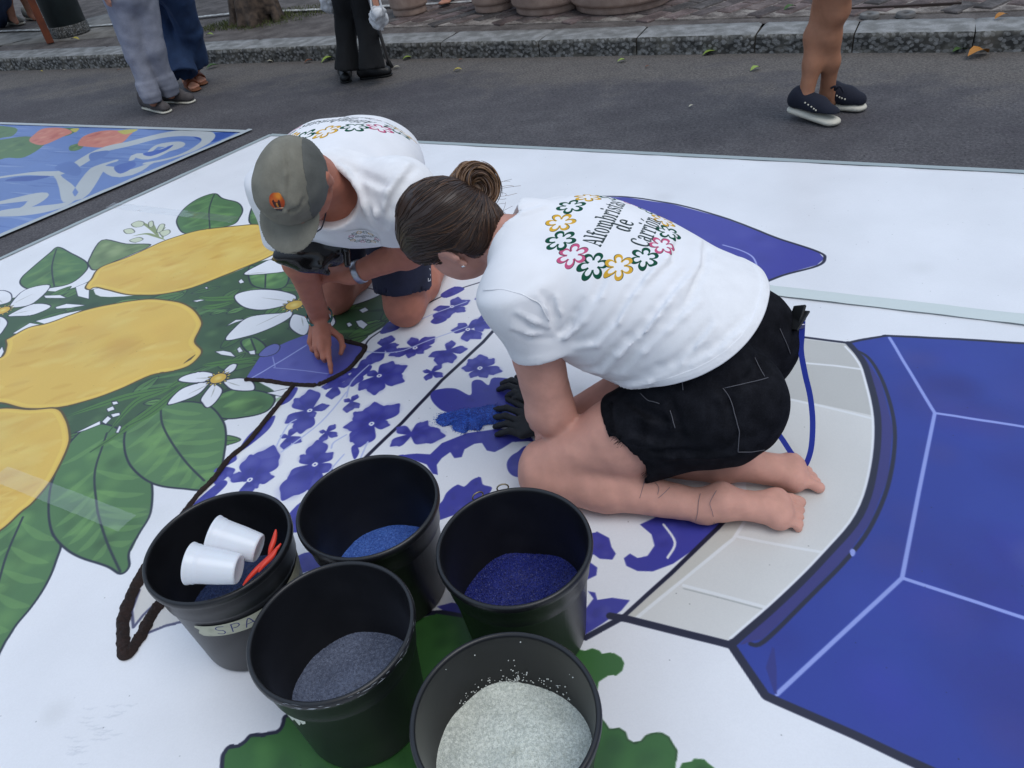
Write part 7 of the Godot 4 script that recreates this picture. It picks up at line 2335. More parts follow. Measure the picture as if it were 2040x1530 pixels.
	put_at("printed_mark", tube_mesh(PackedVector3Array([v3(-0.217, 0.1688, -2.292), v3(-0.219, 0.1594, -2.289), v3(-0.213, 0.1524, -2.303), v3(-0.212, 0.1587, -2.305)]), [0.0018], 5), mat(Color(0.8, 0.8, 0.82), 0.8), ss, base)
	var shirt := Shape.new()
	shirt.con(v3(-0.361,0.488,-2.576), v3(-0.372,0.588,-2.135), 0.19, 0.19, 0.03, v3(0.133,0.967,-0.2175), 0.73, 0, 0.03)
	shirt.ell(v3(-0.38,0.503,-2.518), v3(0.14,0.175,0.12), 0.06, v3(0.0236,-0.2224,-0.9747), v3(0.9908,-0.1245,0.0524))
	shirt.con(v3(-0.37,0.566,-2.232), v3(-0.376,0.622,-1.989), 0.195, 0.155, 0.05, v3(0.133,0.967,-0.2175), 0.66, 0, 0.07)
	shirt.ell(v3(-0.364,0.619,-2.224), v3(0.22,0.2,0.105), 0.07, v3(0.0236,-0.2224,-0.9747), v3(0.9908,-0.1245,0.0524))
	shirt.ell(v3(-0.379,0.521,-2.161), v3(0.17,0.16,0.09), 0.06, v3(0.0236,-0.2224,-0.9747), v3(0.9908,-0.1245,0.0524))
	shirt.ell(v3(-0.343,0.503,-2.059), v3(0.12,0.15,0.07), 0.05, v3(0.0236,-0.2224,-0.9747), v3(0.9908,-0.1245,0.0524))
	shirt.con(v3(-0.207,0.636,-1.904), v3(-0.219,0.528,-1.984), 0.088, 0.094, 0.05, Vector3.ZERO, 1, 0, 0.006)
	shirt.ell(v3(-0.209,0.62,-1.916), v3(0.088,0.086,0.086), 0.05, v3(1,0,0), v3(0,1,0))
	shirt.con(v3(-0.54,0.63,-2.119), v3(-0.554,0.461,-2.125), 0.086, 0.09, 0.05, Vector3.ZERO, 1, 0, 0.006)
	shirt.ell(v3(-0.541,0.61,-2.12), v3(0.088,0.086,0.086), 0.05, v3(1,0,0), v3(0,1,0))
	shirt.cap(v3(-0.375,0.619,-1.999), v3(-0.391,0.642,-1.963), 0.1, 0.082, 0.05)
	shirt.cap(v3(-0.391,0.627,-1.983), v3(-0.394,0.656,-1.856), 0.07, 0.088, 0.008, Vector3.ZERO, 1, 1)
	shirt.cap(v3(-0.339,0.711,-1.933), v3(-0.314,0.693,-1.92), 0.006, 0.006, 0.02)
	shirt.cap(v3(-0.329,0.721,-1.937), v3(-0.306,0.699,-1.926), 0.006, 0.006, 0.02, Vector3.ZERO, 1, 1)
	shirt.cap(v3(-0.314,0.693,-1.92), v3(-0.293,0.679,-1.903), 0.006, 0.006, 0.02)
	shirt.cap(v3(-0.304,0.7,-1.924), v3(-0.287,0.686,-1.906), 0.006, 0.006, 0.02, Vector3.ZERO, 1, 1)
	shirt.cap(v3(-0.293,0.679,-1.903), v3(-0.23,0.662,-1.847), 0.006, 0.006, 0.02)
	shirt.cap(v3(-0.288,0.691,-1.905), v3(-0.225,0.673,-1.846), 0.006, 0.006, 0.02, Vector3.ZERO, 1, 1)
	shirt.cap(v3(-0.323,0.701,-1.916), v3(-0.307,0.676,-1.895), 0.006, 0.006, 0.02)
	shirt.cap(v3(-0.313,0.711,-1.913), v3(-0.301,0.679,-1.895), 0.006, 0.006, 0.02, Vector3.ZERO, 1, 1)
	shirt.cap(v3(-0.307,0.676,-1.895), v3(-0.288,0.63,-1.857), 0.006, 0.006, 0.02)
	shirt.cap(v3(-0.304,0.684,-1.886), v3(-0.285,0.638,-1.848), 0.006, 0.006, 0.02, Vector3.ZERO, 1, 1)
	shirt.cap(v3(-0.288,0.63,-1.857), v3(-0.276,0.571,-1.862), 0.006, 0.006, 0.02)
	shirt.cap(v3(-0.284,0.632,-1.846), v3(-0.274,0.568,-1.85), 0.006, 0.006, 0.02, Vector3.ZERO, 1, 1)
	shirt.cap(v3(-0.223,0.656,-1.84), v3(-0.239,0.625,-1.832), 0.0055, 0.0055, 0.02)
	shirt.cap(v3(-0.213,0.655,-1.832), v3(-0.231,0.622,-1.827), 0.0055, 0.0055, 0.02, Vector3.ZERO, 1, 1)
	shirt.cap(v3(-0.239,0.625,-1.832), v3(-0.254,0.589,-1.834), 0.0055, 0.0055, 0.02)
	shirt.cap(v3(-0.231,0.623,-1.825), v3(-0.249,0.582,-1.826), 0.0055, 0.0055, 0.02, Vector3.ZERO, 1, 1)
	shirt.cap(v3(-0.165,0.69,-1.906), v3(-0.193,0.68,-1.859), 0.006, 0.006, 0.02)
	shirt.cap(v3(-0.152,0.693,-1.9), v3(-0.183,0.679,-1.851), 0.006, 0.006, 0.02, Vector3.ZERO, 1, 1)
	shirt.cap(v3(-0.193,0.68,-1.859), v3(-0.224,0.661,-1.839), 0.006, 0.006, 0.02)
	shirt.cap(v3(-0.184,0.678,-1.85), v3(-0.21,0.656,-1.827), 0.006, 0.006, 0.02, Vector3.ZERO, 1, 1)
	shirt.cap(v3(-0.369,0.645,-2.051), v3(-0.366,0.603,-2.046), 0.006, 0.006, 0.02)
	shirt.cap(v3(-0.382,0.641,-2.045), v3(-0.378,0.604,-2.043), 0.006, 0.006, 0.02, Vector3.ZERO, 1, 1)
	shirt.cap(v3(-0.366,0.603,-2.046), v3(-0.344,0.573,-1.968), 0.006, 0.006, 0.02)
	shirt.cap(v3(-0.375,0.6,-2.04), v3(-0.357,0.573,-1.969), 0.006, 0.006, 0.02, Vector3.ZERO, 1, 1)
	shirt.cap(v3(-0.269,0.641,-1.857), v3(-0.262,0.609,-1.832), 0.005, 0.005, 0.02)
	shirt.cap(v3(-0.269,0.647,-1.846), v3(-0.259,0.616,-1.824), 0.005, 0.005, 0.02, Vector3.ZERO, 1, 1)
	shirt.cap(v3(-0.262,0.609,-1.832), v3(-0.264,0.569,-1.858), 0.005, 0.005, 0.02)
	shirt.cap(v3(-0.26,0.607,-1.824), v3(-0.263,0.564,-1.847), 0.005, 0.005, 0.02, Vector3.ZERO, 1, 1)
	cloth_noise(shirt, 5.0, 0.005, 17)
	var pc := v3(-0.352, 0.713, -2.214)
	var pu := v3(-0.853, -0, -0.522)
	var pv := v3(-0.0236, 0.222, 0.975)
	var pn := v3(0.133, 0.967, -0.217)
	var shirt_mesh := shirt.net(0.0062, pc, pu / 0.42, pv / -0.42)
	put_shirt(shirt_mesh, back_print(Vector2(0.0, 0.0), 0.42), plain_cloth(), pn, t, base)
	var patch := []
	patch.append(PackedVector3Array([v3(-0.366, 0.549, -1.902), v3(-0.357, 0.549, -1.903), v3(-0.349, 0.549, -1.903), v3(-0.34, 0.549, -1.904), v3(-0.332, 0.549, -1.904), v3(-0.323, 0.548, -1.903), v3(-0.315, 0.547, -1.902), v3(-0.307, 0.545, -1.899), v3(-0.299, 0.542, -1.894), v3(-0.291, 0.539, -1.89), v3(-0.283, 0.536, -1.885)]))
	patch.append(PackedVector3Array([v3(-0.366, 0.542, -1.906), v3(-0.358, 0.542, -1.906), v3(-0.349, 0.542, -1.907), v3(-0.34, 0.542, -1.907), v3(-0.332, 0.542, -1.907), v3(-0.323, 0.541, -1.907), v3(-0.315, 0.54, -1.905), v3(-0.307, 0.538, -1.903), v3(-0.299, 0.536, -1.899), v3(-0.291, 0.533, -1.895), v3(-0.283, 0.53, -1.89)]))
	patch.append(PackedVector3Array([v3(-0.366, 0.535, -1.91), v3(-0.358, 0.535, -1.91), v3(-0.349, 0.535, -1.911), v3(-0.341, 0.535, -1.911), v3(-0.332, 0.534, -1.911), v3(-0.324, 0.534, -1.91), v3(-0.315, 0.533, -1.909), v3(-0.307, 0.531, -1.907), v3(-0.299, 0.529, -1.904), v3(-0.291, 0.526, -1.899), v3(-0.283, 0.523, -1.895)]))
	patch.append(PackedVector3Array([v3(-0.367, 0.528, -1.915), v3(-0.358, 0.528, -1.914), v3(-0.349, 0.528, -1.915), v3(-0.341, 0.528, -1.915), v3(-0.332, 0.527, -1.914), v3(-0.324, 0.527, -1.914), v3(-0.316, 0.526, -1.913), v3(-0.307, 0.524, -1.911), v3(-0.299, 0.522, -1.908), v3(-0.291, 0.52, -1.904), v3(-0.283, 0.517, -1.9)]))
	patch.append(PackedVector3Array([v3(-0.367, 0.522, -1.919), v3(-0.358, 0.521, -1.919), v3(-0.35, 0.521, -1.919), v3(-0.341, 0.521, -1.919), v3(-0.333, 0.52, -1.919), v3(-0.324, 0.52, -1.918), v3(-0.316, 0.519, -1.917), v3(-0.307, 0.517, -1.915), v3(-0.299, 0.515, -1.912), v3(-0.291, 0.513, -1.908), v3(-0.283, 0.51, -1.904)]))
	patch.append(PackedVector3Array([v3(-0.367, 0.515, -1.923), v3(-0.358, 0.514, -1.923), v3(-0.35, 0.514, -1.923), v3(-0.341, 0.514, -1.923), v3(-0.333, 0.514, -1.923), v3(-0.324, 0.513, -1.922), v3(-0.316, 0.512, -1.921), v3(-0.308, 0.51, -1.918), v3(-0.3, 0.508, -1.915), v3(-0.292, 0.506, -1.912), v3(-0.284, 0.503, -1.908)]))
	patch.append(PackedVector3Array([v3(-0.367, 0.508, -1.928), v3(-0.359, 0.508, -1.928), v3(-0.35, 0.508, -1.928), v3(-0.341, 0.507, -1.928), v3(-0.333, 0.507, -1.927), v3(-0.325, 0.506, -1.926), v3(-0.316, 0.505, -1.925), v3(-0.308, 0.503, -1.922), v3(-0.3, 0.501, -1.919), v3(-0.292, 0.499, -1.916), v3(-0.284, 0.496, -1.912)]))
	patch.append(PackedVector3Array([v3(-0.367, 0.502, -1.933), v3(-0.359, 0.502, -1.933), v3(-0.35, 0.501, -1.932), v3(-0.342, 0.501, -1.932), v3(-0.333, 0.5, -1.931), v3(-0.325, 0.499, -1.93), v3(-0.316, 0.498, -1.928), v3(-0.308, 0.496, -1.926), v3(-0.3, 0.494, -1.923), v3(-0.292, 0.492, -1.919), v3(-0.284, 0.489, -1.916)]))
	patch.append(PackedVector3Array([v3(-0.367, 0.496, -1.938), v3(-0.359, 0.495, -1.938), v3(-0.35, 0.495, -1.937), v3(-0.342, 0.494, -1.937), v3(-0.333, 0.494, -1.936), v3(-0.325, 0.493, -1.935), v3(-0.317, 0.491, -1.933), v3(-0.308, 0.49, -1.93), v3(-0.3, 0.487, -1.928), v3(-0.292, 0.485, -1.924), v3(-0.284, 0.483, -1.921)]))
	put_at("chest_print", patch_mesh(patch), mat(Color.WHITE, 0.9, emblem_print()), t.get_node("t_shirt"), base)
	var cap := Shape.new()
	cap.ell(v3(-0.429,0.751,-1.783), v3(0.11,0.1,0.08), 0.02, v3(-0.0502,0.502,0.8634), v3(-0.329,-0.8246,0.4603))
	cap.ell(v3(-0.442,0.739,-1.74), v3(0.062,0.06,0.06), 0.04, v3(-0.0502,0.502,0.8634), v3(-0.329,-0.8246,0.4603))
	cap.cap(v3(-0.463,0.718,-1.679), v3(-0.44,0.726,-1.672), 0.0035, 0.0035, 0.012)
	cap.cap(v3(-0.467,0.722,-1.673), v3(-0.442,0.731,-1.667), 0.0035, 0.0035, 0.012, Vector3.ZERO, 1, 1)
	cap.cap(v3(-0.44,0.726,-1.672), v3(-0.42,0.715,-1.68), 0.0035, 0.0035, 0.012)
	cap.cap(v3(-0.436,0.73,-1.667), v3(-0.415,0.718,-1.674), 0.0035, 0.0035, 0.012, Vector3.ZERO, 1, 1)
	cap.cap(v3(-0.399,0.743,-1.684), v3(-0.412,0.731,-1.677), 0.0035, 0.0035, 0.012)
	cap.cap(v3(-0.393,0.737,-1.682), v3(-0.408,0.725,-1.677), 0.0035, 0.0035, 0.012, Vector3.ZERO, 1, 1)
	cap.cap(v3(-0.412,0.731,-1.677), v3(-0.43,0.727,-1.677), 0.0035, 0.0035, 0.012)
	cap.cap(v3(-0.41,0.724,-1.676), v3(-0.428,0.721,-1.675), 0.0035, 0.0035, 0.012, Vector3.ZERO, 1, 1)
	cap.cap(v3(-0.413,0.837,-1.726), v3(-0.413,0.797,-1.686), 0.0035, 0.0035, 0.012)
	cap.cap(v3(-0.405,0.841,-1.724), v3(-0.406,0.797,-1.684), 0.0035, 0.0035, 0.012, Vector3.ZERO, 1, 1)
	cap.cap(v3(-0.413,0.797,-1.686), v3(-0.427,0.759,-1.672), 0.0035, 0.0035, 0.012)
	cap.cap(v3(-0.406,0.796,-1.684), v3(-0.42,0.757,-1.668), 0.0035, 0.0035, 0.012, Vector3.ZERO, 1, 1)
	cap.pln(v3(-0.429,0.736,-1.801), v3(0.0851,-0.411,-0.9077), 0.0015, 0.002)
	cloth_noise(cap, 14.0, 0.003, 18)
	var olive := mat(Color.WHITE, 0.92, tile(256, Color(0.42, 0.41, 0.365), Color(0.51, 0.50, 0.45), 0.6, 0.35, 105), 5.0)
	var cap_node := put_at("cap", cap.net(0.0045), olive, t, base)
	var brim := Shape.new()
	brim.ell(v3(-0.456,0.67,-1.761), v3(0.0062,0.086,0.072), 0.01, v3(-0.0502,0.502,0.8634), v3(-0.329,-0.8246,0.4603))
	brim.cap(v3(-0.438,0.704,-1.8), v3(-0.438,0.703,-1.801), 0.055, 0.055, 0.004, Vector3.ZERO, 1, 1)
	put_at("brim", brim.net(0.0026), mat(Color.WHITE, 0.92, tile(256, Color(0.47, 0.46, 0.415), Color(0.55, 0.54, 0.49), 0.6, 0.35, 106), 5.0), cap_node, base)
	var side := Shape.new()
	side.ell(v3(-0.429,0.751,-1.783), v3(0.112,0.102,0.0815), 0.02, v3(-0.0502,0.502,0.8634), v3(-0.329,-0.8246,0.4603))
	side.ell(v3(-0.442,0.739,-1.74), v3(0.0625,0.0615,0.0615), 0.04, v3(-0.0502,0.502,0.8634), v3(-0.329,-0.8246,0.4603))
	side.pln(v3(-0.429,0.735,-1.802), v3(0.0851,-0.411,-0.9077), 0.0015, 0.002)
	side.pln(v3(-0.397,0.729,-1.79), v3(-0.9856,0.1406,0.0942), 0, 0.002)
	cloth_noise(side, 14.0, 0.003, 18)
	put_at("side_panel", side.net(0.0045), mat(Color.WHITE, 0.92, tile(256, Color(0.31, 0.315, 0.30), Color(0.385, 0.39, 0.37), 0.6, 0.35, 107), 5.0), cap_node, base)
	var badge := []
	badge.append(PackedVector3Array([v3(-0.424, 0.773, -1.668), v3(-0.429, 0.774, -1.668), v3(-0.434, 0.775, -1.669), v3(-0.44, 0.775, -1.669), v3(-0.445, 0.776, -1.67), v3(-0.45, 0.776, -1.67), v3(-0.455, 0.777, -1.672), v3(-0.46, 0.777, -1.673), v3(-0.465, 0.778, -1.676)]))
	badge.append(PackedVector3Array([v3(-0.425, 0.767, -1.667), v3(-0.43, 0.767, -1.666), v3(-0.435, 0.768, -1.667), v3(-0.44, 0.769, -1.667), v3(-0.446, 0.769, -1.668), v3(-0.451, 0.77, -1.669), v3(-0.456, 0.77, -1.67), v3(-0.461, 0.771, -1.672), v3(-0.466, 0.771, -1.674)]))
	badge.append(PackedVector3Array([v3(-0.426, 0.76, -1.667), v3(-0.431, 0.761, -1.664), v3(-0.436, 0.761, -1.665), v3(-0.441, 0.762, -1.666), v3(-0.446, 0.763, -1.667), v3(-0.452, 0.763, -1.668), v3(-0.457, 0.764, -1.669), v3(-0.462, 0.764, -1.67), v3(-0.467, 0.765, -1.672)]))
	badge.append(PackedVector3Array([v3(-0.426, 0.754, -1.668), v3(-0.432, 0.754, -1.665), v3(-0.437, 0.755, -1.665), v3(-0.442, 0.755, -1.666), v3(-0.447, 0.756, -1.666), v3(-0.452, 0.756, -1.667), v3(-0.457, 0.757, -1.668), v3(-0.462, 0.758, -1.67), v3(-0.467, 0.758, -1.672)]))
	badge.append(PackedVector3Array([v3(-0.427, 0.747, -1.667), v3(-0.432, 0.748, -1.666), v3(-0.438, 0.748, -1.665), v3(-0.443, 0.749, -1.665), v3(-0.448, 0.749, -1.666), v3(-0.453, 0.75, -1.667), v3(-0.458, 0.75, -1.668), v3(-0.463, 0.751, -1.669), v3(-0.468, 0.752, -1.671)]))
	badge.append(PackedVector3Array([v3(-0.428, 0.741, -1.667), v3(-0.433, 0.741, -1.666), v3(-0.438, 0.742, -1.666), v3(-0.443, 0.742, -1.666), v3(-0.449, 0.743, -1.666), v3(-0.454, 0.743, -1.667), v3(-0.459, 0.744, -1.668), v3(-0.464, 0.744, -1.67), v3(-0.469, 0.745, -1.671)]))
	badge.append(PackedVector3Array([v3(-0.428, 0.734, -1.668), v3(-0.433, 0.735, -1.669), v3(-0.438, 0.735, -1.67), v3(-0.444, 0.736, -1.669), v3(-0.449, 0.736, -1.669), v3(-0.454, 0.737, -1.668), v3(-0.459, 0.737, -1.669), v3(-0.464, 0.738, -1.67), v3(-0.469, 0.738, -1.672)]))
	badge.append(PackedVector3Array([v3(-0.429, 0.727, -1.671), v3(-0.434, 0.728, -1.669), v3(-0.439, 0.729, -1.669), v3(-0.444, 0.729, -1.669), v3(-0.449, 0.73, -1.671), v3(-0.454, 0.73, -1.672), v3(-0.46, 0.731, -1.672), v3(-0.465, 0.731, -1.673), v3(-0.47, 0.732, -1.674)]))
	badge.append(PackedVector3Array([v3(-0.429, 0.721, -1.677), v3(-0.435, 0.721, -1.668), v3(-0.44, 0.722, -1.664), v3(-0.446, 0.723, -1.665), v3(-0.45, 0.723, -1.669), v3(-0.455, 0.724, -1.673), v3(-0.46, 0.724, -1.674), v3(-0.465, 0.725, -1.676), v3(-0.47, 0.725, -1.677)]))
	var bm := mat(Color.WHITE, 0.55, badge_print())
	bm.transparency = BaseMaterial3D.TRANSPARENCY_ALPHA_SCISSOR
	put_at("badge", patch_mesh(badge), bm, cap_node, base)
	put_at("watch_band", band(v3(-0.401, 0.31, -2.138), v3(-0.919, -0.334, -0.208), 0.034, 0.020, 0.003), mat(Color(0.62, 0.63, 0.66), 0.3, null, 0.0, 0.85), t, base)
	var br := put_at("bracelet", band(v3(-0.589, 0.1158, -2.25), v3(-0.0955, -0.903, -0.418), 0.0400, 0.016, 0.003), mat(Color(0.22, 0.42, 0.40), 0.8), t, base)
	put_at("bead", ball(v3(-0.632, 0.1204, -2.25), 0.0034), mat(Color(0.75, 0.30, 0.12), 0.5), br, base)
	put_at("bead", ball(v3(-0.618, 0.1317, -2.278), 0.0034), mat(Color(0.72, 0.68, 0.30), 0.5), br, base)
	put_at("bead", ball(v3(-0.587, 0.1338, -2.29), 0.0034), mat(Color(0.80, 0.80, 0.75), 0.5), br, base)
	put_at("bead", ball(v3(-0.557, 0.1253, -2.278), 0.0034), mat(Color(0.75, 0.30, 0.12), 0.5), br, base)
	put_at("bead", ball(v3(-0.546, 0.1113, -2.25), 0.0034), mat(Color(0.72, 0.68, 0.30), 0.5), br, base)
	put_at("bead", ball(v3(-0.56, 0.0999, -2.223), 0.0034), mat(Color(0.80, 0.80, 0.75), 0.5), br, base)
	put_at("bead", ball(v3(-0.591, 0.0979, -2.211), 0.0034), mat(Color(0.75, 0.30, 0.12), 0.5), br, base)
	put_at("bead", ball(v3(-0.62, 0.1064, -2.223), 0.0034), mat(Color(0.72, 0.68, 0.30), 0.5), br, base)
	put_at("glasses_cord", tube_mesh(curve3([v3(-0.376, 0.664, -1.849), v3(-0.383, 0.643, -1.833), v3(-0.391, 0.626, -1.814), v3(-0.4, 0.614, -1.8), v3(-0.412, 0.611, -1.791)], 5), [0.0018], 6), mat(Color(0.08, 0.09, 0.16), 0.8), t, base)

func build_bag() -> void:
	var t := thing("plastic_bag", "crumpled glossy black plastic bag held in the hand with the watch", "bag", v3(-0.5, 0.433, -2.036))
	var bag := Shape.new()
	bag.ell(v3(-0.5,0.433,-2.036), v3(0.056,0.042,0.04), 0.03, v3(1,0,0), v3(0,1,0))
	bag.ell(v3(-0.446,0.416,-2.063), v3(0.042,0.036,0.038), 0.03, v3(1,0,0), v3(0,1,0))
	bag.ell(v3(-0.55,0.452,-2.027), v3(0.05,0.03,0.034), 0.03, v3(1,0,0), v3(0,1,0))
	bag.cap(v3(-0.55,0.452,-2.027), v3(-0.609,0.44,-2.042), 0.026, 0.006, 0.02)
	bag.cap(v3(-0.514,0.474,-2.043), v3(-0.402,0.436,-2.038), 0.012, 0.01, 0.02)
	bag.cap(v3(-0.53,0.423,-2.006), v3(-0.465,0.391,-2.005), 0.012, 0.01, 0.02)
	bag.cap(v3(-0.586,0.455,-2.03), v3(-0.525,0.462,-2.058), 0.012, 0.01, 0.02)
	bag.cap(v3(-0.399,0.441,-2.018), v3(-0.405,0.403,-2.014), 0.012, 0.01, 0.02)
	bag.cap(v3(-0.464,0.472,-2.042), v3(-0.411,0.447,-2.047), 0.012, 0.01, 0.02)
	bag.cap(v3(-0.549,0.437,-2.016), v3(-0.498,0.454,-2.052), 0.012, 0.01, 0.02)
	bag.cap(v3(-0.475,0.416,-2), v3(-0.433,0.436,-2.039), 0.012, 0.01, 0.02)
	bag.cap(v3(-0.503,0.481,-1.974), v3(-0.442,0.446,-1.962), 0.007, 0.007, 0.014, Vector3.ZERO, 1, 1)
	bag.cap(v3(-0.528,0.456,-1.955), v3(-0.469,0.468,-1.979), 0.007, 0.007, 0.014, Vector3.ZERO, 1, 1)
	bag.cap(v3(-0.427,0.477,-1.971), v3(-0.414,0.437,-1.956), 0.007, 0.007, 0.014, Vector3.ZERO, 1, 1)
	bag.cap(v3(-0.564,0.474,-1.969), v3(-0.513,0.474,-1.983), 0.007, 0.007, 0.014, Vector3.ZERO, 1, 1)
	bag.cap(v3(-0.473,0.489,-1.98), v3(-0.46,0.457,-1.971), 0.007, 0.007, 0.014, Vector3.ZERO, 1, 1)
	cloth_noise(bag, 10.0, 0.004, 44)
	put_at("bag_film", bag.net(0.0036), mat(Color(0.06, 0.05, 0.05), 0.2), t, t.position)

func build_lanyard() -> void:
	var t := thing("lanyard", "blue lanyard hanging from the back pocket of the black shorts", "lanyard", v3(0.658, 0.35, -1.44))
	put_at("strap", ribbon(curve3([v3(0.675, 0.362, -1.448), v3(0.673, 0.33, -1.439), v3(0.67, 0.294, -1.427), v3(0.675, 0.244, -1.404), v3(0.683, 0.1931, -1.381), v3(0.684, 0.1377, -1.355), v3(0.676, 0.0827, -1.329), v3(0.665, 0.0466, -1.318), v3(0.658, 0.03, -1.321), v3(0.646, 0.0423, -1.331), v3(0.632, 0.0646, -1.347), v3(0.621, 0.0847, -1.362), v3(0.613, 0.0973, -1.372)], 5), 0.0125, v3(0.958, 0.1064, 0.266)), mat(Color(0.10, 0.19, 0.62), 0.5), t, t.position)
	put_at("ring", band(v3(0.675, 0.367, -1.453), Vector3(0, 1, 0.2), 0.0075, 0.004, 0.0018), mat(Color(0.8, 0.8, 0.8), 0.25, null, 0.0, 0.9), t, t.position)
	put_at("clasp", slab(Vector3(0.014, 0.012, 0.004), 0.001), mat(Color(0.55, 0.55, 0.6), 0.3, null, 0.0, 0.8), t, t.position - v3(0.671, 0.353, -1.442))
	var w := thing("wallet", "black wallet sticking out of the back pocket of the shorts", "wallet", v3(0.658, 0.35, -1.44))
	var leather := put_at("cover", slab(Vector3(0.006, 0.062, 0.05), 0.002), mat(Color(0.10, 0.10, 0.10), 0.5), w, w.position - v3(0.662, 0.369, -1.454))
	leather.basis = Basis(Quaternion(Vector3.UP, v3(0.444, 0.717, -0.537)))
	var flap := put_at("flap", slab(Vector3(0.004, 0.052, 0.046), 0.0015), mat(Color(0.13, 0.13, 0.13), 0.5), w, w.position - v3(0.661, 0.372, -1.441))
	flap.basis = Basis(Quaternion(Vector3.UP, v3(0.663, 0.599, -0.448)))

func build_passers_by() -> void:
	var grey_cloth := mat(Color.WHITE, 0.9, tile(256, Color(0.46, 0.47, 0.515), Color(0.56, 0.57, 0.61), 0.6, 0.4, 121), 3.0)
	var blue_cloth := mat(Color.WHITE, 0.85, tile(256, Color(0.09, 0.17, 0.29), Color(0.13, 0.23, 0.37), 0.6, 0.4, 122), 3.0)
	var black_cloth := mat(Color.WHITE, 0.9, tile(256, Color(0.035, 0.037, 0.045), Color(0.06, 0.062, 0.07), 0.6, 0.4, 123), 3.0)
	var pale_skin := skin_mat(Color.WHITE, skin_tile(Color(0.72, 0.52, 0.43), 124))
	var tan_skin := skin_mat(Color.WHITE, skin_tile(Color(0.62, 0.435, 0.335), 125))
	var suede := mat(Color.WHITE, 0.95, tile(256, Color(0.27, 0.25, 0.25), Color(0.36, 0.34, 0.335), 0.6, 0.4, 126), 6.0)
	var sole_white := mat(Color(0.78, 0.76, 0.70), 0.7)
	var top_cloth := mat(Color(0.55, 0.55, 0.58), 0.9)
	var t: Node3D
	var base: Vector3
	var s: MeshInstance3D
	t = thing("person", "passer-by in pale grey trousers and grey suede shoes walking past the kerb", "person", v3(-2, 0, -5.57))
	base = t.position
	var f1 := Shape.new()
	f1.cap(v3(-2.012,0.68,-5.496), v3(-2.041,0.37,-5.495), 0.075, 0.05, 0.03)
	f1.cap(v3(-2.041,0.37,-5.495), v3(-2.044,0.1,-5.461), 0.05, 0.036, 0.03)
	f1.cap(v3(-2.044,0.1,-5.461), v3(-2.044,0.07,-5.461), 0.03, 0.026, 0.02)
	f1.cap(v3(-1.9,0.68,-5.564), v3(-1.942,0.385,-5.537), 0.075, 0.05, 0.03)
	f1.cap(v3(-1.942,0.385,-5.537), v3(-1.959,0.1,-5.585), 0.05, 0.036, 0.03)
	f1.cap(v3(-1.959,0.1,-5.585), v3(-1.959,0.07,-5.585), 0.03, 0.026, 0.02)
	f1.cap(v3(-1.956,1.265,-5.53), v3(-1.956,1.382,-5.53), 0.0462, 0.042, 0.03)
	f1.ell(v3(-1.956,1.442,-5.53), v3(0.0823,0.0941,0.0655), 0.02, v3(0.8,0,0.6), v3(0,1,0))
	f1.ell(v3(-1.932,1.4,-5.512), v3(0.0588,0.0546,0.0504), 0.03, v3(0.8,0,0.6), v3(0,1,0))
	f1.cap(v3(-1.892,1.442,-5.483), v3(-1.881,1.416,-5.474), 0.009, 0.014, 0.012)
	f1.cap(v3(-1.994,1.462,-5.479), v3(-1.994,1.417,-5.479), 0.01, 0.009, 0.008)
	f1.cap(v3(-1.918,1.462,-5.581), v3(-1.918,1.417,-5.581), 0.01, 0.009, 0.008)
	f1.cap(v3(-2.047,1.21,-5.409), v3(-2.087,0.983,-5.389), 0.042, 0.0353, 0.03)
	f1.cap(v3(-2.087,0.983,-5.389), v3(-2.046,0.798,-5.359), 0.0353, 0.0235, 0.02)
	f1.cap(v3(-2.046,0.798,-5.359), v3(-2.038,0.74,-5.353), 0.0218, 0.0202, 0.02, v3(-0.6,0,0.8), 0.6)
	f1.cap(v3(-2.055,0.74,-5.366), v3(-2.047,0.681,-5.373), 0.009, 0.007, 0.006)
	f1.cap(v3(-2.044,0.74,-5.358), v3(-2.037,0.681,-5.365), 0.009, 0.007, 0.006)
	f1.cap(v3(-2.033,0.74,-5.349), v3(-2.027,0.681,-5.357), 0.009, 0.007, 0.006)
	f1.cap(v3(-2.021,0.74,-5.34), v3(-2.017,0.681,-5.35), 0.009, 0.007, 0.006)
	f1.cap(v3(-2.03,0.778,-5.347), v3(-2.013,0.74,-5.334), 0.011, 0.009, 0.01)
	f1.cap(v3(-1.865,1.21,-5.651), v3(-1.857,0.983,-5.695), 0.042, 0.0353, 0.03)
	f1.cap(v3(-1.857,0.983,-5.695), v3(-1.817,0.798,-5.665), 0.0353, 0.0235, 0.02)
	f1.cap(v3(-1.817,0.798,-5.665), v3(-1.809,0.74,-5.659), 0.0218, 0.0202, 0.02, v3(-0.6,0,0.8), 0.6)
	f1.cap(v3(-1.826,0.74,-5.672), v3(-1.83,0.681,-5.662), 0.009, 0.007, 0.006)
	f1.cap(v3(-1.815,0.74,-5.663), v3(-1.82,0.681,-5.655), 0.009, 0.007, 0.006)
	f1.cap(v3(-1.803,0.74,-5.655), v3(-1.81,0.681,-5.647), 0.009, 0.007, 0.006)
	f1.cap(v3(-1.792,0.74,-5.646), v3(-1.8,0.681,-5.64), 0.009, 0.007, 0.006)
	f1.cap(v3(-1.801,0.778,-5.653), v3(-1.783,0.74,-5.64), 0.011, 0.009, 0.01)
	put_at("body", f1.net(0.012), pale_skin, t, base)
	var f2 := Shape.new()
	f2.cap(v3(-2.012,0.68,-5.496), v3(-2.041,0.37,-5.495), 0.098, 0.072, 0.03)
	f2.cap(v3(-2.041,0.37,-5.495), v3(-2.044,0.12,-5.461), 0.072, 0.056, 0.03)
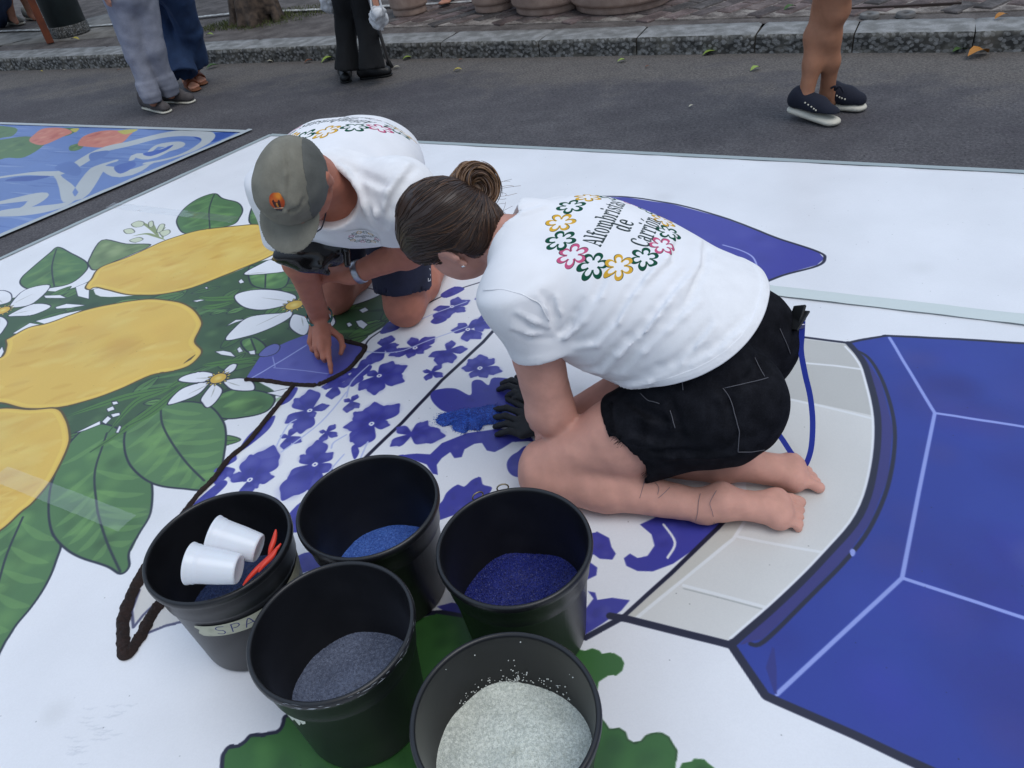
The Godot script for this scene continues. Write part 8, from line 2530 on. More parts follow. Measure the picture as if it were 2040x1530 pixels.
	f2.con(v3(-2.043,0.195,-5.473), v3(-2.044,0.08,-5.461), 0.062, 0.06, 0.02, Vector3.ZERO, 1, 0, 0.006)
	f2.con(v3(-2.044,0.121,-5.464), v3(-2.044,0.135,-5.464), 0.067, 0.067, 0.012, Vector3.ZERO, 1, 0, 0.006)
	f2.con(v3(-2.043,0.153,-5.468), v3(-2.043,0.167,-5.468), 0.065, 0.065, 0.012, Vector3.ZERO, 1, 0, 0.006)
	f2.con(v3(-2.043,0.186,-5.472), v3(-2.043,0.2,-5.472), 0.063, 0.063, 0.012, Vector3.ZERO, 1, 0, 0.006)
	f2.cap(v3(-1.9,0.68,-5.564), v3(-1.942,0.385,-5.537), 0.098, 0.072, 0.03)
	f2.cap(v3(-1.942,0.385,-5.537), v3(-1.959,0.12,-5.585), 0.072, 0.056, 0.03)
	f2.con(v3(-1.953,0.2,-5.568), v3(-1.959,0.08,-5.585), 0.062, 0.06, 0.02, Vector3.ZERO, 1, 0, 0.006)
	f2.con(v3(-1.957,0.123,-5.58), v3(-1.957,0.137,-5.58), 0.067, 0.067, 0.012, Vector3.ZERO, 1, 0, 0.006)
	f2.con(v3(-1.955,0.157,-5.574), v3(-1.955,0.171,-5.574), 0.065, 0.065, 0.012, Vector3.ZERO, 1, 0, 0.006)
	f2.con(v3(-1.953,0.191,-5.569), v3(-1.953,0.205,-5.569), 0.063, 0.063, 0.012, Vector3.ZERO, 1, 0, 0.006)
	f2.ell(v3(-1.956,0.73,-5.53), v3(0.13,0.15,0.16), 0.05, v3(1,0,0), v3(0,1,0))
	cloth_noise(f2, 6.5, 0.007, 131, Vector3(1.3, 1.1, 1.3))
	put_at("trousers", f2.net(0.009), grey_cloth, t, base)
	var f3 := Shape.new()
	f3.con(v3(-1.956,0.8,-5.53), v3(-1.956,1.19,-5.53), 0.1386, 0.1554, 0.04, v3(0.8,0,0.6), 0.62, 0, 0.05)
	f3.con(v3(-2.047,1.21,-5.409), v3(-2.069,1.085,-5.398), 0.0546, 0.0521, 0.04, Vector3.ZERO, 1, 0, 0.01)
	f3.con(v3(-1.865,1.21,-5.651), v3(-1.861,1.085,-5.676), 0.0546, 0.0521, 0.04, Vector3.ZERO, 1, 0, 0.01)
	put_at("shirt", f3.net(0.02), top_cloth, t, base)
	var f4 := Shape.new()
	f4.cap(v3(-2.158,0.044,-5.637), v3(-2.049,0.044,-5.521), 0.0377, 0.041, 0.02)
	f4.cap(v3(-2.049,0.04,-5.521), v3(-1.977,0.032,-5.444), 0.041, 0.0353, 0.02)
	f4.cap(v3(-2.158,0.048,-5.637), v3(-2.15,0.093,-5.629), 0.0402, 0.0402, 0.02)
	f4.cap(v3(-2.144,0.078,-5.623), v3(-2.049,0.048,-5.521), 0.0369, 0.0369, 0.03)
	f4.pln(v3(-2.158,0.018,-5.637), v3(0,-1,0), 0, 0.002)
	s = put_at("shoe", f4.net(0.009), suede, t, base)
	var f5 := Shape.new()
	f5.cap(v3(-2.155,0.009,-5.634), v3(-1.98,0.009,-5.447), 0.0451, 0.0443, 0.01, v3(0,1,0), 0.2195)
	put_at("sole", f5.net(0.008), sole_white, s, base)
	var f6 := Shape.new()
	f6.cap(v3(-2.04,0.044,-5.712), v3(-1.928,0.044,-5.643), 0.0377, 0.041, 0.02)
	f6.cap(v3(-1.928,0.04,-5.643), v3(-1.853,0.032,-5.597), 0.041, 0.0353, 0.02)
	f6.cap(v3(-2.04,0.048,-5.712), v3(-2.03,0.093,-5.706), 0.0402, 0.0402, 0.02)
	f6.cap(v3(-2.023,0.078,-5.702), v3(-1.928,0.048,-5.643), 0.0369, 0.0369, 0.03)
	f6.pln(v3(-2.04,0.018,-5.712), v3(0,-1,0), 0, 0.002)
	s = put_at("shoe", f6.net(0.009), suede, t, base)
	var f7 := Shape.new()
	f7.cap(v3(-2.037,0.009,-5.71), v3(-1.856,0.009,-5.599), 0.0451, 0.0443, 0.01, v3(0,1,0), 0.2195)
	put_at("sole", f7.net(0.008), sole_white, s, base)
	t = thing("person", "passer-by in wide dark blue trousers and open brown sandals", "person", v3(-1.85, 0, -5.84))
	base = t.position
	var f8 := Shape.new()
	f8.cap(v3(-1.909,0.68,-5.948), v3(-1.962,0.38,-6.036), 0.075, 0.05, 0.03)
	f8.cap(v3(-1.962,0.38,-6.036), v3(-1.951,0.1,-5.959), 0.048, 0.034, 0.03)
	f8.cap(v3(-1.766,0.68,-5.825), v3(-1.81,0.38,-5.962), 0.075, 0.05, 0.03)
	f8.cap(v3(-1.81,0.38,-5.962), v3(-1.89,0.11,-6.083), 0.048, 0.034, 0.03)
	f8.cap(v3(-1.961,0.1,-6.028), v3(-1.961,0.05,-6.028), 0.034, 0.034, 0.02)
	f8.cap(v3(-1.961,0.04,-6.028), v3(-1.913,0.035,-5.941), 0.034, 0.03, 0.02)
	f8.cap(v3(-1.932,0.032,-5.919), v3(-1.91,0.024,-5.871), 0.0105, 0.009, 0.006)
	f8.cap(v3(-1.92,0.032,-5.925), v3(-1.892,0.024,-5.872), 0.0105, 0.009, 0.006)
	f8.cap(v3(-1.908,0.032,-5.932), v3(-1.882,0.024,-5.887), 0.0105, 0.009, 0.006)
	f8.cap(v3(-1.895,0.032,-5.939), v3(-1.872,0.024,-5.902), 0.0105, 0.009, 0.006)
	f8.cap(v3(-1.883,0.032,-5.946), v3(-1.862,0.024,-5.917), 0.0105, 0.009, 0.006)
	f8.cap(v3(-1.944,0.1,-6.174), v3(-1.944,0.05,-6.174), 0.034, 0.034, 0.02)
	f8.cap(v3(-1.944,0.04,-6.174), v3(-1.895,0.035,-6.086), 0.034, 0.03, 0.02)
	f8.cap(v3(-1.914,0.032,-6.064), v3(-1.893,0.024,-6.017), 0.0105, 0.009, 0.006)
	f8.cap(v3(-1.902,0.032,-6.071), v3(-1.875,0.024,-6.017), 0.0105, 0.009, 0.006)
	f8.cap(v3(-1.89,0.032,-6.078), v3(-1.865,0.024,-6.032), 0.0105, 0.009, 0.006)
	f8.cap(v3(-1.878,0.032,-6.084), v3(-1.855,0.024,-6.047), 0.0105, 0.009, 0.006)
	f8.cap(v3(-1.866,0.032,-6.091), v3(-1.845,0.024,-6.062), 0.0105, 0.009, 0.006)
	f8.cap(v3(-1.838,1.265,-5.887), v3(-1.838,1.382,-5.887), 0.0462, 0.042, 0.03)
	f8.ell(v3(-1.838,1.442,-5.887), v3(0.0823,0.0941,0.0655), 0.02, v3(0.7071,0,0.7071), v3(0,1,0))
	f8.ell(v3(-1.816,1.4,-5.865), v3(0.0588,0.0546,0.0504), 0.03, v3(0.7071,0,0.7071), v3(0,1,0))
	f8.cap(v3(-1.781,1.442,-5.83), v3(-1.771,1.416,-5.82), 0.009, 0.014, 0.012)
	f8.cap(v3(-1.883,1.462,-5.841), v3(-1.883,1.417,-5.841), 0.01, 0.009, 0.008)
	f8.cap(v3(-1.793,1.462,-5.932), v3(-1.793,1.417,-5.932), 0.01, 0.009, 0.008)
	f8.cap(v3(-1.945,1.21,-5.78), v3(-1.987,0.983,-5.766), 0.042, 0.0353, 0.03)
	f8.cap(v3(-1.987,0.983,-5.766), v3(-1.951,0.798,-5.73), 0.0353, 0.0235, 0.02)
	f8.cap(v3(-1.951,0.798,-5.73), v3(-1.944,0.74,-5.723), 0.0218, 0.0202, 0.02, v3(-0.7071,0,0.7071), 0.6)
	f8.cap(v3(-1.959,0.74,-5.738), v3(-1.951,0.681,-5.743), 0.009, 0.007, 0.006)
	f8.cap(v3(-1.949,0.74,-5.728), v3(-1.942,0.681,-5.734), 0.009, 0.007, 0.006)
	f8.cap(v3(-1.939,0.74,-5.718), v3(-1.933,0.681,-5.725), 0.009, 0.007, 0.006)
	f8.cap(v3(-1.929,0.74,-5.708), v3(-1.924,0.681,-5.717), 0.009, 0.007, 0.006)
	f8.cap(v3(-1.937,0.778,-5.716), v3(-1.922,0.74,-5.7), 0.011, 0.009, 0.01)
	f8.cap(v3(-1.731,1.21,-5.994), v3(-1.717,0.983,-6.036), 0.042, 0.0353, 0.03)
	f8.cap(v3(-1.717,0.983,-6.036), v3(-1.681,0.798,-6), 0.0353, 0.0235, 0.02)
	f8.cap(v3(-1.681,0.798,-6), v3(-1.674,0.74,-5.993), 0.0218, 0.0202, 0.02, v3(-0.7071,0,0.7071), 0.6)
	f8.cap(v3(-1.689,0.74,-6.008), v3(-1.694,0.681,-6), 0.009, 0.007, 0.006)
	f8.cap(v3(-1.679,0.74,-5.998), v3(-1.685,0.681,-5.991), 0.009, 0.007, 0.006)
	f8.cap(v3(-1.669,0.74,-5.988), v3(-1.677,0.681,-5.982), 0.009, 0.007, 0.006)
	f8.cap(v3(-1.659,0.74,-5.978), v3(-1.668,0.681,-5.973), 0.009, 0.007, 0.006)
	f8.cap(v3(-1.667,0.778,-5.986), v3(-1.651,0.74,-5.971), 0.011, 0.009, 0.01)
	put_at("body", f8.net(0.009), pale_skin, t, base)
	var f9 := Shape.new()
	f9.cap(v3(-1.909,0.68,-5.948), v3(-1.962,0.38,-6.036), 0.1, 0.085, 0.03)
	f9.con(v3(-1.962,0.38,-6.036), v3(-1.918,0.13,-5.853), 0.088, 0.098, 0.03, Vector3.ZERO, 1, 0, 0.006)
	f9.cap(v3(-1.918,0.13,-5.853), v3(-1.918,0.1,-5.853), 0.07, 0.074, 0.004, Vector3.ZERO, 1, 1)
	f9.cap(v3(-1.766,0.68,-5.825), v3(-1.81,0.38,-5.962), 0.1, 0.085, 0.03)
	f9.con(v3(-1.81,0.38,-5.962), v3(-1.872,0.16,-6.053), 0.088, 0.098, 0.03, Vector3.ZERO, 1, 0, 0.006)
	f9.cap(v3(-1.872,0.16,-6.053), v3(-1.872,0.13,-6.053), 0.07, 0.074, 0.004, Vector3.ZERO, 1, 1)
	f9.ell(v3(-1.838,0.73,-5.887), v3(0.15,0.15,0.15), 0.05, v3(1,0,0), v3(0,1,0))
	cloth_noise(f9, 8.0, 0.01, 132, Vector3(1.5, 0.5, 1.5))
	put_at("trousers", f9.net(0.01), blue_cloth, t, base)
	var f10 := Shape.new()
	f10.con(v3(-1.838,0.8,-5.887), v3(-1.838,1.19,-5.887), 0.1386, 0.1554, 0.04, v3(0.7071,0,0.7071), 0.62, 0, 0.05)
	f10.con(v3(-1.945,1.21,-5.78), v3(-1.968,1.085,-5.772), 0.0546, 0.0521, 0.04, Vector3.ZERO, 1, 0, 0.01)
	f10.con(v3(-1.731,1.21,-5.994), v3(-1.723,1.085,-6.017), 0.0546, 0.0521, 0.04, Vector3.ZERO, 1, 0, 0.01)
	put_at("blouse", f10.net(0.02), top_cloth, t, base)
	var f11 := Shape.new()
	f11.con(v3(-1.939,0.04,-5.989), v3(-1.905,0.034,-5.928), 0.047, 0.046, 0.01, v3(0,1,0), 0.75, 0, 0.006)
	f11.cap(v3(-1.957,0.03,-6.02), v3(-1.883,0.024,-5.889), 0.034, 0.03, 0.006, Vector3.ZERO, 1, 1)
	s = put_at("sandal", f11.net(0.006), mat(Color(0.42, 0.20, 0.09), 0.8), t, base)
	var f12 := Shape.new()
	f12.cap(v3(-1.961,0.012,-6.028), v3(-1.883,0.01,-5.889), 0.042, 0.042, 0.01, v3(0,1,0), 0.26)
	put_at("sole", f12.net(0.007), mat(Color(0.45, 0.27, 0.16), 0.8), s, base)
	var f13 := Shape.new()
	f13.con(v3(-1.922,0.04,-6.134), v3(-1.888,0.034,-6.073), 0.047, 0.046, 0.01, v3(0,1,0), 0.75, 0, 0.006)
	f13.cap(v3(-1.939,0.03,-6.165), v3(-1.866,0.024,-6.034), 0.034, 0.03, 0.006, Vector3.ZERO, 1, 1)
	s = put_at("sandal", f13.net(0.006), mat(Color(0.42, 0.20, 0.09), 0.8), t, base)
	var f14 := Shape.new()
	f14.cap(v3(-1.944,0.012,-6.174), v3(-1.866,0.01,-6.034), 0.042, 0.042, 0.01, v3(0,1,0), 0.26)
	put_at("sole", f14.net(0.007), mat(Color(0.45, 0.27, 0.16), 0.8), s, base)
	t = thing("person", "passer-by in flared black trousers and black shoes leaning on a crutch", "person", v3(-0.67, 0, -5.48))
	base = t.position
	var f15 := Shape.new()
	f15.cap(v3(-0.603,0.7,-5.361), v3(-0.676,0.4,-5.508), 0.075, 0.05, 0.03)
	f15.cap(v3(-0.676,0.4,-5.508), v3(-0.737,0.12,-5.45), 0.05, 0.034, 0.03)
	f15.cap(v3(-0.482,0.7,-5.281), v3(-0.541,0.4,-5.408), 0.075, 0.05, 0.03)
	f15.cap(v3(-0.541,0.4,-5.408), v3(-0.569,0.13,-5.335), 0.05, 0.034, 0.03)
	f15.cap(v3(-0.543,1.317,-5.321), v3(-0.543,1.446,-5.321), 0.0495, 0.045, 0.03)
	f15.ell(v3(-0.543,1.506,-5.321), v3(0.0882,0.101,0.0702), 0.02, v3(0.5524,0,0.8336), v3(0,1,0))
	f15.ell(v3(-0.526,1.461,-5.296), v3(0.063,0.0585,0.054), 0.03, v3(0.5524,0,0.8336), v3(0,1,0))
	f15.cap(v3(-0.496,1.506,-5.25), v3(-0.487,1.479,-5.237), 0.009, 0.014, 0.012)
	f15.cap(v3(-0.6,1.526,-5.283), v3(-0.6,1.481,-5.283), 0.01, 0.009, 0.008)
	f15.cap(v3(-0.486,1.526,-5.359), v3(-0.486,1.481,-5.359), 0.01, 0.009, 0.008)
	f15.cap(v3(-0.678,1.26,-5.231), v3(-0.722,1.017,-5.226), 0.045, 0.0378, 0.03)
	f15.cap(v3(-0.722,1.017,-5.226), v3(-0.692,0.819,-5.181), 0.0378, 0.0252, 0.02)
	f15.cap(v3(-0.692,0.819,-5.181), v3(-0.687,0.756,-5.173), 0.0234, 0.0216, 0.02, v3(-0.8336,0,0.5524), 0.6)
	f15.cap(v3(-0.7,0.756,-5.192), v3(-0.69,0.693,-5.195), 0.009, 0.007, 0.006)
	f15.cap(v3(-0.691,0.756,-5.179), v3(-0.682,0.693,-5.184), 0.009, 0.007, 0.006)
	f15.cap(v3(-0.683,0.756,-5.166), v3(-0.675,0.693,-5.173), 0.009, 0.007, 0.006)
	f15.cap(v3(-0.674,0.756,-5.154), v3(-0.667,0.693,-5.161), 0.009, 0.007, 0.006)
	f15.cap(v3(-0.681,0.799,-5.164), v3(-0.668,0.756,-5.144), 0.011, 0.009, 0.01)
	f15.cap(v3(-0.408,1.26,-5.41), v3(-0.385,1.017,-5.449), 0.045, 0.0378, 0.03)
	f15.cap(v3(-0.385,1.017,-5.449), v3(-0.475,0.71,-5.251), 0.042, 0.04, 0.02)
	f15.cap(v3(-0.475,0.71,-5.251), v3(-0.455,0.47,-5.221), 0.036, 0.026, 0.02)
	f15.cap(v3(-0.476,0.46,-5.211), v3(-0.473,0.42,-5.191), 0.01, 0.009, 0.006)
	f15.cap(v3(-0.462,0.46,-5.211), v3(-0.461,0.42,-5.191), 0.01, 0.009, 0.006)
	f15.cap(v3(-0.448,0.46,-5.211), v3(-0.449,0.42,-5.191), 0.01, 0.009, 0.006)
	f15.cap(v3(-0.434,0.46,-5.211), v3(-0.437,0.42,-5.191), 0.01, 0.009, 0.006)
	put_at("body", f15.net(0.01), pale_skin, t, base)
	var f16 := Shape.new()
	f16.cap(v3(-0.603,0.7,-5.361), v3(-0.676,0.4,-5.508), 0.1, 0.078, 0.008)
	f16.cap(v3(-0.676,0.4,-5.508), v3(-0.71,0.246,-5.476), 0.078, 0.066, 0.008)
	f16.con(v3(-0.71,0.246,-5.476), v3(-0.737,0.09,-5.45), 0.066, 0.086, 0.008, Vector3.ZERO, 1, 0, 0.006)
	f16.cap(v3(-0.482,0.7,-5.281), v3(-0.541,0.4,-5.408), 0.1, 0.078, 0.008)
	f16.cap(v3(-0.541,0.4,-5.408), v3(-0.556,0.251,-5.368), 0.078, 0.066, 0.008)
	f16.con(v3(-0.556,0.251,-5.368), v3(-0.569,0.1,-5.335), 0.066, 0.086, 0.008, Vector3.ZERO, 1, 0, 0.006)
	f16.ell(v3(-0.543,0.75,-5.321), v3(0.15,0.15,0.15), 0.05, v3(1,0,0), v3(0,1,0))
	cloth_noise(f16, 8.0, 0.008, 133, Vector3(1.6, 0.5, 1.6))
	put_at("trousers", f16.net(0.01), black_cloth, t, base)
	var f17 := Shape.new()
	f17.con(v3(-0.543,0.82,-5.321), v3(-0.543,1.24,-5.321), 0.1485, 0.1665, 0.04, v3(0.5524,0,0.8336), 0.62, 0, 0.05)
	f17.con(v3(-0.678,1.26,-5.231), v3(-0.702,1.126,-5.229), 0.0585, 0.0558, 0.04, Vector3.ZERO, 1, 0, 0.01)
	f17.con(v3(-0.408,1.26,-5.41), v3(-0.395,1.126,-5.432), 0.0585, 0.0558, 0.04, Vector3.ZERO, 1, 0, 0.01)
	put_at("shirt", f17.net(0.02), top_cloth, t, base)
	var f18 := Shape.new()
	f18.cap(v3(-0.799,0.042,-5.814), v3(-0.784,0.042,-5.617), 0.0386, 0.042, 0.02)
	f18.cap(v3(-0.784,0.038,-5.617), v3(-0.774,0.03,-5.486), 0.042, 0.0361, 0.02)
	f18.cap(v3(-0.799,0.046,-5.814), v3(-0.798,0.091,-5.802), 0.0412, 0.0412, 0.02)
	f18.cap(v3(-0.797,0.076,-5.794), v3(-0.784,0.046,-5.617), 0.0378, 0.0378, 0.03)
	f18.pln(v3(-0.799,0.016,-5.814), v3(0,-1,0), 0, 0.002)
	s = put_at("shoe", f18.net(0.009), mat(Color(0.045, 0.047, 0.055), 0.5), t, base)
	var f19 := Shape.new()
	f19.cap(v3(-0.798,0.008,-5.81), v3(-0.774,0.008,-5.491), 0.0462, 0.0454, 0.01, v3(0,1,0), 0.1905)
	put_at("sole", f19.net(0.008), mat(Color(0.06, 0.06, 0.06), 0.8), s, base)
	var f20 := Shape.new()
	f20.cap(v3(-0.65,0.042,-5.503), v3(-0.557,0.042,-5.489), 0.0386, 0.042, 0.02)
	f20.cap(v3(-0.557,0.038,-5.489), v3(-0.495,0.03,-5.48), 0.042, 0.0361, 0.02)
	f20.cap(v3(-0.65,0.046,-5.503), v3(-0.638,0.091,-5.501), 0.0412, 0.0412, 0.02)
	f20.cap(v3(-0.63,0.076,-5.5), v3(-0.557,0.046,-5.489), 0.0378, 0.0378, 0.03)
	f20.pln(v3(-0.65,0.016,-5.503), v3(0,-1,0), 0, 0.002)
	s = put_at("shoe", f20.net(0.009), mat(Color(0.045, 0.047, 0.055), 0.5), t, base)
	var f21 := Shape.new()
	f21.cap(v3(-0.645,0.008,-5.502), v3(-0.499,0.008,-5.481), 0.0462, 0.0454, 0.01, v3(0,1,0), 0.1905)
	put_at("sole", f21.net(0.008), mat(Color(0.06, 0.06, 0.06), 0.8), s, base)
	t = thing("person", "passer-by with bare tanned legs and navy canvas shoes on thick white soles", "person", v3(1.66, 0, -3.54))
	base = t.position
	var f22 := Shape.new()
	f22.cap(v3(1.553,0.82,-3.421), v3(1.63,0.46,-3.629), 0.08, 0.054, 0.03)
	f22.ell(v3(1.64,0.46,-3.617), v3(0.048,0.05,0.048), 0.02, v3(1,0,0), v3(0,1,0))
	f22.cap(v3(1.63,0.46,-3.629), v3(1.597,0.352,-3.619), 0.047, 0.048, 0.03)
	f22.cap(v3(1.597,0.352,-3.619), v3(1.583,0.244,-3.589), 0.048, 0.04, 0.03)
	f22.cap(v3(1.583,0.244,-3.589), v3(1.552,0.1,-3.562), 0.04, 0.032, 0.03)
	f22.cap(v3(1.552,0.1,-3.562), v3(1.572,0.06,-3.557), 0.033, 0.026, 0.02)
	f22.cap(v3(1.603,0.82,-3.437), v3(1.642,0.47,-3.547), 0.08, 0.054, 0.03)
	f22.ell(v3(1.652,0.47,-3.535), v3(0.048,0.05,0.048), 0.02, v3(1,0,0), v3(0,1,0))
	f22.cap(v3(1.642,0.47,-3.547), v3(1.644,0.354,-3.58), 0.047, 0.048, 0.03)
	f22.cap(v3(1.644,0.354,-3.58), v3(1.666,0.239,-3.592), 0.048, 0.04, 0.03)
	f22.cap(v3(1.666,0.239,-3.592), v3(1.683,0.085,-3.622), 0.04, 0.032, 0.03)
	f22.cap(v3(1.683,0.085,-3.622), v3(1.703,0.045,-3.617), 0.033, 0.026, 0.02)
	f22.cap(v3(1.578,1.463,-3.429), v3(1.578,1.603,-3.429), 0.0522, 0.0475, 0.03)
	f22.ell(v3(1.578,1.663,-3.429), v3(0.0931,0.106,0.0741), 0.02, v3(0.9536,0,0.3011), v3(0,1,0))
	f22.ell(v3(1.607,1.615,-3.42), v3(0.0665,0.0617,0.057), 0.03, v3(0.9536,0,0.3011), v3(0,1,0))
	f22.cap(v3(1.664,1.663,-3.402), v3(1.679,1.634,-3.397), 0.009, 0.014, 0.012)
	f22.cap(v3(1.556,1.683,-3.36), v3(1.556,1.638,-3.36), 0.01, 0.009, 0.008)
	f22.cap(v3(1.6,1.683,-3.498), v3(1.6,1.638,-3.498), 0.01, 0.009, 0.008)
	f22.cap(v3(1.527,1.405,-3.266), v3(1.495,1.148,-3.234), 0.0475, 0.0399, 0.03)
	f22.cap(v3(1.495,1.148,-3.234), v3(1.55,0.939,-3.217), 0.0399, 0.0266, 0.02)
	f22.cap(v3(1.55,0.939,-3.217), v3(1.559,0.873,-3.214), 0.0247, 0.0228, 0.02, v3(-0.3011,0,0.9536), 0.6)
	f22.cap(v3(1.536,0.873,-3.221), v3(1.542,0.806,-3.23), 0.009, 0.007, 0.006)
	f22.cap(v3(1.552,0.873,-3.216), v3(1.556,0.806,-3.225), 0.009, 0.007, 0.006)
	f22.cap(v3(1.567,0.873,-3.211), v3(1.569,0.806,-3.221), 0.009, 0.007, 0.006)
	f22.cap(v3(1.582,0.873,-3.206), v3(1.583,0.806,-3.217), 0.009, 0.007, 0.006)
	f22.cap(v3(1.569,0.919,-3.211), v3(1.595,0.873,-3.202), 0.011, 0.009, 0.01)
	f22.cap(v3(1.63,1.405,-3.592), v3(1.622,1.148,-3.636), 0.0475, 0.0399, 0.03)
	f22.cap(v3(1.622,1.148,-3.636), v3(1.677,0.939,-3.619), 0.0399, 0.0266, 0.02)
	f22.cap(v3(1.677,0.939,-3.619), v3(1.686,0.873,-3.616), 0.0247, 0.0228, 0.02, v3(-0.3011,0,0.9536), 0.6)
	f22.cap(v3(1.663,0.873,-3.623), v3(1.663,0.806,-3.613), 0.009, 0.007, 0.006)
	f22.cap(v3(1.679,0.873,-3.619), v3(1.677,0.806,-3.609), 0.009, 0.007, 0.006)
	f22.cap(v3(1.694,0.873,-3.614), v3(1.69,0.806,-3.604), 0.009, 0.007, 0.006)
	f22.cap(v3(1.709,0.873,-3.609), v3(1.704,0.806,-3.6), 0.009, 0.007, 0.006)
	f22.cap(v3(1.696,0.919,-3.613), v3(1.722,0.873,-3.605), 0.011, 0.009, 0.01)
	cloth_noise(f22, 10.0, 0.004, 134, Vector3(1, 0.6, 1))
	put_at("body", f22.net(0.009), tan_skin, t, base)
	var f23 := Shape.new()
	f23.con(v3(1.553,0.82,-3.421), v3(1.603,0.586,-3.556), 0.1, 0.095, 0.03, Vector3.ZERO, 1, 0, 0.006)
	f23.con(v3(1.603,0.82,-3.437), v3(1.628,0.593,-3.509), 0.1, 0.095, 0.03, Vector3.ZERO, 1, 0, 0.006)
	f23.ell(v3(1.578,0.88,-3.429), v3(0.15,0.14,0.15), 0.05, v3(1,0,0), v3(0,1,0))
	put_at("shorts", f23.net(0.015), blue_cloth, t, base)
	var f24 := Shape.new()
	f24.con(v3(1.578,0.94,-3.429), v3(1.578,1.385,-3.429), 0.1568, 0.1757, 0.04, v3(0.9536,0,0.3011), 0.62, 0, 0.05)
	f24.con(v3(1.527,1.405,-3.266), v3(1.509,1.264,-3.248), 0.0617, 0.0589, 0.04, Vector3.ZERO, 1, 0, 0.01)
	f24.con(v3(1.63,1.405,-3.592), v3(1.626,1.264,-3.616), 0.0617, 0.0589, 0.04, Vector3.ZERO, 1, 0, 0.01)
	put_at("shirt", f24.net(0.02), top_cloth, t, base)
	var canvas := mat(Color(0.075, 0.09, 0.15), 0.9)
	var f25 := Shape.new()
	f25.cap(v3(1.531,0.084,-3.6), v3(1.593,0.0708,-3.509), 0.0396, 0.043, 0.02)
	f25.cap(v3(1.593,0.0668,-3.509), v3(1.634,0.05,-3.447), 0.043, 0.037, 0.02)
	f25.cap(v3(1.531,0.088,-3.6), v3(1.538,0.108,-3.59), 0.0421, 0.0421, 0.02)
	f25.cap(v3(1.542,0.103,-3.584), v3(1.593,0.0748,-3.509), 0.0387, 0.0387, 0.03)
	f25.pln(v3(1.531,0.058,-3.6), v3(0,-1,0), 0, 0.002)
	s = put_at("shoe", f25.net(0.008), canvas, t, base)
	var f26 := Shape.new()
	f26.cap(v3(1.533,0.04,-3.597), v3(1.632,0.018,-3.451), 0.0473, 0.0464, 0.01, v3(0,1,0), 0.4186)
	put_at("sole", f26.net(0.007), sole_white, s, base)
	put_at("eyelet", ball(v3(1.533, 0.0962, -3.515), 0.0042), sole_white, s, base)
	put_at("eyelet", ball(v3(1.541, 0.0906, -3.499), 0.0042), sole_white, s, base)
	put_at("eyelet", ball(v3(1.55, 0.0849, -3.483), 0.0042), sole_white, s, base)
	put_at("eyelet", ball(v3(1.557, 0.0784, -3.471), 0.0042), sole_white, s, base)
	put_at("eyelet", ball(v3(1.564, 0.0727, -3.464), 0.0042), sole_white, s, base)
	var f27 := Shape.new()
	f27.cap(v3(1.708,0.062,-3.659), v3(1.77,0.062,-3.604), 0.0396, 0.043, 0.02)
	f27.cap(v3(1.77,0.058,-3.604), v3(1.811,0.05,-3.568), 0.043, 0.037, 0.02)
	f27.cap(v3(1.708,0.066,-3.659), v3(1.717,0.086,-3.651), 0.0421, 0.0421, 0.02)
	f27.cap(v3(1.723,0.081,-3.646), v3(1.77,0.066,-3.604), 0.0387, 0.0387, 0.03)
	f27.pln(v3(1.708,0.036,-3.659), v3(0,-1,0), 0, 0.002)
	s = put_at("shoe", f27.net(0.008), canvas, t, base)
	var f28 := Shape.new()
	f28.cap(v3(1.712,0.018,-3.657), v3(1.808,0.018,-3.571), 0.0473, 0.0464, 0.01, v3(0,1,0), 0.4186)
	put_at("sole", f28.net(0.007), sole_white, s, base)
	put_at("eyelet", ball(v3(1.695, 0.0878, -3.606), 0.0042), sole_white, s, base)
	put_at("eyelet", ball(v3(1.704, 0.0817, -3.598), 0.0042), sole_white, s, base)
	put_at("eyelet", ball(v3(1.715, 0.0778, -3.59), 0.0042), sole_white, s, base)
	put_at("eyelet", ball(v3(1.723, 0.0728, -3.579), 0.0042), sole_white, s, base)
	put_at("eyelet", ball(v3(1.731, 0.0695, -3.57), 0.0042), sole_white, s, base)
	put_at("eyelet", ball(v3(1.742, 0.0658, -3.561), 0.0042), sole_white, s, base)
	put_at("lace_bow", tube_mesh(curve3([v3(1.676, 0.122, -3.577), v3(1.691, 0.132, -3.567), v3(1.696, 0.11, -3.577), v3(1.711, 0.128, -3.567), v3(1.726, 0.11, -3.565), v3(1.731, 0.098, -3.563)], 5), [0.005], 6), canvas, s, base)
	t = thing("person", "distant passer-by with bare legs and grey sneakers trimmed in green", "person", v3(-4.56, 0.105, -9.52))
	base = t.position
	var f29 := Shape.new()
	f29.cap(v3(-4.353,0.8,-9.07), v3(-4.434,0.5,-9.146), 0.08, 0.055, 0.03)
	f29.cap(v3(-4.434,0.5,-9.146), v3(-4.466,0.376,-9.186), 0.055, 0.055, 0.03)
	f29.cap(v3(-4.466,0.376,-9.186), v3(-4.514,0.19,-9.247), 0.055, 0.034, 0.03)
	f29.cap(v3(-4.514,0.19,-9.247), v3(-4.494,0.15,-9.237), 0.033, 0.026, 0.02)
	f29.cap(v3(-4.209,0.8,-9.082), v3(-4.273,0.5,-9.2), 0.08, 0.055, 0.03)
	f29.cap(v3(-4.273,0.5,-9.2), v3(-4.306,0.376,-9.25), 0.055, 0.055, 0.03)
	f29.cap(v3(-4.306,0.376,-9.25), v3(-4.355,0.19,-9.324), 0.055, 0.034, 0.03)
	f29.cap(v3(-4.355,0.19,-9.324), v3(-4.335,0.15,-9.314), 0.033, 0.026, 0.02)
	f29.cap(v3(-4.281,1.437,-9.076), v3(-4.281,1.566,-9.076), 0.0495, 0.045, 0.03)
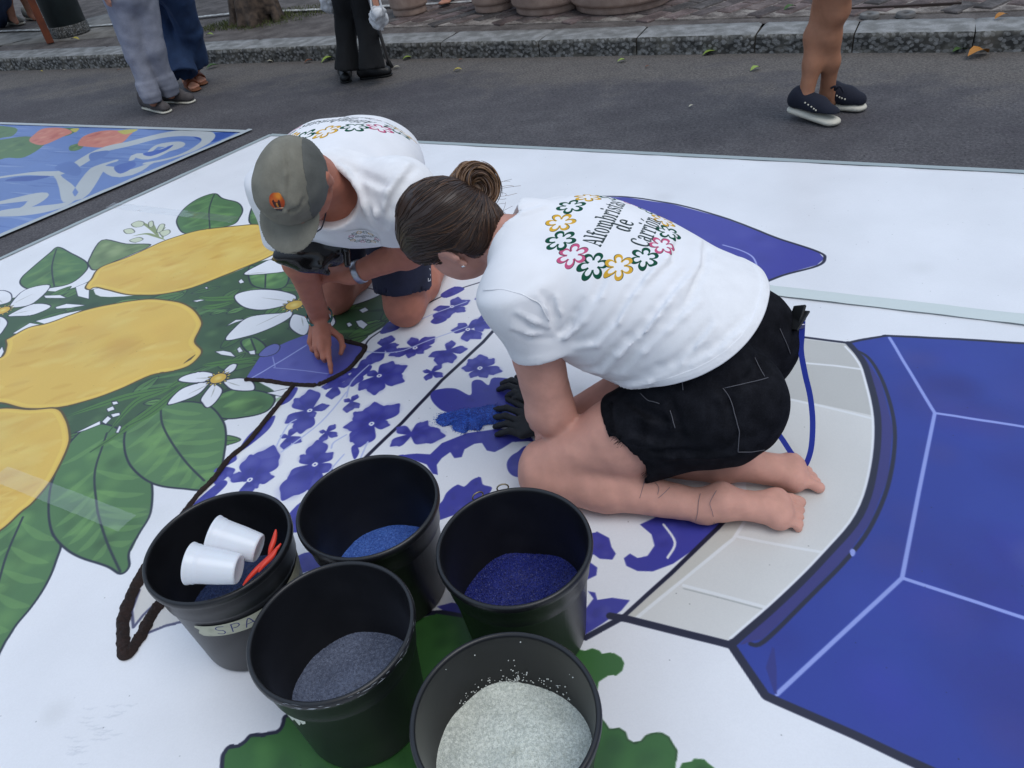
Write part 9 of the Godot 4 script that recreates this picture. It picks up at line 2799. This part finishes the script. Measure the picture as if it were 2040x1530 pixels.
	f29.ell(v3(-4.281,1.626,-9.076), v3(0.0882,0.101,0.0702), 0.02, v3(0.9138,0,0.4061), v3(0,1,0))
	f29.ell(v3(-4.254,1.581,-9.063), v3(0.063,0.0585,0.054), 0.03, v3(0.9138,0,0.4061), v3(0,1,0))
	f29.cap(v3(-4.203,1.626,-9.041), v3(-4.189,1.599,-9.035), 0.009, 0.014, 0.012)
	f29.cap(v3(-4.309,1.646,-9.013), v3(-4.309,1.601,-9.013), 0.01, 0.009, 0.008)
	f29.cap(v3(-4.253,1.646,-9.138), v3(-4.253,1.601,-9.138), 0.01, 0.009, 0.008)
	f29.cap(v3(-4.347,1.38,-8.928), v3(-4.381,1.137,-8.899), 0.045, 0.0378, 0.03)
	f29.cap(v3(-4.381,1.137,-8.899), v3(-4.332,0.939,-8.877), 0.0378, 0.0252, 0.02)
	f29.cap(v3(-4.332,0.939,-8.877), v3(-4.323,0.876,-8.873), 0.0234, 0.0216, 0.02, v3(-0.4061,0,0.9138), 0.6)
	f29.cap(v3(-4.344,0.876,-8.882), v3(-4.337,0.813,-8.89), 0.009, 0.007, 0.006)
	f29.cap(v3(-4.33,0.876,-8.876), v3(-4.325,0.813,-8.885), 0.009, 0.007, 0.006)
	f29.cap(v3(-4.316,0.876,-8.87), v3(-4.313,0.813,-8.879), 0.009, 0.007, 0.006)
	f29.cap(v3(-4.302,0.876,-8.864), v3(-4.3,0.813,-8.874), 0.009, 0.007, 0.006)
	f29.cap(v3(-4.314,0.919,-8.869), v3(-4.291,0.876,-8.859), 0.011, 0.009, 0.01)
	f29.cap(v3(-4.215,1.38,-9.224), v3(-4.217,1.137,-9.268), 0.045, 0.0378, 0.03)
	f29.cap(v3(-4.217,1.137,-9.268), v3(-4.168,0.939,-9.246), 0.0378, 0.0252, 0.02)
	f29.cap(v3(-4.168,0.939,-9.246), v3(-4.159,0.876,-9.242), 0.0234, 0.0216, 0.02, v3(-0.4061,0,0.9138), 0.6)
	f29.cap(v3(-4.18,0.876,-9.252), v3(-4.181,0.813,-9.241), 0.009, 0.007, 0.006)
	f29.cap(v3(-4.166,0.876,-9.245), v3(-4.169,0.813,-9.236), 0.009, 0.007, 0.006)
	f29.cap(v3(-4.152,0.876,-9.239), v3(-4.157,0.813,-9.23), 0.009, 0.007, 0.006)
	f29.cap(v3(-4.138,0.876,-9.233), v3(-4.144,0.813,-9.225), 0.009, 0.007, 0.006)
	f29.cap(v3(-4.15,0.919,-9.238), v3(-4.127,0.876,-9.228), 0.011, 0.009, 0.01)
	put_at("body", f29.net(0.014), pale_skin, t, base)
	var f30 := Shape.new()
	f30.con(v3(-4.353,0.8,-9.07), v3(-4.41,0.59,-9.123), 0.11, 0.1, 0.03, Vector3.ZERO, 1, 0, 0.006)
	f30.con(v3(-4.209,0.8,-9.082), v3(-4.254,0.59,-9.164), 0.11, 0.1, 0.03, Vector3.ZERO, 1, 0, 0.006)
	f30.ell(v3(-4.281,0.88,-9.076), v3(0.15,0.14,0.15), 0.05, v3(1,0,0), v3(0,1,0))
	put_at("shorts", f30.net(0.02), black_cloth, t, base)
	var f31 := Shape.new()
	f31.con(v3(-4.281,0.94,-9.076), v3(-4.281,1.36,-9.076), 0.1485, 0.1665, 0.04, v3(0.9138,0,0.4061), 0.62, 0, 0.05)
	f31.con(v3(-4.347,1.38,-8.928), v3(-4.366,1.246,-8.912), 0.0585, 0.0558, 0.04, Vector3.ZERO, 1, 0, 0.01)
	f31.con(v3(-4.215,1.38,-9.224), v3(-4.216,1.246,-9.248), 0.0585, 0.0558, 0.04, Vector3.ZERO, 1, 0, 0.01)
	put_at("shirt", f31.net(0.024), top_cloth, t, base)
	var f32 := Shape.new()
	f32.cap(v3(-4.698,0.155,-9.521), v3(-4.583,0.155,-9.418), 0.0414, 0.045, 0.02)
	f32.cap(v3(-4.583,0.151,-9.418), v3(-4.507,0.143,-9.35), 0.045, 0.0387, 0.02)
	f32.cap(v3(-4.698,0.159,-9.521), v3(-4.689,0.204,-9.513), 0.0441, 0.0441, 0.02)
	f32.cap(v3(-4.683,0.189,-9.508), v3(-4.583,0.159,-9.418), 0.0405, 0.0405, 0.03)
	f32.pln(v3(-4.698,0.129,-9.521), v3(0,-1,0), 0, 0.002)
	s = put_at("shoe", f32.net(0.01), mat(Color(0.50, 0.50, 0.48), 0.9), t, base)
	var f33 := Shape.new()
	f33.cap(v3(-4.694,0.117,-9.518), v3(-4.511,0.117,-9.353), 0.0495, 0.0486, 0.01, v3(0,1,0), 0.2667)
	put_at("sole", f33.net(0.01), sole_white, s, base)
	var f34 := Shape.new()
	f34.con(v3(-4.654,0.18,-9.481), v3(-4.624,0.22,-9.455), 0.04, 0.034, 0.01, Vector3.ZERO, 1, 0, 0.005)
	put_at("green_collar", f34.net(0.01), mat(Color(0.25, 0.62, 0.32), 0.8), s, base)
	var f35 := Shape.new()
	f35.cap(v3(-4.538,0.155,-9.63), v3(-4.434,0.155,-9.543), 0.0414, 0.045, 0.02)
	f35.cap(v3(-4.434,0.151,-9.543), v3(-4.364,0.143,-9.486), 0.045, 0.0387, 0.02)
	f35.cap(v3(-4.538,0.159,-9.63), v3(-4.529,0.204,-9.622), 0.0441, 0.0441, 0.02)
	f35.cap(v3(-4.523,0.189,-9.617), v3(-4.434,0.159,-9.543), 0.0405, 0.0405, 0.03)
	f35.pln(v3(-4.538,0.129,-9.63), v3(0,-1,0), 0, 0.002)
	s = put_at("shoe", f35.net(0.01), mat(Color(0.50, 0.50, 0.48), 0.9), t, base)
	var f36 := Shape.new()
	f36.cap(v3(-4.535,0.117,-9.627), v3(-4.367,0.117,-9.489), 0.0495, 0.0486, 0.01, v3(0,1,0), 0.2667)
	put_at("sole", f36.net(0.01), sole_white, s, base)
	var f37 := Shape.new()
	f37.con(v3(-4.492,0.18,-9.592), v3(-4.462,0.22,-9.567), 0.04, 0.034, 0.01, Vector3.ZERO, 1, 0, 0.005)
	put_at("green_collar", f37.net(0.01), mat(Color(0.25, 0.62, 0.32), 0.8), s, base)
	t = thing("person", "person in dark trousers with a beige shoe at the far left edge", "person", v3(-5, 0.105, -9.5))
	base = t.position
	var f38 := Shape.new()
	f38.cap(v3(-3.91,0.75,-7.965), v3(-4.309,0.5,-8.7), 0.075, 0.05, 0.03)
	f38.cap(v3(-4.309,0.5,-8.7), v3(-4.761,0.19,-9.427), 0.05, 0.034, 0.03)
	f38.cap(v3(-3.983,0.75,-8.302), v3(-4.289,0.5,-8.81), 0.075, 0.05, 0.03)
	f38.cap(v3(-4.289,0.5,-8.81), v3(-4.809,0.19,-9.712), 0.05, 0.034, 0.03)
	f38.cap(v3(-3.947,1.387,-8.133), v3(-3.947,1.516,-8.133), 0.0495, 0.045, 0.03)
	f38.ell(v3(-3.947,1.576,-8.133), v3(0.0882,0.101,0.0702), 0.02, v3(0.9138,0,0.4061), v3(0,1,0))
	f38.ell(v3(-3.919,1.531,-8.121), v3(0.063,0.0585,0.054), 0.03, v3(0.9138,0,0.4061), v3(0,1,0))
	f38.cap(v3(-3.868,1.576,-8.099), v3(-3.854,1.549,-8.092), 0.009, 0.014, 0.012)
	f38.cap(v3(-3.974,1.596,-8.071), v3(-3.974,1.551,-8.071), 0.01, 0.009, 0.008)
	f38.cap(v3(-3.919,1.596,-8.196), v3(-3.919,1.551,-8.196), 0.01, 0.009, 0.008)
	f38.cap(v3(-4.012,1.33,-7.985), v3(-4.047,1.087,-7.957), 0.045, 0.0378, 0.03)
	f38.cap(v3(-4.047,1.087,-7.957), v3(-3.998,0.889,-7.935), 0.0378, 0.0252, 0.02)
	f38.cap(v3(-3.998,0.889,-7.935), v3(-3.988,0.826,-7.931), 0.0234, 0.0216, 0.02, v3(-0.4061,0,0.9138), 0.6)
	f38.cap(v3(-4.009,0.826,-7.94), v3(-4.003,0.763,-7.948), 0.009, 0.007, 0.006)
	f38.cap(v3(-3.995,0.826,-7.934), v3(-3.99,0.763,-7.943), 0.009, 0.007, 0.006)
	f38.cap(v3(-3.981,0.826,-7.928), v3(-3.978,0.763,-7.937), 0.009, 0.007, 0.006)
	f38.cap(v3(-3.967,0.826,-7.922), v3(-3.966,0.763,-7.932), 0.009, 0.007, 0.006)
	f38.cap(v3(-3.979,0.869,-7.927), v3(-3.956,0.826,-7.917), 0.011, 0.009, 0.01)
	f38.cap(v3(-3.881,1.33,-8.281), v3(-3.883,1.087,-8.326), 0.045, 0.0378, 0.03)
	f38.cap(v3(-3.883,1.087,-8.326), v3(-3.833,0.889,-8.304), 0.0378, 0.0252, 0.02)
	f38.cap(v3(-3.833,0.889,-8.304), v3(-3.824,0.826,-8.3), 0.0234, 0.0216, 0.02, v3(-0.4061,0,0.9138), 0.6)
	f38.cap(v3(-3.845,0.826,-8.309), v3(-3.847,0.763,-8.299), 0.009, 0.007, 0.006)
	f38.cap(v3(-3.831,0.826,-8.303), v3(-3.835,0.763,-8.294), 0.009, 0.007, 0.006)
	f38.cap(v3(-3.817,0.826,-8.297), v3(-3.822,0.763,-8.288), 0.009, 0.007, 0.006)
	f38.cap(v3(-3.803,0.826,-8.291), v3(-3.81,0.763,-8.283), 0.009, 0.007, 0.006)
	f38.cap(v3(-3.815,0.869,-8.296), v3(-3.792,0.826,-8.286), 0.011, 0.009, 0.01)
	put_at("body", f38.net(0.02), pale_skin, t, base)
	var f39 := Shape.new()
	f39.cap(v3(-3.91,0.75,-7.965), v3(-4.309,0.5,-8.7), 0.1, 0.08, 0.03)
	f39.con(v3(-4.309,0.5,-8.7), v3(-4.761,0.17,-9.427), 0.08, 0.085, 0.03, Vector3.ZERO, 1, 0, 0.006)
	f39.cap(v3(-3.983,0.75,-8.302), v3(-4.289,0.5,-8.81), 0.1, 0.08, 0.03)
	f39.con(v3(-4.289,0.5,-8.81), v3(-4.809,0.17,-9.712), 0.08, 0.085, 0.03, Vector3.ZERO, 1, 0, 0.006)
	f39.ell(v3(-3.947,0.83,-8.133), v3(0.15,0.14,0.15), 0.05, v3(1,0,0), v3(0,1,0))
	put_at("trousers", f39.net(0.016), blue_cloth, t, base)
	var f40 := Shape.new()
	f40.con(v3(-3.947,0.89,-8.133), v3(-3.947,1.31,-8.133), 0.1485, 0.1665, 0.04, v3(0.9138,0,0.4061), 0.62, 0, 0.05)
	f40.con(v3(-4.012,1.33,-7.985), v3(-4.031,1.196,-7.97), 0.0585, 0.0558, 0.04, Vector3.ZERO, 1, 0, 0.01)
	f40.con(v3(-3.881,1.33,-8.281), v3(-3.882,1.196,-8.306), 0.0585, 0.0558, 0.04, Vector3.ZERO, 1, 0, 0.01)
	put_at("shirt", f40.net(0.024), top_cloth, t, base)
	var f41 := Shape.new()
	f41.cap(v3(-4.948,0.151,-9.661), v3(-4.894,0.151,-9.631), 0.0414, 0.045, 0.02)
	f41.cap(v3(-4.894,0.147,-9.631), v3(-4.859,0.139,-9.611), 0.045, 0.0387, 0.02)
	f41.cap(v3(-4.948,0.155,-9.661), v3(-4.938,0.2,-9.655), 0.0441, 0.0441, 0.02)
	f41.cap(v3(-4.931,0.185,-9.651), v3(-4.894,0.155,-9.631), 0.0405, 0.0405, 0.03)
	f41.pln(v3(-4.948,0.125,-9.661), v3(0,-1,0), 0, 0.002)
	s = put_at("shoe", f41.net(0.012), mat(Color(0.55, 0.50, 0.42), 0.9), t, base)
	var f42 := Shape.new()
	f42.cap(v3(-4.944,0.115,-9.659), v3(-4.863,0.115,-9.613), 0.0495, 0.0486, 0.01, v3(0,1,0), 0.2222)
	put_at("sole", f42.net(0.012), sole_white, s, base)
	var f43 := Shape.new()
	f43.cap(v3(-4.98,0.151,-9.953), v3(-4.911,0.151,-9.903), 0.0414, 0.045, 0.02)
	f43.cap(v3(-4.911,0.147,-9.903), v3(-4.865,0.139,-9.87), 0.045, 0.0387, 0.02)
	f43.cap(v3(-4.98,0.155,-9.953), v3(-4.97,0.2,-9.946), 0.0441, 0.0441, 0.02)
	f43.cap(v3(-4.964,0.185,-9.941), v3(-4.911,0.155,-9.903), 0.0405, 0.0405, 0.03)
	f43.pln(v3(-4.98,0.125,-9.953), v3(0,-1,0), 0, 0.002)
	s = put_at("shoe", f43.net(0.012), mat(Color(0.55, 0.50, 0.42), 0.9), t, base)
	var f44 := Shape.new()
	f44.cap(v3(-4.976,0.115,-9.95), v3(-4.869,0.115,-9.873), 0.0495, 0.0486, 0.01, v3(0,1,0), 0.2222)
	put_at("sole", f44.net(0.012), sole_white, s, base)
	t = thing("person", "person seated among the planters with only two sandalled feet in view", "person", v3(0.1719, 0.105, -7.356))
	base = t.position
	var f45 := Shape.new()
	f45.cap(v3(-0.0078,0.215,-6.904), v3(-0.0323,0.155,-6.838), 0.036, 0.032, 0.02)
	f45.cap(v3(-0.0078,0.215,-6.904), v3(0.0026,0.155,-6.932), 0.034, 0.032, 0.02)
	f45.cap(v3(-0.0658,0.147,-6.84), v3(-0.0904,0.143,-6.785), 0.012, 0.0105, 0.006)
	f45.cap(v3(-0.0508,0.147,-6.834), v3(-0.0771,0.143,-6.769), 0.012, 0.0105, 0.006)
	f45.cap(v3(-0.0358,0.147,-6.829), v3(-0.0567,0.143,-6.772), 0.012, 0.0105, 0.006)
	f45.cap(v3(-0.0208,0.147,-6.823), v3(-0.0363,0.143,-6.775), 0.012, 0.0105, 0.006)
	f45.cap(v3(-0.0058,0.147,-6.817), v3(-0.016,0.143,-6.779), 0.012, 0.0105, 0.006)
	f45.cap(v3(0.0122,0.555,-6.954), v3(-0.0078,0.215,-6.904), 0.05, 0.034, 0.03)
	f45.cap(v3(0.138,0.605,-7.291), v3(0.0122,0.555,-6.954), 0.07, 0.05, 0.03)
	f45.cap(v3(0.416,0.215,-6.689), v3(0.391,0.155,-6.624), 0.036, 0.032, 0.02)
	f45.cap(v3(0.416,0.215,-6.689), v3(0.426,0.155,-6.718), 0.034, 0.032, 0.02)
	f45.cap(v3(0.358,0.147,-6.626), v3(0.333,0.143,-6.571), 0.012, 0.0105, 0.006)
	f45.cap(v3(0.373,0.147,-6.62), v3(0.347,0.143,-6.555), 0.012, 0.0105, 0.006)
	f45.cap(v3(0.388,0.147,-6.614), v3(0.367,0.143,-6.558), 0.012, 0.0105, 0.006)
	f45.cap(v3(0.403,0.147,-6.609), v3(0.387,0.143,-6.561), 0.012, 0.0105, 0.006)
	f45.cap(v3(0.418,0.147,-6.603), v3(0.408,0.143,-6.564), 0.012, 0.0105, 0.006)
	f45.cap(v3(0.436,0.555,-6.739), v3(0.416,0.215,-6.689), 0.05, 0.034, 0.03)
	f45.cap(v3(0.561,0.605,-7.077), v3(0.436,0.555,-6.739), 0.07, 0.05, 0.03)
	f45.cap(v3(0.138,0.605,-7.291), v3(0.434,0.605,-8.059), 0.07, 0.08, 0.05)
	f45.cap(v3(0.561,0.605,-7.077), v3(0.434,0.605,-8.059), 0.07, 0.08, 0.05)
	f45.cap(v3(0.434,0.605,-8.059), v3(0.434,1.105,-8.059), 0.08, 0.08, 0.05)
	f45.cap(v3(0.434,1.142,-8.059), v3(0.434,1.271,-8.059), 0.0495, 0.045, 0.03)
	f45.ell(v3(0.434,1.331,-8.059), v3(0.0882,0.101,0.0702), 0.02, v3(-0.3489,0,0.9371), v3(0,1,0))
	f45.ell(v3(0.423,1.286,-8.031), v3(0.063,0.0585,0.054), 0.03, v3(-0.3489,0,0.9371), v3(0,1,0))
	f45.cap(v3(0.404,1.331,-7.979), v3(0.398,1.304,-7.965), 0.009, 0.014, 0.012)
	f45.cap(v3(0.369,1.351,-8.083), v3(0.369,1.306,-8.083), 0.01, 0.009, 0.008)
	f45.cap(v3(0.498,1.351,-8.035), v3(0.498,1.306,-8.035), 0.01, 0.009, 0.008)
	f45.cap(v3(0.282,1.085,-8.116), v3(0.251,0.842,-8.148), 0.045, 0.0378, 0.03)
	f45.cap(v3(0.251,0.842,-8.148), v3(0.232,0.644,-8.098), 0.0378, 0.0252, 0.02)
	f45.cap(v3(0.232,0.644,-8.098), v3(0.229,0.581,-8.089), 0.0234, 0.0216, 0.02, v3(-0.9371,0,-0.3489), 0.6)
	f45.cap(v3(0.237,0.581,-8.11), v3(0.245,0.518,-8.104), 0.009, 0.007, 0.006)
	f45.cap(v3(0.232,0.581,-8.096), v3(0.241,0.518,-8.091), 0.009, 0.007, 0.006)
	f45.cap(v3(0.226,0.581,-8.081), v3(0.236,0.518,-8.079), 0.009, 0.007, 0.006)
	f45.cap(v3(0.221,0.581,-8.067), v3(0.231,0.518,-8.066), 0.009, 0.007, 0.006)
	f45.cap(v3(0.225,0.624,-8.079), v3(0.217,0.581,-8.056), 0.011, 0.009, 0.01)
	f45.cap(v3(0.585,1.085,-8.003), v3(0.63,0.842,-8.008), 0.045, 0.0378, 0.03)
	f45.cap(v3(0.63,0.842,-8.008), v3(0.611,0.644,-7.957), 0.0378, 0.0252, 0.02)
	f45.cap(v3(0.611,0.644,-7.957), v3(0.608,0.581,-7.948), 0.0234, 0.0216, 0.02, v3(-0.9371,0,-0.3489), 0.6)
	f45.cap(v3(0.616,0.581,-7.969), v3(0.605,0.518,-7.97), 0.009, 0.007, 0.006)
	f45.cap(v3(0.61,0.581,-7.955), v3(0.601,0.518,-7.957), 0.009, 0.007, 0.006)
	f45.cap(v3(0.605,0.581,-7.94), v3(0.596,0.518,-7.945), 0.009, 0.007, 0.006)
	f45.cap(v3(0.6,0.581,-7.926), v3(0.591,0.518,-7.932), 0.009, 0.007, 0.006)
	f45.cap(v3(0.604,0.624,-7.938), v3(0.595,0.581,-7.915), 0.011, 0.009, 0.01)
	put_at("body", f45.net(0.01), pale_skin, t, base)
	var f46 := Shape.new()
	f46.cap(v3(0.0122,0.555,-6.954), v3(0.138,0.605,-7.291), 0.075, 0.09, 0.03)
	f46.con(v3(0.0122,0.555,-6.954), v3(0.0032,0.402,-6.931), 0.07, 0.07, 0.03, Vector3.ZERO, 1, 0, 0.006)
	f46.cap(v3(0.436,0.555,-6.739), v3(0.561,0.605,-7.077), 0.075, 0.09, 0.03)
	f46.con(v3(0.436,0.555,-6.739), v3(0.427,0.402,-6.717), 0.07, 0.07, 0.03, Vector3.ZERO, 1, 0, 0.006)
	f46.ell(v3(0.434,0.605,-8.059), v3(0.2,0.13,0.16), 0.06, v3(1,0,0), v3(0,1,0))
	f46.cap(v3(0.138,0.605,-7.291), v3(0.434,0.605,-8.059), 0.09, 0.11, 0.05)
	f46.cap(v3(0.561,0.605,-7.077), v3(0.434,0.605,-8.059), 0.09, 0.11, 0.05)
	put_at("trousers", f46.net(0.016), blue_cloth, t, base)
	var f47 := Shape.new()
	f47.con(v3(0.434,0.645,-8.059), v3(0.434,1.065,-8.059), 0.1485, 0.1665, 0.04, v3(-0.3489,0,0.9371), 0.62, 0, 0.05)
	f47.con(v3(0.282,1.085,-8.116), v3(0.265,0.951,-8.134), 0.0585, 0.0558, 0.04, Vector3.ZERO, 1, 0, 0.01)
	f47.con(v3(0.585,1.085,-8.003), v3(0.61,0.951,-8.005), 0.0585, 0.0558, 0.04, Vector3.ZERO, 1, 0, 0.01)
	put_at("shirt", f47.net(0.024), top_cloth, t, base)
	var f48 := Shape.new()
	f48.cap(v3(-0.0018,0.115,-7.028), v3(-0.0559,0.113,-6.883), 0.046, 0.046, 0.01, v3(0,1,0), 0.22)
	put_at("sandal", f48.net(0.009), mat(Color(0.12, 0.09, 0.08), 0.8), t, base)
	var f49 := Shape.new()
	f49.cap(v3(0.428,0.115,-6.811), v3(0.374,0.113,-6.666), 0.046, 0.046, 0.01, v3(0,1,0), 0.22)
	put_at("sandal", f49.net(0.009), mat(Color(0.12, 0.09, 0.08), 0.8), t, base)

func build_crutch_and_bags() -> void:
	var c := thing("crutch", "grey metal crutch with a black rubber foot", "crutch", v3(-0.485, 0, -5.691))
	put_at("shaft", tube_mesh(PackedVector3Array([v3(-0.484, 0.024, -5.662), v3(-0.468, 0.4, -5.211), v3(-0.451, 0.8, -4.731)]), [0.011], 12), mat(Color(0.55, 0.56, 0.58), 0.3, null, 0.0, 0.7), c, c.position)
	put_at("rubber_foot", tube_mesh(PackedVector3Array([v3(-0.485, 0, -5.691), v3(-0.484, 0.016, -5.671), v3(-0.483, 0.048, -5.633)]), [0.026, 0.022, 0.018], 14), mat(Color(0.07, 0.07, 0.075), 0.8), c, c.position)
	put_at("grip", tube_mesh(PackedVector3Array([v3(-0.467, 0.42, -5.187), v3(-0.417, 0.42, -5.117)]), [0.016], 10), mat(Color(0.1, 0.1, 0.1), 0.8), c, c.position)
	var bag49_t := thing("carrier_bag", "white plastic bag hanging from the hand beside the crutch", "bag", v3(-0.453, 0.4, -5.091), 0.0, "white carrier bags")
	var bag49 := Shape.new()
	bag49.cap(v3(-0.423,0.5,-4.927), v3(-0.436,0.44,-5.047), 0.035, 0.05, 0.02, v3(0.2873,0,0.9578), 0.6)
	bag49.cap(v3(-0.436,0.44,-5.047), v3(-0.453,0.4,-5.091), 0.05, 0.034, 0.02, v3(0.2873,0,0.9578), 0.6)
	cloth_noise(bag49, 16.0, 0.012, 140)
	put_at("bag_film", bag49.net(0.007), mat(Color(0.80, 0.80, 0.80), 0.4), bag49_t, bag49_t.position)
	put_at("handle", tube_mesh(curve3([v3(-0.453, 0.5, -4.927), v3(-0.443, 0.6, -4.927), v3(-0.423, 0.63, -4.927), v3(-0.403, 0.6, -4.927), v3(-0.393, 0.5, -4.927)], 5), [0.006], 6), mat(Color(0.80, 0.80, 0.80), 0.4), bag49_t, bag49_t.position)
	var bag50_t := thing("carrier_bag", "white plastic bag hanging to the left of the black trousers", "bag", v3(-0.758, 0.45, -5.589), 0.0, "white carrier bags")
	var bag50 := Shape.new()
	bag50.cap(v3(-0.756,0.52,-5.529), v3(-0.765,0.47,-5.584), 0.04, 0.058, 0.02, v3(0.2873,0,0.9578), 0.6)
	bag50.cap(v3(-0.765,0.47,-5.584), v3(-0.758,0.45,-5.589), 0.058, 0.045, 0.02, v3(0.2873,0,0.9578), 0.6)
	cloth_noise(bag50, 16.0, 0.012, 140)
	put_at("bag_film", bag50.net(0.007), mat(Color(0.80, 0.80, 0.80), 0.4), bag50_t, bag50_t.position)
	put_at("handle", tube_mesh(curve3([v3(-0.786, 0.52, -5.529), v3(-0.776, 0.62, -5.529), v3(-0.756, 0.65, -5.529), v3(-0.736, 0.62, -5.529), v3(-0.726, 0.52, -5.529)], 5), [0.006], 6), mat(Color(0.80, 0.80, 0.80), 0.4), bag50_t, bag50_t.position)
